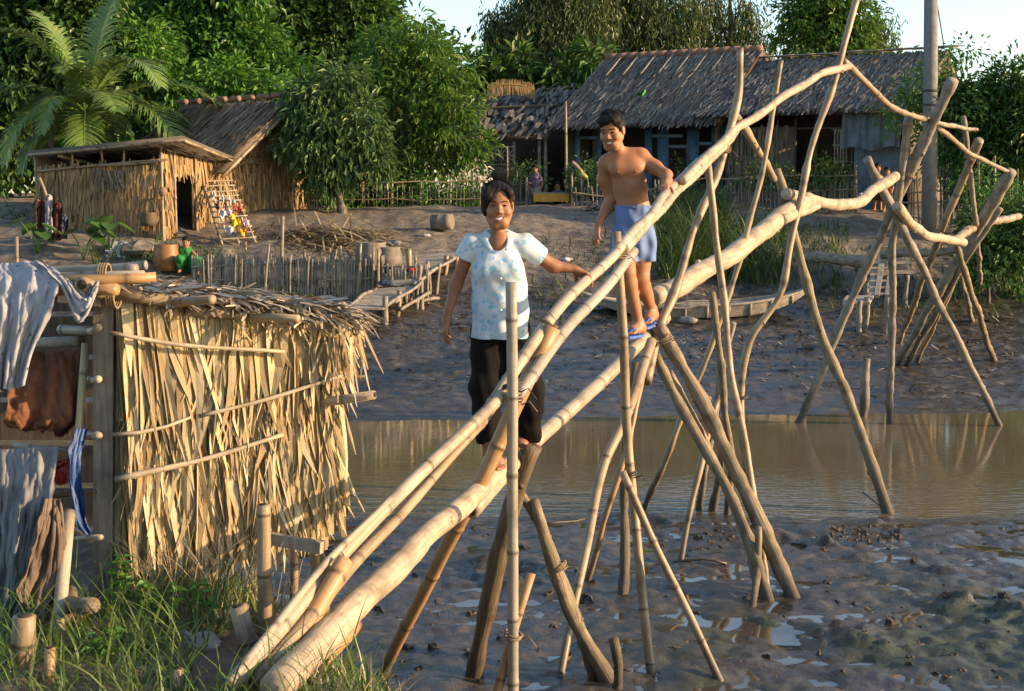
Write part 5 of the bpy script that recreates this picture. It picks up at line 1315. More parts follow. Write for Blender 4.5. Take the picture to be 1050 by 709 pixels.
    for (p0, p1, r, mt) in (((62, 338, 5.75), (100, 338, 5.6), .02, 'bam_grey'), ((14, 352, 5.9), (84, 350, 5.75), .024, 'plank'), ((88, 352, 5.55), (78, 500, 5.45), .017, 'bam_green'), ((92, 340, 5.62), (101, 336, 5.4), .016, 'bam_pale'), ((90, 390, 5.62), (101, 389, 5.4), .016, 'bam_pale'), ((89, 446, 5.62), (101, 447, 5.4), .018, 'bam_pale'), ((15, 457, 5.7), (80, 462, 5.6), .012, 'bam_grey'), ((13, 512, 5.55), (98, 505, 5.45), .010, 'wood_dark'), ((78, 553, 5.4), (104, 551, 5.3), .012, 'bam_grey')):
        mb = MB(); bamboo(mb, [A(*p0), A(*p1)], r, r * .95, .3, 8, .006); mb.build('inner_pole', [M[mt], M['hole']], t)
    return t, A
shed_t, A_ = shed()

def sl(px, py, d): return vec(at(px, py, d))
# cloths hung in and on the shed
_g = np.mgrid[0:64, 0:64] / 63.0
NZ = fbm(_g[1] * 5, _g[0] * 4, 91, 3); NZ2 = fbm(_g[1] * 9 + 3 * _g[0], _g[0] * 7 - 4 * _g[1], 95, 4)
def cloth_grid(rows, nu, nv, amp, freq, ph=0, th=.004, amp2=.3):
    """rows: list of (left (px,py,d), right (px,py,d)) from top to bottom"""
    Lp = catmull([sl(*r[0]) for r in rows], 12); Rp = catmull([sl(*r[1]) for r in rows], 12)
    def fn(u, v):
        k = v * (len(Lp) - 1); i = min(int(k), len(Lp) - 2); f = k - i
        a = Lp[i] * (1 - f) + Lp[i + 1] * f; b = Rp[i] * (1 - f) + Rp[i + 1] * f
        q = a * (1 - u) + b * u
        w = amp * (.35 + .65 * v) * (math.sin(u * freq + ph + v * 1.5 + 2.2 * NZ[int(v * 63), int(u * 63)]) + amp2 * math.sin(u * freq * 2.3 + v * 4 + ph)) + amp * .8 * NZ2[int(v * 63), int(u * 63)]
        e = .022 * NZ[int(v * 63), 5] * (1 if u > .98 or u < .02 else 0)
        return q + np.array([.3 * w + e, -w, .25 * w + .02 * NZ2[5, int(u * 63)] * v])
    return sheet(fn, nu, nv, th)
mb = cloth_grid([((-6, 272, 5.35), (40, 268, 5.30)), ((-6, 290, 5.22), (60, 283, 5.18)), ((-6, 320, 5.14), (52, 318, 5.12)), ((-6, 370, 5.16), (34, 362, 5.15)), ((-6, 402, 5.18), (26, 396, 5.17))], 64, 64, .022, 13, .4)
m2 = cloth_grid([((36, 268, 5.28), (52, 274, 5.26)), ((60, 292, 5.16), (70, 288, 5.18)), ((76, 330, 5.12), (84, 300, 5.14)), ((86, 330, 5.12), (92, 300, 5.14)), ((99, 300, 5.14), (101, 288, 5.15))], 34, 50, .016, 9, 1.1)
for c in m2.V: mb.V.append(c)
for q, u, mi in zip(m2.Q, m2.UQ, m2.MQ): mb.Q.append(q + mb.n); mb.UQ.append(u); mb.MQ.append(mi)
mb.n += m2.n
mesh_thing(mb, 'draped_cloth', M['cloth_spot'], 'white dotted cloth draped over the bamboo roof poles of the near shed', 'cloth')
mb = cloth_grid([((10, 362, 5.6), (84, 360, 5.62)), ((8, 400, 5.5), (84, 395, 5.55)), ((6, 430, 5.46), (84, 428, 5.52)), ((10, 440, 5.5), (70, 446, 5.55))], 60, 44, .03, 10, .2)
mesh_thing(mb, 'hanging_tarpaulin', M['tarp_brown'], 'reddish brown tarpaulin hanging in the dark mouth of the near shed', 'tarpaulin')
mb = cloth_grid([((-4, 462, 5.44), (60, 458, 5.40)), ((-4, 500, 5.30), (56, 495, 5.28)), ((-4, 550, 5.22), (46, 540, 5.2)), ((-4, 600, 5.2), (30, 612, 5.15)), ((-4, 640, 5.15), (14, 640, 5.12))], 64, 60, .028, 11, 2)
mesh_thing(mb, 'hanging_sack', M['sack_grey'], 'pale grey sacking hanging below the brown tarpaulin', 'sacking')
mb = cloth_grid([((46, 512, 5.16), (62, 512, 5.2)), ((38, 545, 5.08), (66, 545, 5.14)), ((26, 585, 5.02), (66, 590, 5.08)), ((20, 610, 4.98), (54, 625, 5.02)), ((36, 640, 4.95), (48, 644, 4.97))], 48, 50, .026, 9, .8)
mesh_thing(mb, 'hanging_cloth', M['cloth_taupe'], 'crumpled taupe cloth hanging beside the leaning bamboo at the shed mouth', 'cloth')
mb = cloth_grid([((78, 440, 5.40), (90, 440, 5.42)), ((70, 470, 5.35), (82, 475, 5.36)), ((72, 510, 5.33), (84, 505, 5.35)), ((80, 540, 5.33), (90, 535, 5.35)), ((88, 550, 5.33), (96, 548, 5.36))], 14, 30, .014, 5, .5)
mesh_thing(mb, 'plastic_sheet', M['blue_plastic'], 'strip of bright blue plastic tied to the inner pole of the near shed', 'plastic sheet')
mb = cloth_grid([((56, 478, 5.6), (70, 476, 5.6)), ((56, 484, 5.58), (71, 484, 5.58)), ((57, 492, 5.6), (70, 491, 5.6))], 14, 10, .012, 4, .5, th=.03)
mesh_thing(mb, 'red_bag', M['red_plastic'], 'small red plastic bag in the gloom behind the sacking', 'bag')

# ---- bamboo stumps, posts and odds and ends on the near bank
def stub(px, ytop, ybot, r, lab, mat='bam_tan', d=None, lean=0, dtop=0, name='bamboo_stump', hollow=True, kind='b', cat='stump', group=None):
    b = vec(hit(px, min(ybot, 705)) if d is None else at(px, ybot, d)); dd = b[1]
    top = sl(px + lean, ytop, dd + dtop); mb = MB(); down = b + (b - top) / np.linalg.norm(b - top) * .25
    if kind == 'b': bamboo(mb, [top, down], r, r * 1.03, .22, 12, .002, hollow=(hollow, False))
    else: pole(mb, [top, (top + down) / 2, down], r, r, 10)
    return mesh_thing(mb, name, [M[mat], M['hole']], lab, cat, group, base=tuple(b))
stub(24, 632, 685, .038, 'thick bamboo stump in the grass at the far left corner', lean=1)
stub(51, 665, 702, .018, 'thin brown bamboo stump in the grass by the taupe cloth', 'bam_brown')
stub(182, 686, 706, .020, 'small hollow bamboo stump low in the middle of the grass', 'bam_tan')
stub(272, 518, 655, .026, 'upright bamboo post with a swollen top beside the handrail foot', 'bam_tan', lean=-2, name='bamboo_post', cat='post')
stub(256, 622, 668, .034, 'short leaning bamboo stump next to the foot of the handrail', 'bam_tan', lean=-12)
stub(629, 655, 705, .028, 'black rotten stake standing in the mud under the bridge', 'wood_dark', name='mud_stake', kind='w', cat='stake')
stub(884, 368, 428, .06, 'broken stake at the far water edge beside a leaning bridge pole', 'wood_grey', lean=5, name='mud_stake', kind='w', cat='stake')
mb = MB(); bamboo(mb, [sl(71, 525, 5.25), sl(58, 668, 4.85)], .024, .026, .45, 10, .003, hollow=(True, False))
mesh_thing(mb, 'leaning_bamboo', [M['bam_pale'], M['hole']], 'pale bamboo leaning from the grass against the shed mouth', 'bamboo')
mb = MB(); pole(mb, [sl(72, 606, 5.1), sl(95, 621, 4.8)], .030, .032, 12, knots=False)
mesh_thing(mb, 'cut_log', M['wood_bark'], 'short cut log end lying at the foot of the square shed post', 'log')
mb = MB(); mb.bar(sl(40, 648, 4.9), sl(88, 628, 5.0), .03, .04)
mesh_thing(mb, 'wood_offcut', M['bam_brown'], 'reddish wooden offcut lying under the leaning bamboo', 'wood')
def rock(name, px, py, r, lab, mat='stone', flat=.7, cat='stone', group=None, seed=None):
    h = vec(hit(px, py)); mb = MB(); n, m = 9, 14
    rr = np.random.default_rng(seed or int(px * 7 + py)); ph = rr.random(8) * 6
    V = []
    for j in range(n):
        th = math.pi * j / (n - 1)
        for i in range(m):
            a = 2 * math.pi * i / m
            d = np.array([math.sin(th) * math.cos(a), math.sin(th) * math.sin(a), math.cos(th)])
            k = 1 + .16 * math.sin(3 * a + ph[0]) * math.sin(th) + .12 * math.sin(2 * th * 2 + ph[1]) + .10 * math.sin(5 * a + ph[2] + th * 3) * math.sin(th)
            V.append(h + d * r * k * np.array([1.1, .9, flat]) + np.array([0, 0, r * .25]))
    Q = [[j * m + i, (j + 1) * m + i, (j + 1) * m + (i + 1) % m, j * m + (i + 1) % m] for j in range(n - 1) for i in range(m)]
    mb.add(V, Q); return mesh_thing(mb, name, M[mat], lab, cat, group, base=tuple(h), smooth=False)
rock('stone', 210, 664, .055, 'pale block of stone lying in the grass')
rock('stone', 188, 655, .03, 'small brown stone left of the pale block in the grass')

# ---- near grass
def near_grass():
    mb = MB()
    n = 9000
    x = RG.uniform(-2.6, -.35, n); y = RG.uniform(4.15, 6.4, n)
    sd = edge_sd(x, y); dens = vnoise(x * 2.2, y * 2.2, 77)
    k = (sd > -.18) & (dens > .28) & ~((x < -1.45) & (y > 5.3))
    # thin out towards the shed mouth
    x, y = x[k], y[k]; p = np.stack([x, y, height(x, y) - .01], -1)
    k1 = RG.random(len(p)) < .8
    grass_patch(mb, p[k1], .05, .17, .0065, .45, 4)
    grass_patch(mb, p[~k1][:700], .14, .34, .008, .4, 5)
    # fine dry seed stalks by the wall
    q = RG.uniform(0, 1, 260); px = 130 + q * 160; pts = []
    m = 240; x = RG.uniform(-1.45, -.75, m); y = RG.uniform(5.15, 5.5, m); p = np.stack([x, y, height(x, y)], -1)
    tag(mb.build('near_grass', M['grass'], smooth=False), kind='stuff')
    m2 = MB(); grass_patch(m2, p, .2, .42, .0035, .3, 5)
    x = RG.uniform(-.75, -.3, 160); y = RG.uniform(4.2, 5.1, 160); grass_patch(m2, np.stack([x, y, height(x, y)], -1), .08, .25, .005, .5, 4)
    tag(m2.build('dry_grass', M['straw'], smooth=False), kind='stuff')
near_grass()
def weed(px, py, h, n, lab, L=.05):
    b = vec(hit(px, py, 3)); t = thing('leafy_weed', tuple(b), lab, 'weed', 'leafy weeds in the near grass')
    st = MB(); lf = MB()
    for k in range(3):
        top = b + np.array([R.uniform(-.08, .08), R.uniform(-.06, .06), h * R.uniform(.7, 1)])
        P = catmull([b, (b + top) / 2 + RG.normal(size=3) * .012, top], 5); st.tube(P, np.linspace(.004, .002, len(P)), 5)
        i = RG.integers(3, len(P), n); d = rvec(n); d[:, 2] = np.abs(d[:, 2]) * .3
        lf.leaves(P[i], unit(d), unit(np.array([0, 0, 1.0]) + rvec(n) * .4), L * (.7 + .6 * RG.random(n)), L * .5)
    st.build('stem', M['grass'], t); lf.build('leaves', M['leaf_bright'], t, smooth=False)
weed(120, 625, .2, 14, 'leafy weed at the foot of the square shed post'); weed(165, 640, .17, 14, 'leafy weed in the grass below the middle of the leaf wall'); weed(110, 680, .14, 12, 'low leafy weed near the bottom of the grass'); weed(220, 640, .15, 12, 'leafy weed right of the pale stone block')

# ------------------------------------------------------------------ far bank objects
def boat():
    a = vec(hit(605, 324)); b = vec(hit(822, 312)); ym = (a[1] + b[1]) / 2 - .2
    a = sl(592, 312, ym); b = sl(828, 296, ym + .1); z0 = gz((a[0] + b[0]) / 2, ym) - .08
    t = thing('wooden_sampan', ((a[0] + b[0]) / 2, ym, z0), 'long low grey wooden rowing boat drawn up on the mud below the reeds', 'boat')
    n = 27; L = b[0] - a[0]; sec = []
    hw = .48
    V = []; 
    def ring(f, inner):
        w = hw * (1 - abs(2 * f - 1) ** 2.2) + .035; sheer = .25 + .27 * abs(2 * f - 1) ** 2.4; rock_ = (sheer - .06) * abs(2 * f - 1) ** 2.2
        if f < .5: sheer -= .05
        x = a[0] + L * f; q = .03 if inner else 0
        return [(x, ym - w + q, z0 + sheer), (x, ym - w * .8 + q, z0 + rock_ + .03 + q), (x, ym + w * .8 - q, z0 + rock_ + .03 + q), (x, ym + w - q, z0 + sheer)]
    mb = MB()
    for inner in (False, True):
        V = [ring(i / (n - 1), inner) for i in range(n)]
        Q = []
        for i in range(n - 1):
            for k in range(3):
                q = [4 * i + k, 4 * (i + 1) + k, 4 * (i + 1) + k + 1, 4 * i + k + 1]; Q.append(q[::-1] if inner else q)
        mb.add(np.array(V).reshape(-1, 3), Q)
    mb.build('hull', M['plank'], t, smooth=False)
    for s in (0, 3):
        g = MB(); g.tube([np.array(ring(i / (n - 1), False)[s]) + np.array([0, 0, .01]) for i in range(n)], np.full(n, .028), 6); g.build('gunwale', M['plank'], t)
    for k in range(10):
        f = .08 + .84 * k / 9; r = ring(f, False); g = MB()
        g.bar(np.array(r[0]) + [0, -.012, 0], np.array(r[1]) + [0, -.012, 0], .05, .035, (0, 1, 0)); g.build('rib', M['plank'], t)
    for f in (.3, .62):
        r = ring(f, True); g = MB(); g.bar(np.array(r[0]) + [0, 0, -.08], np.array(r[3]) + [0, 0, -.08], .2, .03); g.build('thwart', M['plank'], t)
boat()
def jetty():
    """crooked plank gangway on stakes"""
    p = vec(hit(400, 320)); t = thing('plank_gangway', tuple(p), 'rickety grey plank gangway on stakes leading down the bank to the mud', 'gangway')
    def deck(c0, c1, d0, d1, n):
        (l0, r0), (l1, r1) = c0, c1
        for i in range(n):
            f0 = i / n; f1 = (i + .88) / n
            q = lambda a, b, f: sl(a[0] * (1 - f) + b[0] * f, a[1] * (1 - f) + b[1] * f, d0 * (1 - f) + d1 * f)
            mb = MB(); o = np.array([R.uniform(-.06, .06), 0, R.uniform(-.01, .01)])
            a = q(l0, l1, (f0 + f1) / 2) + o; b = q(r0, r1, (f0 + f1) / 2) + o + np.array([R.uniform(0, .1), 0, 0])
            slab(mb, q(l0, l1, f0) + o, q(r0, r1, f0) + o, q(r0, r1, f1) + o, q(l0, l1, f1) + o, .03); mb.build('plank', M['plank'], t, smooth=False)
    deck(((354, 316), (396, 317)), ((384, 296), (424, 293)), 24.2, 25.6, 6)
    deck(((389, 293), (428, 290)), ((412, 262), (470, 258)), 25.6, 28.0, 9)
    for (px, y0, y1, d, r) in ((394, 304, 340, 24.3, .05), (358, 318, 335, 24.3, .04), (427, 272, 322, 25.6, .045), (416, 255, 300, 26.2, .05), (455, 262, 300, 27.3, .045), (440, 268, 308, 26.6, .04), (447, 270, 312, 26.6, .035), (467, 262, 305, 27.5, .04), (406, 298, 322, 25, .04), (433, 287, 318, 25.6, .04)):
        mb = MB(); b = vec(ground_pt(px, d)); tp = sl(px + R.uniform(-2, 4), y0, d); b[2] = min(b[2], tp[2] - .2); pole(mb, [tp, b - np.array([0, 0, .2])], r, r, 7, wob=.02, knots=False); mb.build('stake', M['bam_tan' if R.random() < .5 else 'wood_grey'], t)
    for (a, b) in (((424, 292, 25.5), (470, 262, 27.6)), ((392, 317, 24.3), (432, 290, 25.6)), ((410, 318, 24.9), (440, 300, 25.6)), ((425, 310, 25.5), (450, 306, 26)), ((352, 318, 24.2), (386, 296, 25.5))):
        mb = MB(); pole(mb, [sl(*a), sl(*b)], .035, .03, 7, knots=False); mb.build('bearer', M['wood_grey'], t)
jetty()
def landing():
    p = vec(hit(905, 318)); t = thing('mud_steps', tuple(p), 'small wooden ladder steps and platform going down the dark bank at the right', 'steps')
    for (x0, x1, y, d, h) in ((886, 932, 269, 26.8, .06), (888, 935, 279, 26.4, .05)):
        mb = MB(); mb.bar(sl(x0, y, d), sl(x1, y, d), .35, .05); mb.build('platform', M['plank'], t, smooth=False)
    for (x0, y0, x1, y1) in ((904, 272, 899, 304), (914, 272, 910, 304), (896, 275, 893, 306)):
        mb = MB(); mb.bar(sl(x0, y0, 26.2), sl(x1, y1, 25.2), .09, .07); mb.build('side_rail', M['plank'], t, smooth=False)
    for k in range(5):
        y = 275 + k * 6.6; d = 26.1 - k * .2; mb = MB(); mb.bar(sl(892 - k * .5, y, d), sl(916 - k, y, d), .12, .04); mb.build('step', M['plank'], t, smooth=False)
    for (px, y0, y1, d) in ((889, 305, 322, 24.6), (910, 305, 340, 24.4), (882, 308, 330, 24.4), (930, 280, 318, 26.3), (888, 280, 318, 26)):
        mb = MB(); b = vec(ground_pt(px, d)); tp = sl(px, y0, d); b[2] = min(b[2], tp[2] - .2); pole(mb, [tp, b - np.array([0, 0, .1])], .05, .05, 7, knots=False); mb.build('stake', M['wood_grey'], t)
    mb = MB(); slab(mb, sl(864, 309, 24.5), sl(892, 310, 24.5), sl(896, 303, 25.2), sl(868, 303, 25.2), .05); mb.build('board', M['plank'], t, smooth=False)
landing()
mb = MB(); pole(mb, [sl(823, 264, 27.6), sl(850, 265, 27.3), sl(888, 268, 26.9), sl(912, 274, 26.6)], .10, .13, 10)
mesh_thing(mb, 'fallen_log', M['wood_grey'], 'grey log lying along the top of the bank beside the ladder steps', 'log')
mb = MB(); pole(mb, [sl(903, 262, 27.4), sl(960, 258, 27.0), sl(995, 255, 27)], .09, .07, 10)
mesh_thing(mb, 'fallen_log', M['wood_grey'], 'grey log lying on the bank right of the ladder steps', 'log')
# ---- things in the yard
def lathe(mb, c, prof, n=20, axis=None, mi=0):
    c = np.array(c, float); a = np.linspace(0, 2 * np.pi, n, endpoint=False)
    R3 = np.eye(3) if axis is None else np.array(Vector((0, 0, 1)).rotation_difference(Vector(axis)).to_matrix())
    V = np.concatenate([np.stack([r * np.cos(a), r * np.sin(a), np.full(n, z)], -1) for r, z in prof]) @ R3.T + c
    i = np.arange(len(prof) - 1)[:, None] * n + np.arange(n)[None, :]; j = np.arange(len(prof) - 1)[:, None] * n + (np.arange(n)[None, :] + 1) % n
    mb.add(V, np.stack([i, j, j + n, i + n], -1).reshape(-1, 4), mi=mi)
def jar(name, px, py, r, h, lab, mat, cat='jar', group=None, d=None, tilt=None):
    b = vec(hit(px, py, 20)) if d is None else vec(ground_pt(px, d)); mb = MB()
    lathe(mb, b, [(0.001, 0), (r * .72, 0), (r * .95, h * .35), (r, h * .65), (r * .86, h * .92), (r * .9, h), (r * .8, h), (r * .78, h * .9), (r * .9, h * .6), (r * .7, h * .1), (.001, h * .08)], 22, tilt)
    return mesh_thing(mb, name, M[mat], lab, cat, group, base=tuple(b))
jar('water_jar', 171, 268, .26, .52, 'orange-brown glazed water jar in front of the hut corner', 'clay', d=27.05)
jar('water_jar', 381, 272, .33, .55, 'brown-rimmed clay jar behind the bank fence, left of the other jar', 'clay_grey', d=27.4)
jar('water_jar', 398, 271, .28, .5, 'plain grey clay jar behind the bank fence, right of its pair', 'clay_grey', d=27.4)
b = vec(ground_pt(452, 30.4)); mb = MB(); ax = unit(np.array([.95, -.25, .05]))
lathe(mb, b + np.array([-.18, 0, .17]), [(.001, .005), (.15, .005), (.17, 0), (.17, .15), (.175, .16), (.17, .17), (.17, .34), (.175, .35), (.17, .36), (.17, .46), (.15, .45), (.001, .45)], 20, ax)
mesh_thing(mb, 'metal_drum', M['clay_grey'], 'grey drum lying on its side on the bare ground below the hedge', 'drum', base=tuple(b))
b = vec(ground_pt(144, 28.3)); mb = MB()
rock('rubbish_mound', 146, 262, .36, 'rounded grey mound by the foot of the hut wall', 'clay_grey', .55, 'mound')
mb = cloth_grid([((110, 256, 28.0), (134, 253, 28.0)), ((109, 262, 27.7), (136, 260, 27.7)), ((110, 272, 27.6), (135, 271, 27.6))], 20, 14, .05, 8, 1, th=.15)
mesh_thing(mb, 'cloth_bundle', M['cloth_white'], 'white printed cloth bundle lying before the hut wall', 'cloth')
def basin(px, d, r, lab):
    b = vec(ground_pt(px, d)); mb = MB(); lathe(mb, b, [(.001, .01), (r * .65, 0), (r, r * .5), (r * 1.08, r * .52), (r * 1.08, r * .55), (r * .97, r * .53), (r * .62, .03), (.001, .03)], 22)
    mesh_thing(mb, 'wash_basin', M['alu'], lab, 'basin', base=tuple(b))
basin(183, 26.8, .15, 'aluminium basin at the feet of the squatting woman'); basin(212, 27.1, .18, 'aluminium basin right of the squatting woman')
# basket on the hut wall
p = onplane(153, 232, hut_c + hut_nl * .17, hut_nl); t = thing('hanging_basket', tuple(p), 'dark basket hanging on the hut wall near its corner', 'basket'); mb = MB()
lathe(mb, p, [(.001, 0), (.15, 0), (.19, .1), (.17, .26), (.175, .28), (.15, .28), (.14, .1), (.001, .03)], 14); mb.build('bowl', M['wood_dark'], t)
mb = MB(); aa = np.linspace(0, np.pi, 12); mb.tube(np.stack([p[0] + .15 * np.cos(aa), p[1] + 0 * aa, p[2] + .27 + .28 * np.sin(aa)], -1), np.full(12, .012), 5); mb.build('handle', M['wood_dark'], t)
mb = MB(); p = onplane(167, 202, hut_c + hut_nl * .15, hut_nl); lathe(mb, p, [(.001, 0), (.07, .02), (.09, .12), (.05, .2), (.001, .2)], 12)
mesh_thing(mb, 'hanging_pouch', M['red_tile'], 'small dark red pouch hung on the corner post of the small hut', 'pouch', base=tuple(p))
# ---- leaning slat rack with washing
def rack():
    c = [sl(208, 186, 30.6), sl(236, 185, 30.9), sl(262, 250, 28.7), sl(228, 255, 28.5)]
    c[2][2] = gz(c[2][0], c[2][1]) + .05; c[3][2] = gz(c[3][0], c[3][1]) + .05
    t = thing('bamboo_rack', tuple(c[3]), 'sunlit bamboo slat rack leaning against the small hut, strewn with washing', 'rack')
    n = unit(np.cross(c[2] - c[3], c[0] - c[3]))
    if n[1] > 0: n = -n
    for (a, b) in ((c[0], c[3]), (c[1], c[2]), ((c[0] + c[1]) / 2, (c[2] + c[3]) / 2)):
        mb = MB(); sticks(mb, [(a, b)], .03); mb.build('rail', M['bam_pale'], t)
    mb = MB()
    for k in range(12):
        f = (k + .3) / 12; sticks(mb, [(c[0] * (1 - f) + c[3] * f + n * .03 - unit(c[1] - c[0]) * .05, c[1] * (1 - f) + c[2] * f + n * .03 + unit(c[1] - c[0]) * .05)], .02)
    mb.build('slats', M['bam_pale'], t)
    specs = [(.20, .30, .12, .2, 'cloth_white', 'small white cloth high on the left of the slat rack'), (.18, .46, .16, .16, 'c_dark', 'dark bluish cloth on the left of the slat rack'), (.3, .60, .26, .2, 'cloth_white', 'white cloth spread on the middle left of the slat rack'), (.72, .40, .2, .16, 'cloth_white', 'white cloth on the upper right of the slat rack'), (.85, .52, .22, .18, 'c_red', 'red cloth at the right edge of the slat rack'), (.55, .56, .2, .12, 'c_pink', 'pale pink cloth in the middle of the slat rack'), (.62, .72, .26, .26, 'c_yellow', 'bright yellow cloth on the slat rack'), (.72, .88, .3, .12, 'c_yellow2', 'orange-yellow cloth at the foot of the slat rack'), (.9, .74, .2, .2, 'c_pink', 'pale pink cloth at the lower right of the slat rack'), (.32, .84, .3, .2, 'c_grey', 'grey and white cloth at the lower left of the slat rack'), (.48, .36, .12, .12, 'cloth_white', 'tiny white cloth in the upper middle of the slat rack')]
    for (u, v, w, h, m, lab) in specs:
        P = lambda uu, vv: (c[0] * (1 - uu) + c[1] * uu) * (1 - vv) + (c[3] * (1 - uu) + c[2] * uu) * vv
        def fn(a, b): 
            q = P(u + (a - .5) * w, v + (b - .5) * h * .55)
            return q + n * (.075 + .03 * math.sin(a * 8 + u * 9) + .025 * math.sin(b * 9 + a * 5)) + unit(c[2] - c[1]) * .06 * math.sin(a * 7 + v * 20)
        mesh_thing(sheet(fn, 12, 12, .01), 'drying_cloth', M[m], lab, 'cloth', 'washing on the bamboo rack')
M['c_red'] = m_cloth('red_cloth', (.5, .06, .035)); M['c_yellow'] = m_cloth('yellow_cloth', (.75, .48, .03)); M['c_yellow2'] = m_cloth('orange_cloth', (.75, .30, .03)); M['c_pink'] = m_cloth('pink_cloth', (.62, .42, .42)); M['c_grey'] = m_cloth('grey_cloth', (.35, .33, .33)); M['c_dark'] = m_cloth('dark_blue_cloth', (.06, .07, .10)); M['c_maroon'] = m_cloth('maroon_cloth', (.075, .022, .022)); M['c_brown'] = m_cloth('brown_cloth', (.16, .10, .07)); M['c_orange'] = m_cloth('flame_orange_cloth', (.6, .13, .02))
rack()
# ---- clothes hung on a pole at far left
p0 = vec(ground_pt(66, 28.3)); mb = MB(); pole(mb, [sl(40, 182, 28.6), sl(52, 215, 28.4), p0 - np.array([0, 0, .2])], .03, .035, 7, knots=False)
mesh_thing(mb, 'clothes_pole', M['bam_tan'], 'crooked stick with clothes hung on it before the small hut', 'pole', base=tuple(p0))
for (x0, x1, y0, y1, m, d, lab) in ((38, 49, 206, 242, 'c_maroon', 28.3, 'maroon shirt hanging on the crooked stick'), (46, 54, 200, 240, 'c_grey', 28.1, 'pale grey cloth hanging next to the maroon shirt'), (52, 64, 208, 246, 'c_maroon', 28.2, 'dark red shirt hanging to the right of the grey cloth'), (58, 70, 220, 250, 'c_dark', 28.5, 'nearly black garment hanging lowest at the right of the crooked stick'), (40, 48, 240, 256, 'c_dark', 28.5, 'dark trousers hanging below the maroon shirt'), (34, 42, 205, 250, 'c_brown', 28.6, 'brown cloth hanging leftmost on the crooked stick')):
    mb = cloth_grid([((x0 + 3, y0, d), (x1 - 3, y0, d)), ((x0, y0 + 5, d), (x1, y0 + 4, d)), ((x0 + 1, (y0 + y1) / 2, d), (x1 - 1, (y0 + y1) / 2, d)), ((x0, y1, d), (x1, y1, d))], 20, 24, .05, 10, x0, th=.02)
    mesh_thing(mb, 'hanging_garment', M[m], lab, 'garment', 'clothes on the crooked stick')
# slim stakes in front
stub(17, 243, 283, .02, 'slim pale stake standing at the far left behind the shed roof', 'bam_tan', d=14.5, name='thin_stake', cat='stake')
# ---- orange bench plank at the doorway, firewood, yellow bottle etc.
b = vec(ground_pt(565, 36.0)); mb = MB(); q0, q1 = sl(547, 213, 36), sl(583, 211, 36); q0[2] = q1[2] = max(gz(q0[0], q0[1] - .2), gz(q1[0], q1[1] - .2), gz(b[0], b[1] - .2)) + .13; mb.bar(q0, q1, .35, .20); 
t = thing('doorstep_bench', tuple(b), 'orange-yellow painted bench board at the dark doorway', 'bench'); mb.build('front_board', M['yellow_paint'], t, smooth=False)
mb = MB(); mb.bar(q0 + np.array([0, .2, .12]), q1 + np.array([0, .2, .12]), .5, .04); mb.build('seat', M['plank'], t, smooth=False)
mb = MB()
for k in range(2):
    q = q0 * (1 - k) + q1 * k + np.array([.1 - .2 * k, .1, 0]); mb.bar(q, [q[0], q[1], gz(q[0], q[1]) - .1], .07, .07)
mb.build('leg', M['plank_dark'], t)
p = sl(591, 177, 34.8); mb = MB(); sticks(mb, [(sl(586, 166, 34.9), sl(597, 177, 34.8))], .06); lathe(mb, p + np.array([.05, 0, -.02]), [(.001, 0), (.06, .02), (.085, .1), (.06, .2), (.02, .26), (.001, .26)], 12, (0.8, -.3, -.4), mi=1)
mesh_thing(mb, 'hung_gourd', [M['bam_tan'], M['gourd']], 'yellow-green gourd on a pale stick over the ragged fence', 'gourd')
mb = MB(); p = onplane(657, 96, vec([4.5, 38.6, 0]), house_fn)
# leaf-green rag lying on the thatch
def rag(u, v): return sl(652 + 10 * u, 98 - 4 * u + 2.5 * v - 1, 38.35 - .5 * (1 - v)) + np.array([0, 0, .04 * math.sin(u * 8)])
M['c_green'] = m_cloth('bright_green_cloth', (.12, .55, .10))
mesh_thing(sheet(rag, 8, 6, .02), 'green_rag', M['c_green'], 'bright green rag lying on the thatch of the large house', 'rag')
# red bag on the gangway, white litter, blue bundle
def lump(name, px, py, r, mat, lab, cat, d=None):
    b = vec(hit(px, py, 18)) if d is None else sl(px, py, d); mb = MB(); n, m = 8, 12; V = []
    ph = RG.random(4) * 6
    for j in range(n):
        th = math.pi * j / (n - 1)
        for i in range(m):
            a = 2 * math.pi * i / m; k = 1 + .25 * math.sin(3 * a + ph[0]) * math.sin(th) + .15 * math.sin(5 * a + ph[1] + 3 * th)
            V.append(b + r * k * np.array([math.sin(th) * math.cos(a) * 1.3, math.sin(th) * math.sin(a), math.cos(th) * .6 + .4]))
    mb.add(V, [[j * m + i, (j + 1) * m + i, (j + 1) * m + (i + 1) % m, j * m + (i + 1) % m] for j in range(n - 1) for i in range(m)])
    return mesh_thing(mb, name, M[mat], lab, cat, base=tuple(b))
lump('plastic_bag', 423, 279, .10, 'red_plastic', 'crumpled red plastic bag on the gangway planks', 'bag', d=26.2)
lump('plastic_bag', 397, 293, .11, 'c_dark', 'dark blue bundle on the lower gangway planks', 'bundle', d=25.3)
lump('paper_scrap', 581, 268, .07, 'cloth_white', 'white paper scrap on the bank right of the woman', 'litter')
lump('paper_scrap', 437, 243, .06, 'cloth_white', 'white scrap on the ground beside the drum', 'litter')
lump('paper_scrap', 405, 252, .10, 'sack_blue', 'bluish grey scrap on the ground above the jars', 'litter')
lump('paper_scrap', 705, 333, .12, 'sack_grey', 'pale crumpled sheet on the mud beyond the boat', 'litter')
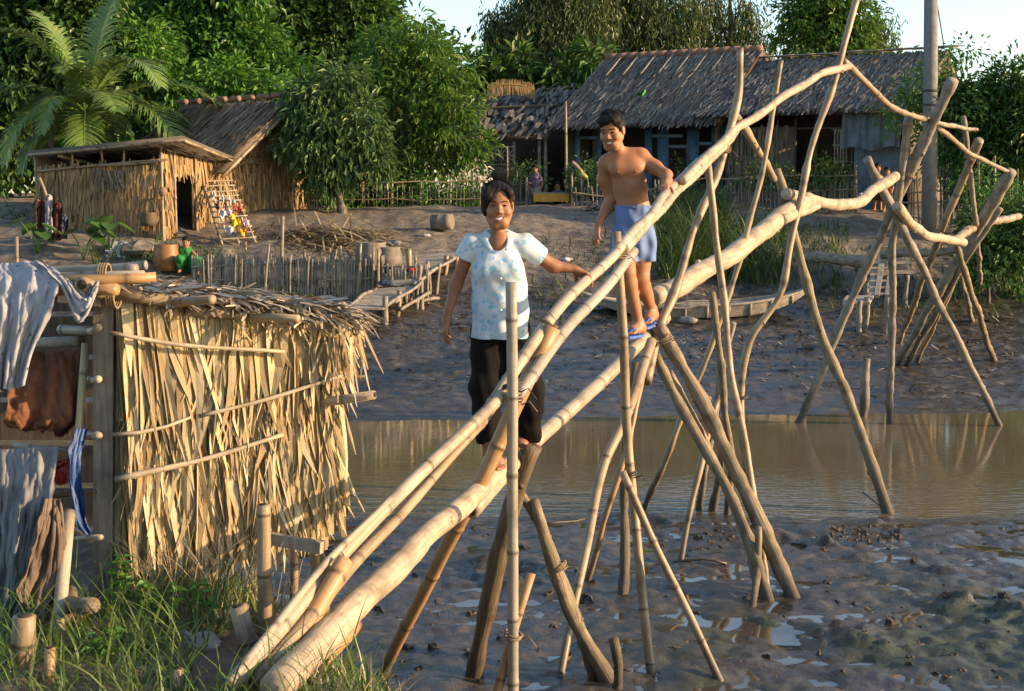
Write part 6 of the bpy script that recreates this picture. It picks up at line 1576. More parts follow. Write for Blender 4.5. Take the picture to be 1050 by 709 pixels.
# ---- straw pile and litter
def heap(px, py, rx, ry, n, L, w, mat, name, lab):
    b = vec(hit(px, py, 20)); mb = MB(); p = np.stack([b[0] + np.clip(RG.normal(size=n), -1.5, 1.5) * rx, b[1] + np.clip(RG.normal(size=n), -1.5, 1.5) * ry, np.zeros(n)], -1)
    p[:, 2] = height(p[:, 0], p[:, 1]) + .02 + .22 * RG.random(n) * np.exp(-((p[:, 0] - b[0]) / rx) ** 2 / 2 - ((p[:, 1] - b[1]) / ry) ** 2 / 2)
    d = rvec(n); d[:, 2] *= .18; d[:, 0] += .6; d = unit(d)
    mb.strips(p, d, unit(np.cross(d, [0, 0, 1.0])), L * (.5 + RG.random(n)), w, np.tile([0, 0, -.15], (n, 1)), 2, .5)
    if lab: return mesh_thing(mb, name, M[mat], lab, 'straw heap', base=tuple(b), smooth=False)
    tag(mb.build(name, M[mat], smooth=False), kind='stuff')
heap(345, 247, .75, .5, 520, .7, .035, 'straw', 'straw_heap', 'heap of straw and sticks above the stake fence')
heap(300, 240, .5, .35, 160, .5, .03, 'thatch_brown', 'straw_heap', 'small dark heap of leaf stalks left of the straw')
heap(640, 216, .6, .22, 340, .6, .05, 'thatch_grey', 'firewood_heap', 'grey heap of firewood below the ragged stick fence')
lit = MB()
P = np.concatenate([scatter_px(2600, 200, 690, 238, 350), scatter_px(1300, 680, 1040, 295, 370), scatter_px(1100, 340, 1040, 330, 425), scatter_px(900, 180, 900, 212, 270)]); n = len(P)
d = rvec(n); d[:, 2] *= .2; d = unit(d); P[:, 2] += .03
lit.strips(P, d, unit(np.cross(d, [0, 0, 1.0])), .04 + .20 * RG.random(n) ** 3, .02 + .03 * RG.random(n), np.zeros((n, 3)), 2, .6)
P = np.concatenate([scatter_px(170, 340, 1040, 535, 708, 6, 14, .03)]); n = len(P); d = rvec(n); d[:, 2] *= .2; d = unit(d); P[:, 2] += .012
lit.strips(P, d, unit(np.cross(d, [0, 0, 1.0])), .015 + .06 * RG.random(n) ** 2, .012, np.zeros((n, 3)), 2, .6)
tag(lit.build('leaf_litter', M['litter'], smooth=False), kind='stuff')
# twigs and mud clods at the near water edge
cl = MB()
P = np.concatenate([scatter_px(420, 350, 1040, 540, 705, 6, 14, .03), scatter_px(130, 700, 790, 540, 575, 6, 14, .03), scatter_px(170, 850, 925, 540, 556, 6, 14, .03)])
for p in P:
    r = abs(R.gauss(0, .013)) + .005; ph = RG.random(3) * 6; n, m = 5, 7; V = []
    for j in range(n):
        th = math.pi * j / (n - 1)
        for i in range(m):
            a = 2 * math.pi * i / m; k = 1 + .3 * math.sin(2 * a + ph[0]) + .2 * math.sin(3 * th + ph[1] + a); V.append(p + r * k * np.array([math.sin(th) * math.cos(a), math.sin(th) * math.sin(a), .7 * math.cos(th) + .4]))
    cl.add(V, [[j * m + i, (j + 1) * m + i, (j + 1) * m + (i + 1) % m, j * m + (i + 1) % m] for j in range(n - 1) for i in range(m)])
tag(cl.build('mud_clods', M['clod'], smooth=False), kind='stuff')
for (a, b, r, lab) in (((690, 578, 10.6), (745, 592, 10.5), .012, 'thin pale stick lying on the mud below the bridge poles'), ((560, 540, 12.0), (600, 532, 12.2), .012, 'twig lying at the near water edge under the bridge'), ((885, 505, 13.4), (908, 523, 13.1), .012, 'dark twig leaning on the foot of the bark pole in the water')):
    mb = MB(); q0, q1 = sl(*a), sl(*b); 
    q0[2] = max(q0[2], gz(q0[0], q0[1]) + .01); q1[2] = max(q1[2], gz(q1[0], q1[1]) + .01)
    pole(mb, [q0, (q0 + q1) / 2, q1], r, r * .7, 6, knots=False); mesh_thing(mb, 'fallen_twig', M['bam_tan'], lab, 'twig')
# ------------------------------------------------------------------ people: each body is one continuous surface
class Field:
    """a distance field of tapered limbs and ellipsoids blended together, meshed with surface nets"""
    def __init__(s): s.P = []
    def cone(s, a, b, ra, rb, k=.02, sq=None): s.P.append(('c', vec(a), vec(b), ra, rb, k, sq)); return s
    def ell(s, c, r, k=.02, rot=None, sub=False): s.P.append(('e', vec(c), vec(r), None if rot is None else np.array(rot), k, sub)); return s
    def chain(s, pts, rad, k=.02, sq=None):
        for (a, b, ra, rb) in zip(pts[:-1], pts[1:], rad[:-1], rad[1:]): s.cone(a, b, ra, rb, k, sq)
        return s
    def cut_below(s, z): s.P.append(('z', z, -1)); return s
    def cut_above(s, z): s.P.append(('z', z, 1)); return s
    def noise(s, fn): s.P.append(('n', fn)); return s
    def cutcone(s, a, b, ra, rb, k=.004): s.P.append(('x', vec(a), vec(b), ra, rb, k)); return s
    def mesh(s, h):
        lo = np.full(3, 1e9); hi = -lo
        for p in s.P:
            if p[0] == 'c':
                r = max(p[3], p[4]); lo = np.minimum(lo, np.minimum(p[1], p[2]) - r); hi = np.maximum(hi, np.maximum(p[1], p[2]) + r)
            elif p[0] == 'e' and not p[5]:
                r = p[2].max() if p[3] is not None else p[2]; lo = np.minimum(lo, p[1] - r); hi = np.maximum(hi, p[1] + r)
        lo -= 3 * h + .012; hi += 3 * h + .012
        ax = [np.arange(lo[i], hi[i] + h, h) for i in range(3)]
        F = np.full([len(a) for a in ax], .5, np.float32)
        for p in s.P:
            if p[0] == 'z':
                z = ax[2][None, None, :]; F = np.maximum(F, (p[1] - z) if p[2] < 0 else (z - p[1])).astype(np.float32); continue
            if p[0] == 'n':
                X, Y, Z = np.meshgrid(*ax, indexing='ij'); F = F + p[1](X, Y, Z).astype(np.float32); continue
            if p[0] in 'cx': k = p[5]; r = max(p[3], p[4]) + k + 4 * h + .01; a0 = np.minimum(p[1], p[2]) - r; a1 = np.maximum(p[1], p[2]) + r
            else: k = p[4]; r = p[2].max() + k + 4 * h + .01; a0 = p[1] - r; a1 = p[1] + r
            i0 = [max(0, int((a0[i] - lo[i]) / h)) for i in range(3)]; i1 = [min(len(ax[i]), int((a1[i] - lo[i]) / h) + 2) for i in range(3)]
            if any(i1[i] <= i0[i] for i in range(3)): continue
            sl_ = tuple(slice(i0[i], i1[i]) for i in range(3))
            X = ax[0][sl_[0]][:, None, None]; Y = ax[1][sl_[1]][None, :, None]; Z = ax[2][sl_[2]][None, None, :]
            if p[0] in 'cx':
                a, b = p[1].copy(), p[2].copy(); q = p[6] if p[0] == 'c' else None; YY = Y
                if q: YY = Y / q; a[1] /= q; b[1] /= q
                d = b - a; dd = np.dot(d, d) + 1e-12
                t = np.clip(((X - a[0]) * d[0] + (YY - a[1]) * d[1] + (Z - a[2]) * d[2]) / dd, 0, 1)
                D = np.sqrt((X - a[0] - t * d[0]) ** 2 + (YY - a[1] - t * d[1]) ** 2 + (Z - a[2] - t * d[2]) ** 2) - (p[3] + (p[4] - p[3]) * t)
                if q: D = D * (q + 1) / 2
                sub = p[0] == 'x'
            else:
                x, y, z = X - p[1][0], Y - p[1][1], Z - p[1][2]
                if p[3] is not None:
                    m = p[3]; x, y, z = x * m[0][0] + y * m[0][1] + z * m[0][2], x * m[1][0] + y * m[1][1] + z * m[1][2], x * m[2][0] + y * m[2][1] + z * m[2][2]
                r = p[2]; k0 = np.sqrt((x / r[0]) ** 2 + (y / r[1]) ** 2 + (z / r[2]) ** 2); k1 = np.sqrt((x / r[0] ** 2) ** 2 + (y / r[1] ** 2) ** 2 + (z / r[2] ** 2) ** 2)
                D = k0 * (k0 - 1) / (k1 + 1e-9); D = np.where(k0 < 1e-3, -r.min(), D); sub = p[5]
            G = F[sl_]
            if sub:
                D = -D; hh = np.clip(.5 - .5 * (G - D) / k, 0, 1); F[sl_] = G * (1 - hh) + D * hh + k * hh * (1 - hh)
            else:
                hh = np.clip(.5 + .5 * (D - G) / k, 0, 1); F[sl_] = D * (1 - hh) + G * hh - k * hh * (1 - hh)
        return surface_nets(F, lo, h)
def surface_nets(F, lo, h):
    I = F < 0
    n = np.array(F.shape) - 1
    cnt = np.zeros(n, np.int8)
    cr = [(a, b, c) for a in (0, 1) for b in (0, 1) for c in (0, 1)]
    S = lambda A, o: A[o[0]:o[0] + n[0], o[1]:o[1] + n[1], o[2]:o[2] + n[2]]
    for o in cr: cnt += S(I, o)
    act = (cnt > 0) & (cnt < 8)
    idx = np.full(n, -1, np.int64); ii = np.argwhere(act); idx[act] = np.arange(len(ii))
    acc = np.zeros((len(ii), 3)); w = np.zeros(len(ii))
    for a in cr:
        for k in range(3):
            if a[k]: continue
            b = list(a); b[k] = 1
            fa = F[ii[:, 0] + a[0], ii[:, 1] + a[1], ii[:, 2] + a[2]].astype(float); fb = F[ii[:, 0] + b[0], ii[:, 1] + b[1], ii[:, 2] + b[2]].astype(float)
            m = (fa < 0) != (fb < 0); t = np.where(m, fa / np.where(m, fa - fb, 1), 0)
            p = np.zeros((len(ii), 3)) + np.array(a, float); p[:, k] = t
            acc += p * m[:, None]; w += m
    V = (ii + acc / w[:, None]) * h + lo
    Q = []
    for k in range(3):
        a, b = [(1, 2), (2, 0), (0, 1)][k]
        s0 = [slice(1, n[0]), slice(1, n[1]), slice(1, n[2])]; s0[k] = slice(0, n[k])
        s1 = list(s0); s1[k] = slice(1, n[k] + 1)
        A, B_ = I[tuple(s0)], I[tuple(s1)]
        for flip in (False, True):
            e = np.argwhere((A & ~B_) if not flip else (~A & B_))
            off = np.array([1, 1, 1]); off[k] = 0; e = e + off
            def c(da, db):
                q = e.copy(); q[:, a] += da; q[:, b] += db; return idx[q[:, 0], q[:, 1], q[:, 2]]
            q = np.stack([c(-1, -1), c(0, -1), c(0, 0), c(-1, 0)], -1)
            Q.append(q[:, ::-1] if flip else q)
    Q = np.concatenate(Q); Q = Q[(Q >= 0).all(1)]
    return V, Q
def relax(V, Q, it=2, lam=.5):
    for _ in range(it):
        acc = np.zeros_like(V); w = np.zeros(len(V))
        for a, b in ((0, 1), (1, 2), (2, 3), (3, 0)):
            np.add.at(acc, Q[:, a], V[Q[:, b]]); np.add.at(acc, Q[:, b], V[Q[:, a]]); np.add.at(w, Q[:, a], 1); np.add.at(w, Q[:, b], 1)
        V = V * (1 - lam) + acc / np.maximum(w, 1)[:, None] * lam
    return V
def field_obj(f, name, mats, parent, h, it=2, drop=None, mat_fn=None):
    V, Q = f.mesh(h); V = relax(V, Q, it)
    if drop is not None:
        c = V[Q].mean(1); Q = Q[~drop(c)]
    mb = MB()
    if mat_fn is None: mb.add(V, Q)
    else:
        c = V[Q].mean(1); mi = mat_fn(c); mb.add(V, Q); mb.MQ[-1] = mi
    return mb.build(name, mats, parent)

def head_basis(fwd, roll=0.0):
    f = unit(vec(fwd)); u = vec([0, 0, 1.0]); u = unit(u - f * np.dot(u, f)); r = np.cross(u, f)
    if roll: u, r = u * math.cos(roll) + r * math.sin(roll), r * math.cos(roll) - u * math.sin(roll)
    return np.stack([r, f, u])          # rows: local x (image right), y (forward), z (up)
def add_head(F, c, Bm, s, female=False, smile=True):
    L = lambda x, y, z: c + (np.array([x, y, z]) * s) @ Bm
    e = lambda p, r, k=.015, sub=False: F.ell(L(*p), np.array(r) * s, k * s, Bm, sub)
    e((0, -.018, .048), (.073, .092, .078), .02); e((0, .018, -.022), (.062, .070, .088), .03)
    F.cone(L(-.018, .052, -.098), L(.018, .052, -.098), .022 * s, .022 * s, .03 * s)
    for q in (-1, 1):
        F.cone(L(q * .050, .0, -.045), L(q * .030, .045, -.092), .022 * s, .018 * s, .03 * s)
        e((q * .040, .055, -.022), (.024, .022, .024), .02)
        F.cone(L(q * .010, .077, .026), L(q * .045, .064, .028), .010 * s, .009 * s, .014 * s)
    F.cone(L(0, .080, .014), L(0, .097, -.024), .0075 * s, .011 * s, .010 * s)
    for q in (-1, 1):
        e((q * .0125, .088, -.028), (.0085, .010, .0075), .006)
        e((q * .031, .096, .006), (.0155, .016, .0095), .008, True)
        e((q * .076, -.006, -.004), (.009, .020, .031), .008); e((q * .086, .0, .0), (.006, .010, .018), .004, True)
    e((0, .066, -.062), (.032, .020, .024), .015)
    mz = lambda x: -.0605 + .0085 * (x / .028) ** 2
    my = lambda x: .0835 - .014 * (x / .028) ** 2
    xs = np.linspace(-.028, .028, 7)
    for a, b in zip(xs[:-1], xs[1:]):
        ra = lambda x: 1 - .75 * (abs(x) / .028) ** 2
        F.cone(L(a, my(a), mz(a) + .0074 * ra(a)), L(b, my(b), mz(b) + .0074 * ra(b)), .0042 * s, .0042 * s, .004 * s)
        F.cone(L(a, my(a) - .001, mz(a) - .0100 * ra(a)), L(b, my(b) - .001, mz(b) - .0100 * ra(b)), .0050 * s, .0050 * s, .004 * s)
    if smile:
        for a, b in zip(xs[:-1], xs[1:]):
            ra = lambda x: max(.0012, .0060 * (1 - .85 * (abs(x) / .028) ** 2)); F.cutcone(L(a, my(a) + .006, mz(a) - .001), L(b, my(b) + .006, mz(b) - .001), ra(a) * s, ra(b) * s, .002 * s)
            F.cutcone(L(a, my(a) - .003, mz(a) - .001), L(b, my(b) - .003, mz(b) - .001), ra(a) * s, ra(b) * s, .002 * s)
        for q in (-1, 1): e((q * .041, .066, -.034), (.018, .015, .015), .012)
    return L
def face_parts(person, c, Bm, s, L, skin_lid=None, smile=True, detail=True):
    def ball(name, p, r, mat, n=10, m=16):
        mb = MB(); V = []
        for j in range(n):
            th = math.pi * j / (n - 1)
            for i in range(m):
                a = 2 * math.pi * i / m
                V.append(L(p[0] + r[0] * math.sin(th) * math.cos(a), p[1] + r[1] * math.sin(th) * math.sin(a), p[2] + r[2] * math.cos(th)))
        mb.add(V, [[j * m + i, (j + 1) * m + i, (j + 1) * m + (i + 1) % m, j * m + (i + 1) % m] for j in range(n - 1) for i in range(m)])
        return mb
    for q in (-1, 1):
        mb = ball('eye', (q * .031, .0745, .0045), (.0135, .009, .0044), None); o = mb.build('eye', M['eye_white'], person)
        ir = ball('iris', (q * .031 , .0795, .0042), (.0066, .0048, .0048), None); build_under(ir, 'iris', M['iris'], person, o)
        lid = MB(); t = np.linspace(-1, 1, 9); lid.tube([L(q * .031 + .0165 * x,   .0835 - .006 * x * x, .0088 - .0045 * x * x) for x in t], .0026 * s * (1.15 - .6 * t * t), 6); lid.build('eyelid', M['hair'], person)
        br = MB(); br.tube([L(q * (.014 + .034 * x), .0875 - .016 * x * x, .026 + .007 * math.sin(x * 2.2) - .004 * x) for x in np.linspace(0, 1, 9)],   .0046 * s * np.array([.7, 1, 1.1, 1.1, 1, .95, .85, .65, .35]), 6, flat=.7); br.build('eyebrow', M['hair'], person)
    if smile:
        mb = MB(); t = np.linspace(-1, 1, 13); V = []
        for x in t: 
            V += [L(.0265 * x, .0815 - .0125 * x * x, -.0550 + .0055 * x * x), L(.0265 * x, .0815 - .0125 * x * x, -.0665 + .0140 * x * x)]
        W = [v - Bm[1] * .004 * s for v in V]; n = len(V)
        Q = [[2 * i, 2 * i + 1, 2 * i + 3, 2 * i + 2] for i in range(12)]
        mb.add(np.array(V + W), Q + [[b + n for b in q[::-1]] for q in Q]); mb.build('teeth', M['teeth'], person)
def add_hand(F, w, d, n, s=1.0, curl=(.3, .35, .4, .45), spread=.06, thumb=(.6, .5), side=1, k=.006):
    """w wrist, d direction to the knuckles, n palm normal; side: which way the thumb leaves"""
    d = unit(vec(d)); n = vec(n); n = unit(n - d * np.dot(n, d)); x = np.cross(d, n) * side       # x points to the thumb side
    rot = lambda v, ax, a: v * math.cos(a) + np.cross(ax, v) * math.sin(a) + ax * np.dot(ax, v) * (1 - math.cos(a))
    kn = [w + d * L * s + x * o * s for L, o in ((.080, .028), (.084, .009), (.080, -.010), (.071, -.027))]
    for q, o in zip(kn, (.016, .006, -.006, -.015)):
        F.cone(w + x * o * s + d * .008 * s, q, .013 * s, .0105 * s, .014 * s)
    F.cone(w - d * .01 * s, w + d * .03 * s, .018 * s, .018 * s, .015 * s, None)
    for i, (q, L) in enumerate(zip(kn, (.066, .074, .069, .054))):
        a = curl[i]; dd = unit(d + x * spread * (1.5 - i)); ax = unit(np.cross(dd, n)); p = q; r0 = (.0090, .0092, .0086, .0076)[i] * s
        for j, (f, g) in enumerate(((.46, .6), (.30, 1.25), (.24, .9))):
            dd = rot(dd, ax, a * g); e = p + dd * L * f * s; F.cone(p, e, r0 * (1 - .08 * j), r0 * (.92 - .09 * j), k * s * (1 if j else 1.6)); p = e
    b = w + d * .024 * s + x * .020 * s + n * .006 * s
    td = unit(d * (1 - thumb[0]) + x * thumb[0] + n * .25); p = b + td * .042 * s; F.cone(b, p, .0145 * s, .0115 * s, .014 * s)
    t2 = unit(td + d * thumb[1] * .8 + n * thumb[1] * .4); e = p + t2 * .030 * s; F.cone(p, e, .0112 * s, .0098 * s, .006 * s)
    t3 = unit(t2 + d * thumb[1] * .5 + n * thumb[1] * .3); F.cone(e, e + t3 * .022 * s, .0098 * s, .0080 * s, .005 * s)
def add_foot(F, ank, heel, toe, s=1.0):
    """ank ankle, heel and toe on the sole line"""
    d = unit(toe - heel); up = vec([0, 0, 1.0]); up = unit(up - d * np.dot(up, d)); x = np.cross(d, up)
    F.cone(ank, heel + up * .03 * s, .030 * s, .028 * s, .03 * s)
    m = heel * .42 + toe * .58
    for o in (-.022, .0, .020): F.cone(heel + up * .035 * s + x * o * .4 * s, m + up * (.026 + .006 * (o > 0)) * s + x * o * s, .028 * s, .019 * s, .025 * s)
    F.cone(ank, m + up * .034 * s, .030 * s, .018 * s, .035 * s)
    for i, o in enumerate((.028, .012, -.002, -.015, -.027)):
        L = (.30, .30, .27, .23, .19)[i]; r = (.0125, .009, .0085, .008, .0075)[i] * s
        F.cone(m + up * .018 * s + x * o * s, m + d * L * .23 * s + up * .010 * s + x * o * 1.1 * s, r * 1.1, r, .008 * s)

def m_skin(name, c0, c1):
    t = NT(name); nz = t.noise(t.pos(), 9, 4, .6)
    t.col(t.mix(t.maprange(nz, .35, .68, 0, 1), c0, c1)); t.rough(t.maprange(nz, .3, .7, .46, .62)); t.spec(.32)
    t.b.inputs['Subsurface Weight'].default_value = .12; t.b.inputs['Subsurface Radius'].default_value = (.02, .008, .004); t.b.inputs['Subsurface Scale'].default_value = .3
    t.bump(t.noise(t.pos(), 140, 3), .08, .002); return t.m
M['skin_w'] = m_skin('brown_skin', (.235, .105, .052), (.19, .08, .038)); M['skin_m'] = m_skin('tan_skin', (.32, .145, .07), (.26, .112, .052))
M['areola'] = m_plain('areola_skin', (.20, .088, .05), .5, .2, 30); M['lips'] = m_plain('lips', (.27, .085, .065), .4, .2, 30); M['eye_white'] = m_plain('eye_white', (.55, .50, .46), .25, .1, 20, bump=0); M['iris'] = m_plain('dark_iris', (.02, .012, .008), .15, .2, 20, bump=0); M['teeth'] = m_plain('teeth', (.85, .82, .76), .3, .1, 40, bump=0)
def m_hair():
    t = NT('black_hair'); n = t.noise(t.pos((70, 70, 9)), 4, 3, .6); t.col(t.ramp(n, [(.3, (.006, .005, .005)), (.7, (.022, .017, .014))])); t.rough(.6); t.spec(.1); t.bump(n, .5, .004); return t.m
M['hair'] = m_hair()
def m_blouse():
    t = NT('flowered_blouse'); v = t.n('ShaderNodeTexVoronoi'); v.inputs['Scale'].default_value = 24; nz = t.noise(t.obj(), 55, 3, .6)
    mp = t.n('ShaderNodeVectorMath', operation='ADD'); sc = t.n('ShaderNodeVectorMath', operation='SCALE'); tn = t.n('ShaderNodeTexNoise'); tn.inputs['Scale'].default_value = 26; t.l(t.obj(), tn.inputs[0]); t.l(tn.outputs['Color'], sc.inputs[0]); sc.inputs['Scale'].default_value = .045
    t.l(t.obj((1, .6, 1)), mp.inputs[0]); t.l(sc.outputs[0], mp.inputs[1]); t.l(mp.outputs[0], v.inputs[0])
    sep = t.n('ShaderNodeSeparateColor'); t.l(v.outputs['Color'], sep.inputs[0])
    on = t.maprange(sep.outputs[0], .16, .20, 0, 1); blob = t.math('MULTIPLY', t.maprange(v.outputs['Distance'], .36, .46, 1, 0), on)
    tone = t.ramp(sep.outputs[1], [(.0, (.12, .32, .46)), (.45, (.20, .42, .52)), (.7, (.20, .29, .50)), (.88, (.43, .46, .30)), (1.0, (.22, .44, .54))])
    t.col(t.mix(t.math('MULTIPLY', blob, t.maprange(nz, .35, .6, .45, 1)), (.42, .48, .53), tone)); t.rough(.75); t.spec(.2)
    t.bump(t.noise(t.pos(), 220, 2), .1, .001); return t.m
M['blouse'] = m_blouse(); M['trouser'] = m_cloth('black_cloth', (.004, .0035, .0035), .9, dirt=(.007, .006, .0055)); M['shorts'] = m_cloth('pale_blue_cloth', (.13, .19, .36), .85, dirt=(.095, .14, .27)); M['sandal'] = m_plain('blue_rubber', (.05, .12, .45), .5, .2, 10)

def hairs(mb, roots, dirs, L, w, bend, n_seg=4):
    mb.strips(roots, dirs, unit(np.cross(dirs, rvec(len(dirs)))), L, w, bend, n_seg, .2)

def woman():
    D = 7.40; P = lambda x, y, o=0.0: vec(at(x, y, D + o))
    c = P(511, 211.5, -.06); Bm = head_basis((.06, -1, -.06), -.02); s = .985
    t = thing('person', tuple(P(512, 466, -.1)), 'smiling woman in a flowered white short-sleeved blouse and black trousers, one hand on the handrail', 'person')
    F = Field()
    # trunk and neck under the clothes
    F.cone(P(510, 262, .02), P(512, 300, .03), .098, .088, .05, .72); F.cone(P(512, 300, .03), P(513, 340, .05), .088, .112, .05, .75)
    F.cone(P(485, 253, .02), P(538, 253, .02), .044, .044, .05); F.cone(P(510, 248, .03), P(511, 226, -.01), .047, .043, .03)
    F.ell(P(511, 252, -.022), (.062, .047, .075), .03)
    F.cone(P(497, 275, -.035), P(525, 275, -.035), .050, .050, .04)
    L = add_head(F, c, Bm, s, True)
    # her right arm hangs; her left reaches out to the rail
    F.chain([P(482, 255, .02), P(467, 294, .05), P(458, 325, -.0)], [.039, .034, .022], .025)
    hw = P(457.5, 327, -.0); add_hand(F, hw, P(456, 345, -.02) - hw, vec([.9, .25, 0]), .92, (.35, .35, .4, .45), .05, (.45, .5), -1)
    F.chain([P(541, 255, .02), P(567, 273, .08), P(588, 276, .10)], [.043, .035, .023], .025)
    hw = P(589, 276.3, .10); add_hand(F, hw, P(604, 284.5, .12) - hw, vec([.1, -.45, -1]), .92, (.42, .42, .45, .5), .08, (.6, .4), 1)
    # legs
    F.chain([P(501, 343, .05), P(497, 398, -.06), P(501, 452, -.15)], [.085, .056, .034], .03)
    F.chain([P(527, 343, .05), P(545, 402, -.02), P(537, 446, .17)], [.085, .058, .034], .03)
    add_foot(F, P(502, 455, -.15), P(502, 471, -.13), P(516, 484, -.31) , .95)
    add_foot(F, P(537, 446, .16), P(538, 456, .17), P(531, 463, -.01), .95)
    def mf(q):
        l = (q - c) @ Bm.T / s
        zz = l[:, 2] + .0605 - .0085 * (l[:, 0] / .028) ** 2; ra = 1 - .7 * (l[:, 0] / .029) ** 2
        return ((np.abs(l[:, 0]) < .029) & (l[:, 1] > .058) & (zz < .0108 * ra) & (zz > -.0140 * ra)).astype(int)
    V, Q = F.mesh(.0042); V = relax(V, Q, 1); mb = MB(); mb.add(V, Q); mb.MQ[-1] = mf(V[Q].mean(1))
    o = mb.build('body', [M['skin_w'], M['lips']], t)
    face_parts(t, c, Bm, s, L)
    # hair: parted, swept to both sides, falling lower on her right
    H = Field(); e = lambda p, r, k=.015, sub=False: H.ell(L(*p), np.array(r) * s, k * s, Bm, sub)
    e((0, -.020, .050), (.084, .102, .084), .02); e((0, -.062, -.02), (.068, .056, .07), .03)
    e((-.068, .004, .004), (.026, .048, .060), .02); e((.072, -.022, .01), (.020, .045, .05), .02)
    e((-.055, .040, .060), (.040, .045, .045), .02); e((.045, .042, .072), (.036, .040, .03), .02)
    e((.012, .105, -.018), (.062, .075, .092), .008, True); e((.020, .088, .052), (.030, .05, .038), .015, True); e((.088, .012, -.012), (.024, .03, .04), .01, True)
    H.noise(lambda X, Y, Z: .0012 * np.sin(X * 240 + 8 * np.sin(Z * 26) + Y * 120) + .0010 * np.sin(Y * 190 + Z * 60))
    ho = field_obj(H, 'hair', M['hair'], t, .004, 1)
    mb = MB(); n = 420; a = RG.uniform(-1.9, 1.9, n); th = RG.uniform(.25, 1.5, n)
    dl = np.stack([np.sin(a) * np.sin(th), -np.cos(a) * np.sin(th) * .9 + .0, np.cos(th)], -1)
    loc = np.array([0, -.020, .052]) + dl * np.array([.088, .105, .090])
    rt = c + loc * s @ Bm; tang = unit((np.stack([np.sign(loc[:, 0] - .015) * .9, -.25 + 0 * a, -.75 - th * .3], -1)) @ Bm); nrm = unit(dl @ Bm)
    tang = unit(tang - nrm * np.sum(tang * nrm, 1)[:, None]); mb.strips(rt, tang, unit(np.cross(tang, nrm)), .07 * (.5 + RG.random(n)), .004, -nrm * .55 + np.array([0, 0, -.3]), 4, .2)
    build_under(mb, 'loose_strands', M['hair'], t, ho)
    # blouse
    S = Field(); zh = P(512, 347.5)[2]
    S.cone(P(510, 258, .02), P(511, 285, .02), .118, .130, .05, .74); S.cone(P(511, 285, .02), P(513, 312, .03), .130, .138, .06, .74); S.cone(P(513, 312, .03), P(513, 362, .03), .138, .176, .06, .72)
    S.cone(P(486, 250, .02), P(536, 250, .02), .052, .052, .04); S.cone(P(499, 276, -.055), P(524, 276, -.055), .062, .062, .05)
    S.cone(P(484, 251, .02), P(474, 269, .03), .056, .057, .03); S.cone(P(539, 251, .02), P(557, 266, .07), .056, .057, .03)
    S.cut_below(zh)
    S.noise(lambda X, Y, Z: .0044 * np.sin(X * 58 + 2 * np.sin(Z * 6)) * np.clip((1.0 - (Z - zh) / .35), 0.05, 1) + .0020 * np.sin(Z * 42 + X * 34 + 3 * np.sin(X * 11)) + .0009 * np.sin(X * 60 - Z * 45))
    S.cutcone(P(510, 235, -.075), P(512.5, 265, -.118), .060, .006); S.cutcone(P(510, 228, .04), P(510, 247, .0), .058, .050)
    S.cutcone(P(518.5, 330, -.18), P(518, 352, -.18), .004, .022)
    # sleeve openings
    for (a, b) in ((P(475, 268, .03), P(468, 284, .045)), (P(556, 266, .07), P(568, 274, .10))):
        d = unit(b - a); S.cutcone(a + d * .040, a + d * .12, .058, .066); S.cutcone(a + d * .055, a + d * .30, .088, .12)
    bo = field_obj(S, 'blouse', M['blouse'], t, .0048, 2, drop=lambda q: (q[:, 2] < zh + .004))
    for q in (-1, 1):
        pts = catmull([P(510 + q * 4, 233.5, .09), P(510 + q * 12, 238, .03), P(510 + q * 13, 246, -.050), P(511.5 + q * 7.5, 257, -.086)], 6)
        mb = MB(); mb.tube(pts, .019 * np.array(list(np.linspace(.7, 1.05, 10)) + list(np.linspace(1.05, .45, 9))), 10, flat=.22); build_under(mb, 'collar', M['blouse'], t, bo)
    mb = MB()
    for py in (268, 284, 300, 316): 
        k = P(514, py, 0); yy = -.02 - .096 - (.035 if py < 290 else .012 if py < 310 else .02)
        mb.tube([k + [0, yy - .006, 0], k + [0, yy + .01, 0]], [.0055, .0055], 8)
    build_under(mb, 'buttons', M['teeth'], t, bo)
    # trousers
    T = Field(); T.cone(P(501, 340, .05), P(526, 340, .05), .100, .100, .05, .85)
    T.chain([P(501, 348, .04), P(498, 398, -.05), P(501, 448, -.13)], [.095, .084, .068], .03); T.chain([P(527, 348, .04), P(542, 402, -.03), P(542, 446, .14)], [.097, .086, .070], .03)
    T.noise(lambda X, Y, Z: .004 * np.sin(Z * 40 + X * 26 + 3 * np.sin(X * 14)) + .003 * np.sin(X * 80 + Z * 22))
    T.cutcone(P(501, 452, -.13), P(502, 470, -.15), .058, .07); T.cutcone(P(541, 450, .15), P(540, 468, .17), .060, .07)
    field_obj(T, 'trousers', M['trouser'], t, .006, 2)
woman()

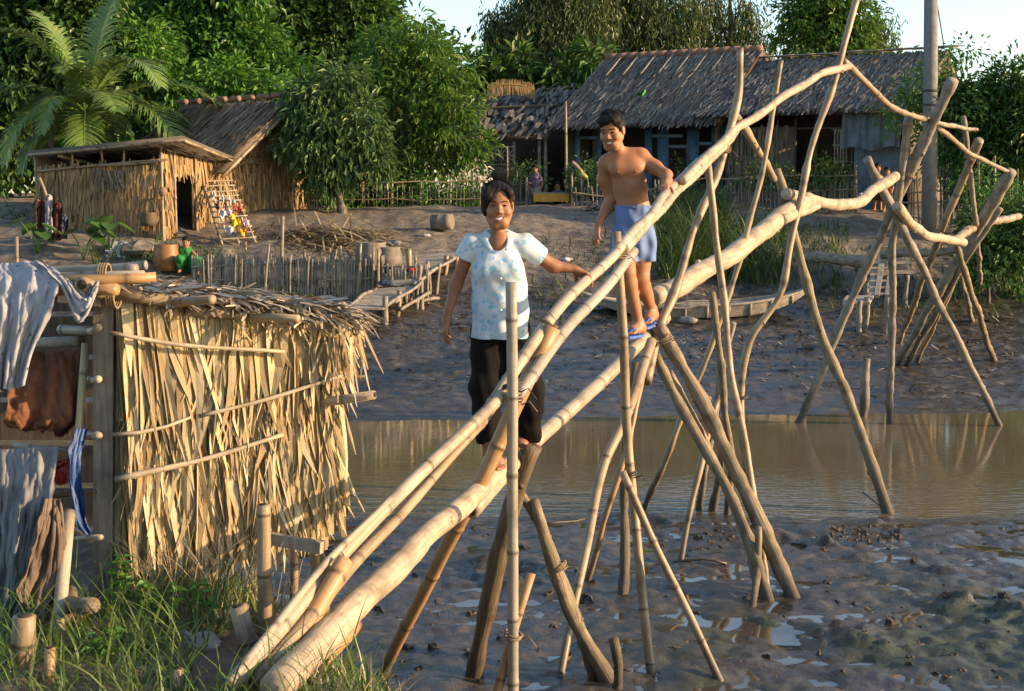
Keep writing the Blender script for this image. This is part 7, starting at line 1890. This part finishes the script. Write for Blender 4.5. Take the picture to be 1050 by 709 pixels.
def man():
    D = 10.15; P = lambda x, y, o=0.0: vec(at(x, y, D + o))
    c = P(627.5, 134.5, -.10); Bm = head_basis((-.42, -1, -.30), -.06); s = 1.10
    t = thing('person', tuple(P(655, 344, .1)), 'bare-chested smiling man in pale blue shorts and blue sandals, walking along the poles', 'person')
    F = Field()
    F.cone(P(642, 172, .02), P(646, 192, .02), .120, .110, .06, .70); F.cone(P(646, 192, .02), P(650, 216, .02), .110, .107, .06, .72); F.cone(P(650, 216, .02), P(650, 240, .02), .108, .118, .05, .75)
    F.cone(P(627, 165, .02), P(655, 160, .02), .052, .054, .06); F.cone(P(637, 166, .04), P(631, 147, -.02), .054, .050, .035)
    F.ell(P(634, 173, -.052), (.070, .042, .055), .05); F.ell(P(651, 172, -.052), (.070, .042, .055), .05)
    F.cone(P(640, 158, .05), P(622, 166, .03), .035, .05, .04); F.cone(P(640, 158, .05), P(658, 160, .03), .035, .05, .04)
    for (px, py) in ((633.5, 177.5), (652, 176.5)): F.ell(P(px, py, -.094), (.006, .005, .006), .006)
    F.ell(P(645, 206.5, -.092), (.009, .02, .008), .01, None, True)
    L = add_head(F, c, Bm, s)
    F.chain([P(621, 168, .02), P(619, 184, .07), P(627, 204, .10), P(622, 214, .07), P(614, 229, -.02)], [.052, .048, .041, .040, .027], .03)
    hw = P(613.5, 231, -.025); add_hand(F, hw, P(610, 245, -.07) - hw, vec([.75, .6, .1]), 1.0, (.3, .4, .45, .5), .06, (.45, .45), -1)
    F.chain([P(658, 162, .02), P(672, 172, -.02), P(683.5, 180, -.12), P(684, 186, -.28), P(682.5, 190, -.38)], [.054, .048, .040, .034, .028], .03)
    hw = P(682.5, 190, -.39); add_hand(F, hw, P(678, 194.5, -.55) - hw, vec([.15, .25, -1]), 1.0, (.75, .8, .85, .9), .03, (.5, .8), 1)
    F.chain([P(642, 244, .03), P(643, 279, -.10), P(645, 290, -.08), P(655, 333, .0)], [.092, .058, .056, .036], .03); F.ell(P(650, 303, .03), (.035, .045, .09), .03)
    F.chain([P(659, 244, .04), P(657, 285, .02), P(659, 294, .07), P(668, 317, .26)], [.092, .060, .056, .037], .03); F.ell(P(664, 301, .17), (.035, .045, .08), .03)
    add_foot(F, P(655, 333, .0), P(657, 342, .02), P(643, 344, -.16), 1.05)
    add_foot(F, P(668, 318, .26), P(670, 328, .28), P(661, 334, .06), 1.05)
    def mf(q):
        l = (q - c) @ Bm.T / s
        zz = l[:, 2] + .0605 - .0085 * (l[:, 0] / .028) ** 2; ra = 1 - .7 * (l[:, 0] / .029) ** 2; lip = (np.abs(l[:, 0]) < .029) & (l[:, 1] > .058) & (zz < .0100 * ra) & (zz > -.0130 * ra)
        np_ = np.zeros(len(q), bool)
        for (px, py) in ((633.5, 177.5), (652, 176.5)): np_ |= np.linalg.norm((q - P(px, py, -.094)) * [1, .4, 1], axis=1) < .0125
        return lip.astype(int) + 2 * np_.astype(int)
    V, Q = F.mesh(.005); V = relax(V, Q, 1); mb = MB(); mb.add(V, Q); mb.MQ[-1] = mf(V[Q].mean(1))
    mb.build('body', [M['skin_m'], M['lips'], M['areola']], t)
    face_parts(t, c, Bm, s, L)
    H = Field(); e = lambda p, r, k=.015, sub=False: H.ell(L(*p), np.array(r) * s, k * s, Bm, sub)
    e((0, -.018, .055), (.083, .100, .084), .02); e((0, -.060, -.005), (.070, .055, .07), .03); e((-.02, .062, .084), (.052, .036, .026), .03); e((.045, .045, .078), (.034, .040, .030), .03)
    for q in (-1, 1): e((q * .070, .018, .02), (.012, .020, .03), .01)
    e((-.002, .115, -.014), (.069, .076, .082), .01, True); e((.028, .10, .05), (.022, .05, .026), .012, True)
    for q in (-1, 1): e((q * .086, .0, -.016), (.022, .034, .036), .01, True)
    H.noise(lambda X, Y, Z: .0013 * np.sin(X * 160 + 4 * np.sin(Z * 30)) + .0012 * np.sin(Y * 150 + Z * 70))
    ho = field_obj(H, 'hair', M['hair'], t, .0045, 1)
    mb = MB(); n = 520; a = RG.uniform(-3.1, 3.1, n); th = RG.uniform(.1, 1.35, n)
    dl = np.stack([np.sin(a) * np.sin(th), np.cos(a) * np.sin(th), np.cos(th)], -1); dl = dl[(dl[:, 1] < .75)]; n = len(dl)
    loc = np.array([0, -.018, .055]) + dl * np.array([.084, .101, .086]); rt = c + loc * s @ Bm; nrm = unit(dl @ Bm)
    tg = unit((np.stack([-.5 + 1.2 * (dl[:, 0] > .25), .7 - .9 * (dl[:, 1] < -.2), -.35 + 0 * dl[:, 0]], -1) + RG.normal(size=(n, 3)) * .25) @ Bm); tg = unit(tg - nrm * np.sum(tg * nrm, 1)[:, None] + nrm * .18)
    mb.strips(rt, tg, unit(np.cross(tg, nrm)), .05 * (.5 + RG.random(n)), .005, -nrm * .5 + np.array([0, 0, -.35]), 4, .2); build_under(mb, 'loose_strands', M['hair'], t, ho)
    S = Field(); zt = P(650, 210.5)[2]; zb = P(650, 268.5)[2]
    S.cone(P(650, 205, .02), P(650, 222, .02), .117, .128, .04, .80); S.cone(P(650, 222, .02), P(650, 244, .02), .130, .148, .05, .82)
    S.cone(P(641, 240, .02), P(638.5, 280, -.07), .100, .098, .02, .95); S.cone(P(659, 240, .03), P(660, 280, .05), .100, .098, .02, .95); S.cutcone(P(650, 246, -.17), P(649, 276, -.17), .010, .040); S.cutcone(P(651, 246, .02), P(651, 280, .02), .006, .02)
    S.cut_below(zb); S.cut_above(zt)
    S.noise(lambda X, Y, Z: .009 * np.sin(X * 62 + 3 * np.sin(Z * 9)) * np.clip((zt - Z) / .3, .15, 1) + .004 * np.sin(Z * 40 + X * 35) + .004 * np.sin(X * 110) * np.clip(1 - (zt - Z) / .08, 0, 1))
    so = field_obj(S, 'shorts', M['shorts'], t, .006, 2, drop=lambda q: (q[:, 2] < zb + .004))
    wb = MB(); a = np.linspace(0, 2 * np.pi, 41); cc = P(650, 212.5, .02); rx, ry = .121, .099
    wb.tube(np.stack([cc[0] + rx * np.cos(a), cc[1] + ry * np.sin(a), cc[2] + .004 * np.sin(a * 13)], -1), np.full(41, .011), 8); build_under(wb, 'waistband', M['shorts'], t, so)
    for (heel, toe, nm) in ((P(657.5, 343.5, .03), P(641.5, 346, -.18), 0), (P(671, 329.5, .31), P(659.5, 336.5, .04), 1)):
        d = unit(toe - heel); up = unit(vec([0, 0, 1.0]) - d * d[2]); x = np.cross(d, up); Ln = np.linalg.norm(toe - heel)
        mb = MB(); prof = [(0, .028), (.05, .034), (.2, .036), (.45, .034), (.7, .046), (.88, .044), (.97, .030), (1.0, .014)]; V = []
        for f, w in prof: V += [heel + d * Ln * f + x * w + up * .006, heel + d * Ln * f - x * w + up * .006, heel + d * Ln * f - x * w - up * .012, heel + d * Ln * f + x * w - up * .012]
        Q = []
        for j in range(len(prof) - 1): Q += [[4 * j + k, 4 * j + (k + 1) % 4, 4 * j + 4 + (k + 1) % 4, 4 * j + 4 + k] for k in range(4)]
        mb.add(V, Q + [[3, 2, 1, 0], [4 * len(prof) - 4 + k for k in range(4)]]); so_ = mb.build('sandal', M['sandal'], t, smooth=False)
        for q in (-1, 1):
            st = MB(); st.tube(catmull([heel + d * Ln * .80 + up * .03, heel + d * Ln * .62 + x * q * .030 + up * .058, heel + d * Ln * .42 + x * q * .040 + up * .01], 5), np.full(11, .006), 6); build_under(st, 'strap', M['sandal'], t, so_)
man()

# ---- the people over on the far bank
M['green_cloth'] = m_cloth('green_cloth', (.025, .16, .035)); M['purple_cloth'] = m_cloth('mauve_cloth', (.13, .095, .135)); M['grey_skirt'] = m_cloth('grey_cloth_worn', (.28, .25, .24)); M['brown_short'] = m_cloth('brown_short', (.10, .06, .04))
def small_person(label, d, J, clothes, h=.011, sc=1.0, face=(0, -1, -.1), name='person'):
    """J: pixel joints (px, py, offset); clothes: list of (part name, material, chain points, radii)"""
    P = lambda q: vec(at(q[0], q[1], d + (q[2] if len(q) > 2 else 0)))
    b0 = P(J['base']); dz = gz(b0[0], b0[1]) - b0[2]; dz = dz if abs(dz) < .6 and J.get('stand', 1) else 0.0
    P = lambda q: vec(at(q[0], q[1], d + (q[2] if len(q) > 2 else 0))) + vec([0, 0, dz])
    t = thing(name, tuple(P(J['base'])), label, 'person')
    F = Field(); Bm = head_basis(face); c = P(J['head']); s = sc
    L = lambda x, y, z: c + (np.array([x, y, z]) * s) @ Bm
    add_head(F, c, Bm, s, smile=False)
    F.cone(c - vec([0, 0, .08]) * s, P(J['neck']) - vec([0, 0, .02]), .045 * s, .045 * s, .03)
    F.chain([P(q) for q in J['torso']], J['tr'], .05)
    for k in ('armL', 'armR'): F.chain([P(q) for q in J[k]], [.042 * s, .034 * s, .024 * s, .03 * s][:len(J[k])], .02)
    for k in ('legL', 'legR'): F.chain([P(q) for q in J[k]], [.075 * s, .052 * s, .034 * s, .030 * s][:len(J[k])], .03)
    field_obj(F, 'body', M['skin_m'], t, h, 1)
    for q in (-1, 1):
        mb = MB(); mb.tube([L(q * .02, .086, .006), L(q * .043, .076, .004)], [.007 * s, .005 * s], 6); mb.build('eye', M['iris'], t)
    H = Field(); H.ell(L(0, -.02, .055), np.array((.086, .10, .088)) * s, .01, Bm); H.ell(L(0, -.06, -.02), np.array((.076, .05, .085)) * s, .02, Bm); H.ell(L(0, .11, -.02), np.array((.066, .07, .088)) * s, .01, Bm, True)
    field_obj(H, 'hair', M['hair'], t, h, 1)
    for (nm, mat, parts) in clothes:
        S = Field()
        for pts, rad in parts: S.chain([P(q) for q in pts], rad, .04)
        S.noise(lambda X, Y, Z: .007 * np.sin(X * 50 + Z * 20) + .006 * np.sin(Z * 45))
        field_obj(S, nm, M[mat], t, h, 1)
    return t
small_person('smiling person in green squatting with a basin before the open hut doorway', 27.1, dict(base=(192, 274), head=(190.5, 242), neck=(190.5, 249), torso=[(190, 253, .05), (191, 264, .15)], tr=[.13, .14], armL=[(184, 252), (179, 259, -.15), (183, 265, -.3)], armR=[(197, 252), (203, 259, -.15), (199, 265, -.3)], legL=[(188, 266, .1), (184, 258, -.3), (185, 270, -.2), (183, 272, -.35)], legR=[(194, 266, .1), (203, 260, -.28), (204, 272, -.18), (203, 274, -.3)]),
    [('blouse', 'green_cloth', [([(190, 252, .04), (191, 264, .14)], [.145, .165]), ([(184, 252), (181, 256, -.06)], [.065, .065])]), ('trousers', 'green_cloth', [([(188, 266, .1), (184, 259, -.28), (185, 267, -.22)], [.12, .085, .07]), ([(194, 266, .1), (202, 261, -.26), (203, 268, -.2)], [.12, .085, .07])])], sc=.9)
small_person('child in a mauve top and pale shorts standing in the dark doorway', 36.2, dict(base=(551, 209), head=(548.5, 173), neck=(549, 178.5), torso=[(549, 182), (549, 192)], tr=[.11, .11], armL=[(545, 181), (542, 188), (544, 194, -.1)], armR=[(553, 181), (556, 188), (554, 194, -.1)], legL=[(547, 194), (546.5, 201), (546, 208), (545, 209.5, -.12)], legR=[(551, 194), (552.5, 201), (554, 208), (554, 209.5, -.12)]),
    [('shirt', 'purple_cloth', [([(549, 181), (549, 191)], [.125, .13]), ([(545, 181), (543, 185)], [.06, .06]), ([(553, 181), (555, 185)], [.06, .06])]), ('shorts', 'grey_skirt', [([(548, 193), (547, 200)], [.115, .10]), ([(550.5, 193), (552, 200)], [.115, .10])])], sc=.92)
small_person('small child in a mauve shirt sitting behind the orange-yellow bench board', 36.5, dict(stand=0, base=(572, 212), head=(571.5, 191), neck=(572, 196), torso=[(572, 199), (572, 208)], tr=[.10, .11], armL=[(568, 198), (566, 203), (568, 207, -.1)], armR=[(576, 198), (578, 203), (576, 207, -.1)], legL=[(570, 208), (569, 207, -.25), (569, 212, -.3)], legR=[(574, 208), (575, 207, -.25), (575, 212, -.3)]),
    [('shirt', 'purple_cloth', [([(572, 198.5), (572, 207)], [.12, .135]), ([(568, 198), (566.5, 202)], [.06, .06]), ([(576, 198), (577.5, 202)], [.06, .06])])], sc=.92)
small_person('taller bare-chested child standing by the blue tin panel', 34.2, dict(base=(899, 213), head=(900, 170), neck=(900, 176), torso=[(900, 180), (900, 191)], tr=[.10, .10], armL=[(896, 179), (893.5, 187), (895, 194, -.08)], armR=[(904, 179), (906.5, 187), (905, 194, -.08)], legL=[(898, 193), (897, 203), (896.5, 212), (895.5, 214, -.12)], legR=[(902, 193), (902.5, 203), (903, 212), (903.5, 214, -.12)]),
    [('shorts', 'brown_short', [([(898.5, 191), (897.5, 199)], [.105, .10]), ([(901.5, 191), (902.5, 199)], [.105, .10])])], sc=.95, face=(-.3, -1, 0))
small_person('smaller child in dark shirt just right of the taller bare-chested child', 34.0, dict(base=(909, 214), head=(909.5, 174), neck=(909.5, 180), torso=[(909.5, 184), (909.5, 195)], tr=[.10, .10], armL=[(905.5, 183), (903.5, 190), (905, 196, -.08)], armR=[(913.5, 183), (915.5, 190), (914, 196, -.08)], legL=[(907.5, 196), (907, 205), (906.5, 213), (906, 215, -.12)], legR=[(911.5, 196), (912, 205), (912.5, 213), (913, 215, -.12)]),
    [('shirt', 'c_maroon', [([(909.5, 183), (909.5, 196)], [.115, .12])]), ('shorts', 'brown_short', [([(908, 196), (907.2, 202)], [.10, .095]), ([(911, 196), (911.8, 202)], [.10, .095])])], sc=.93, face=(-.4, -1, 0))
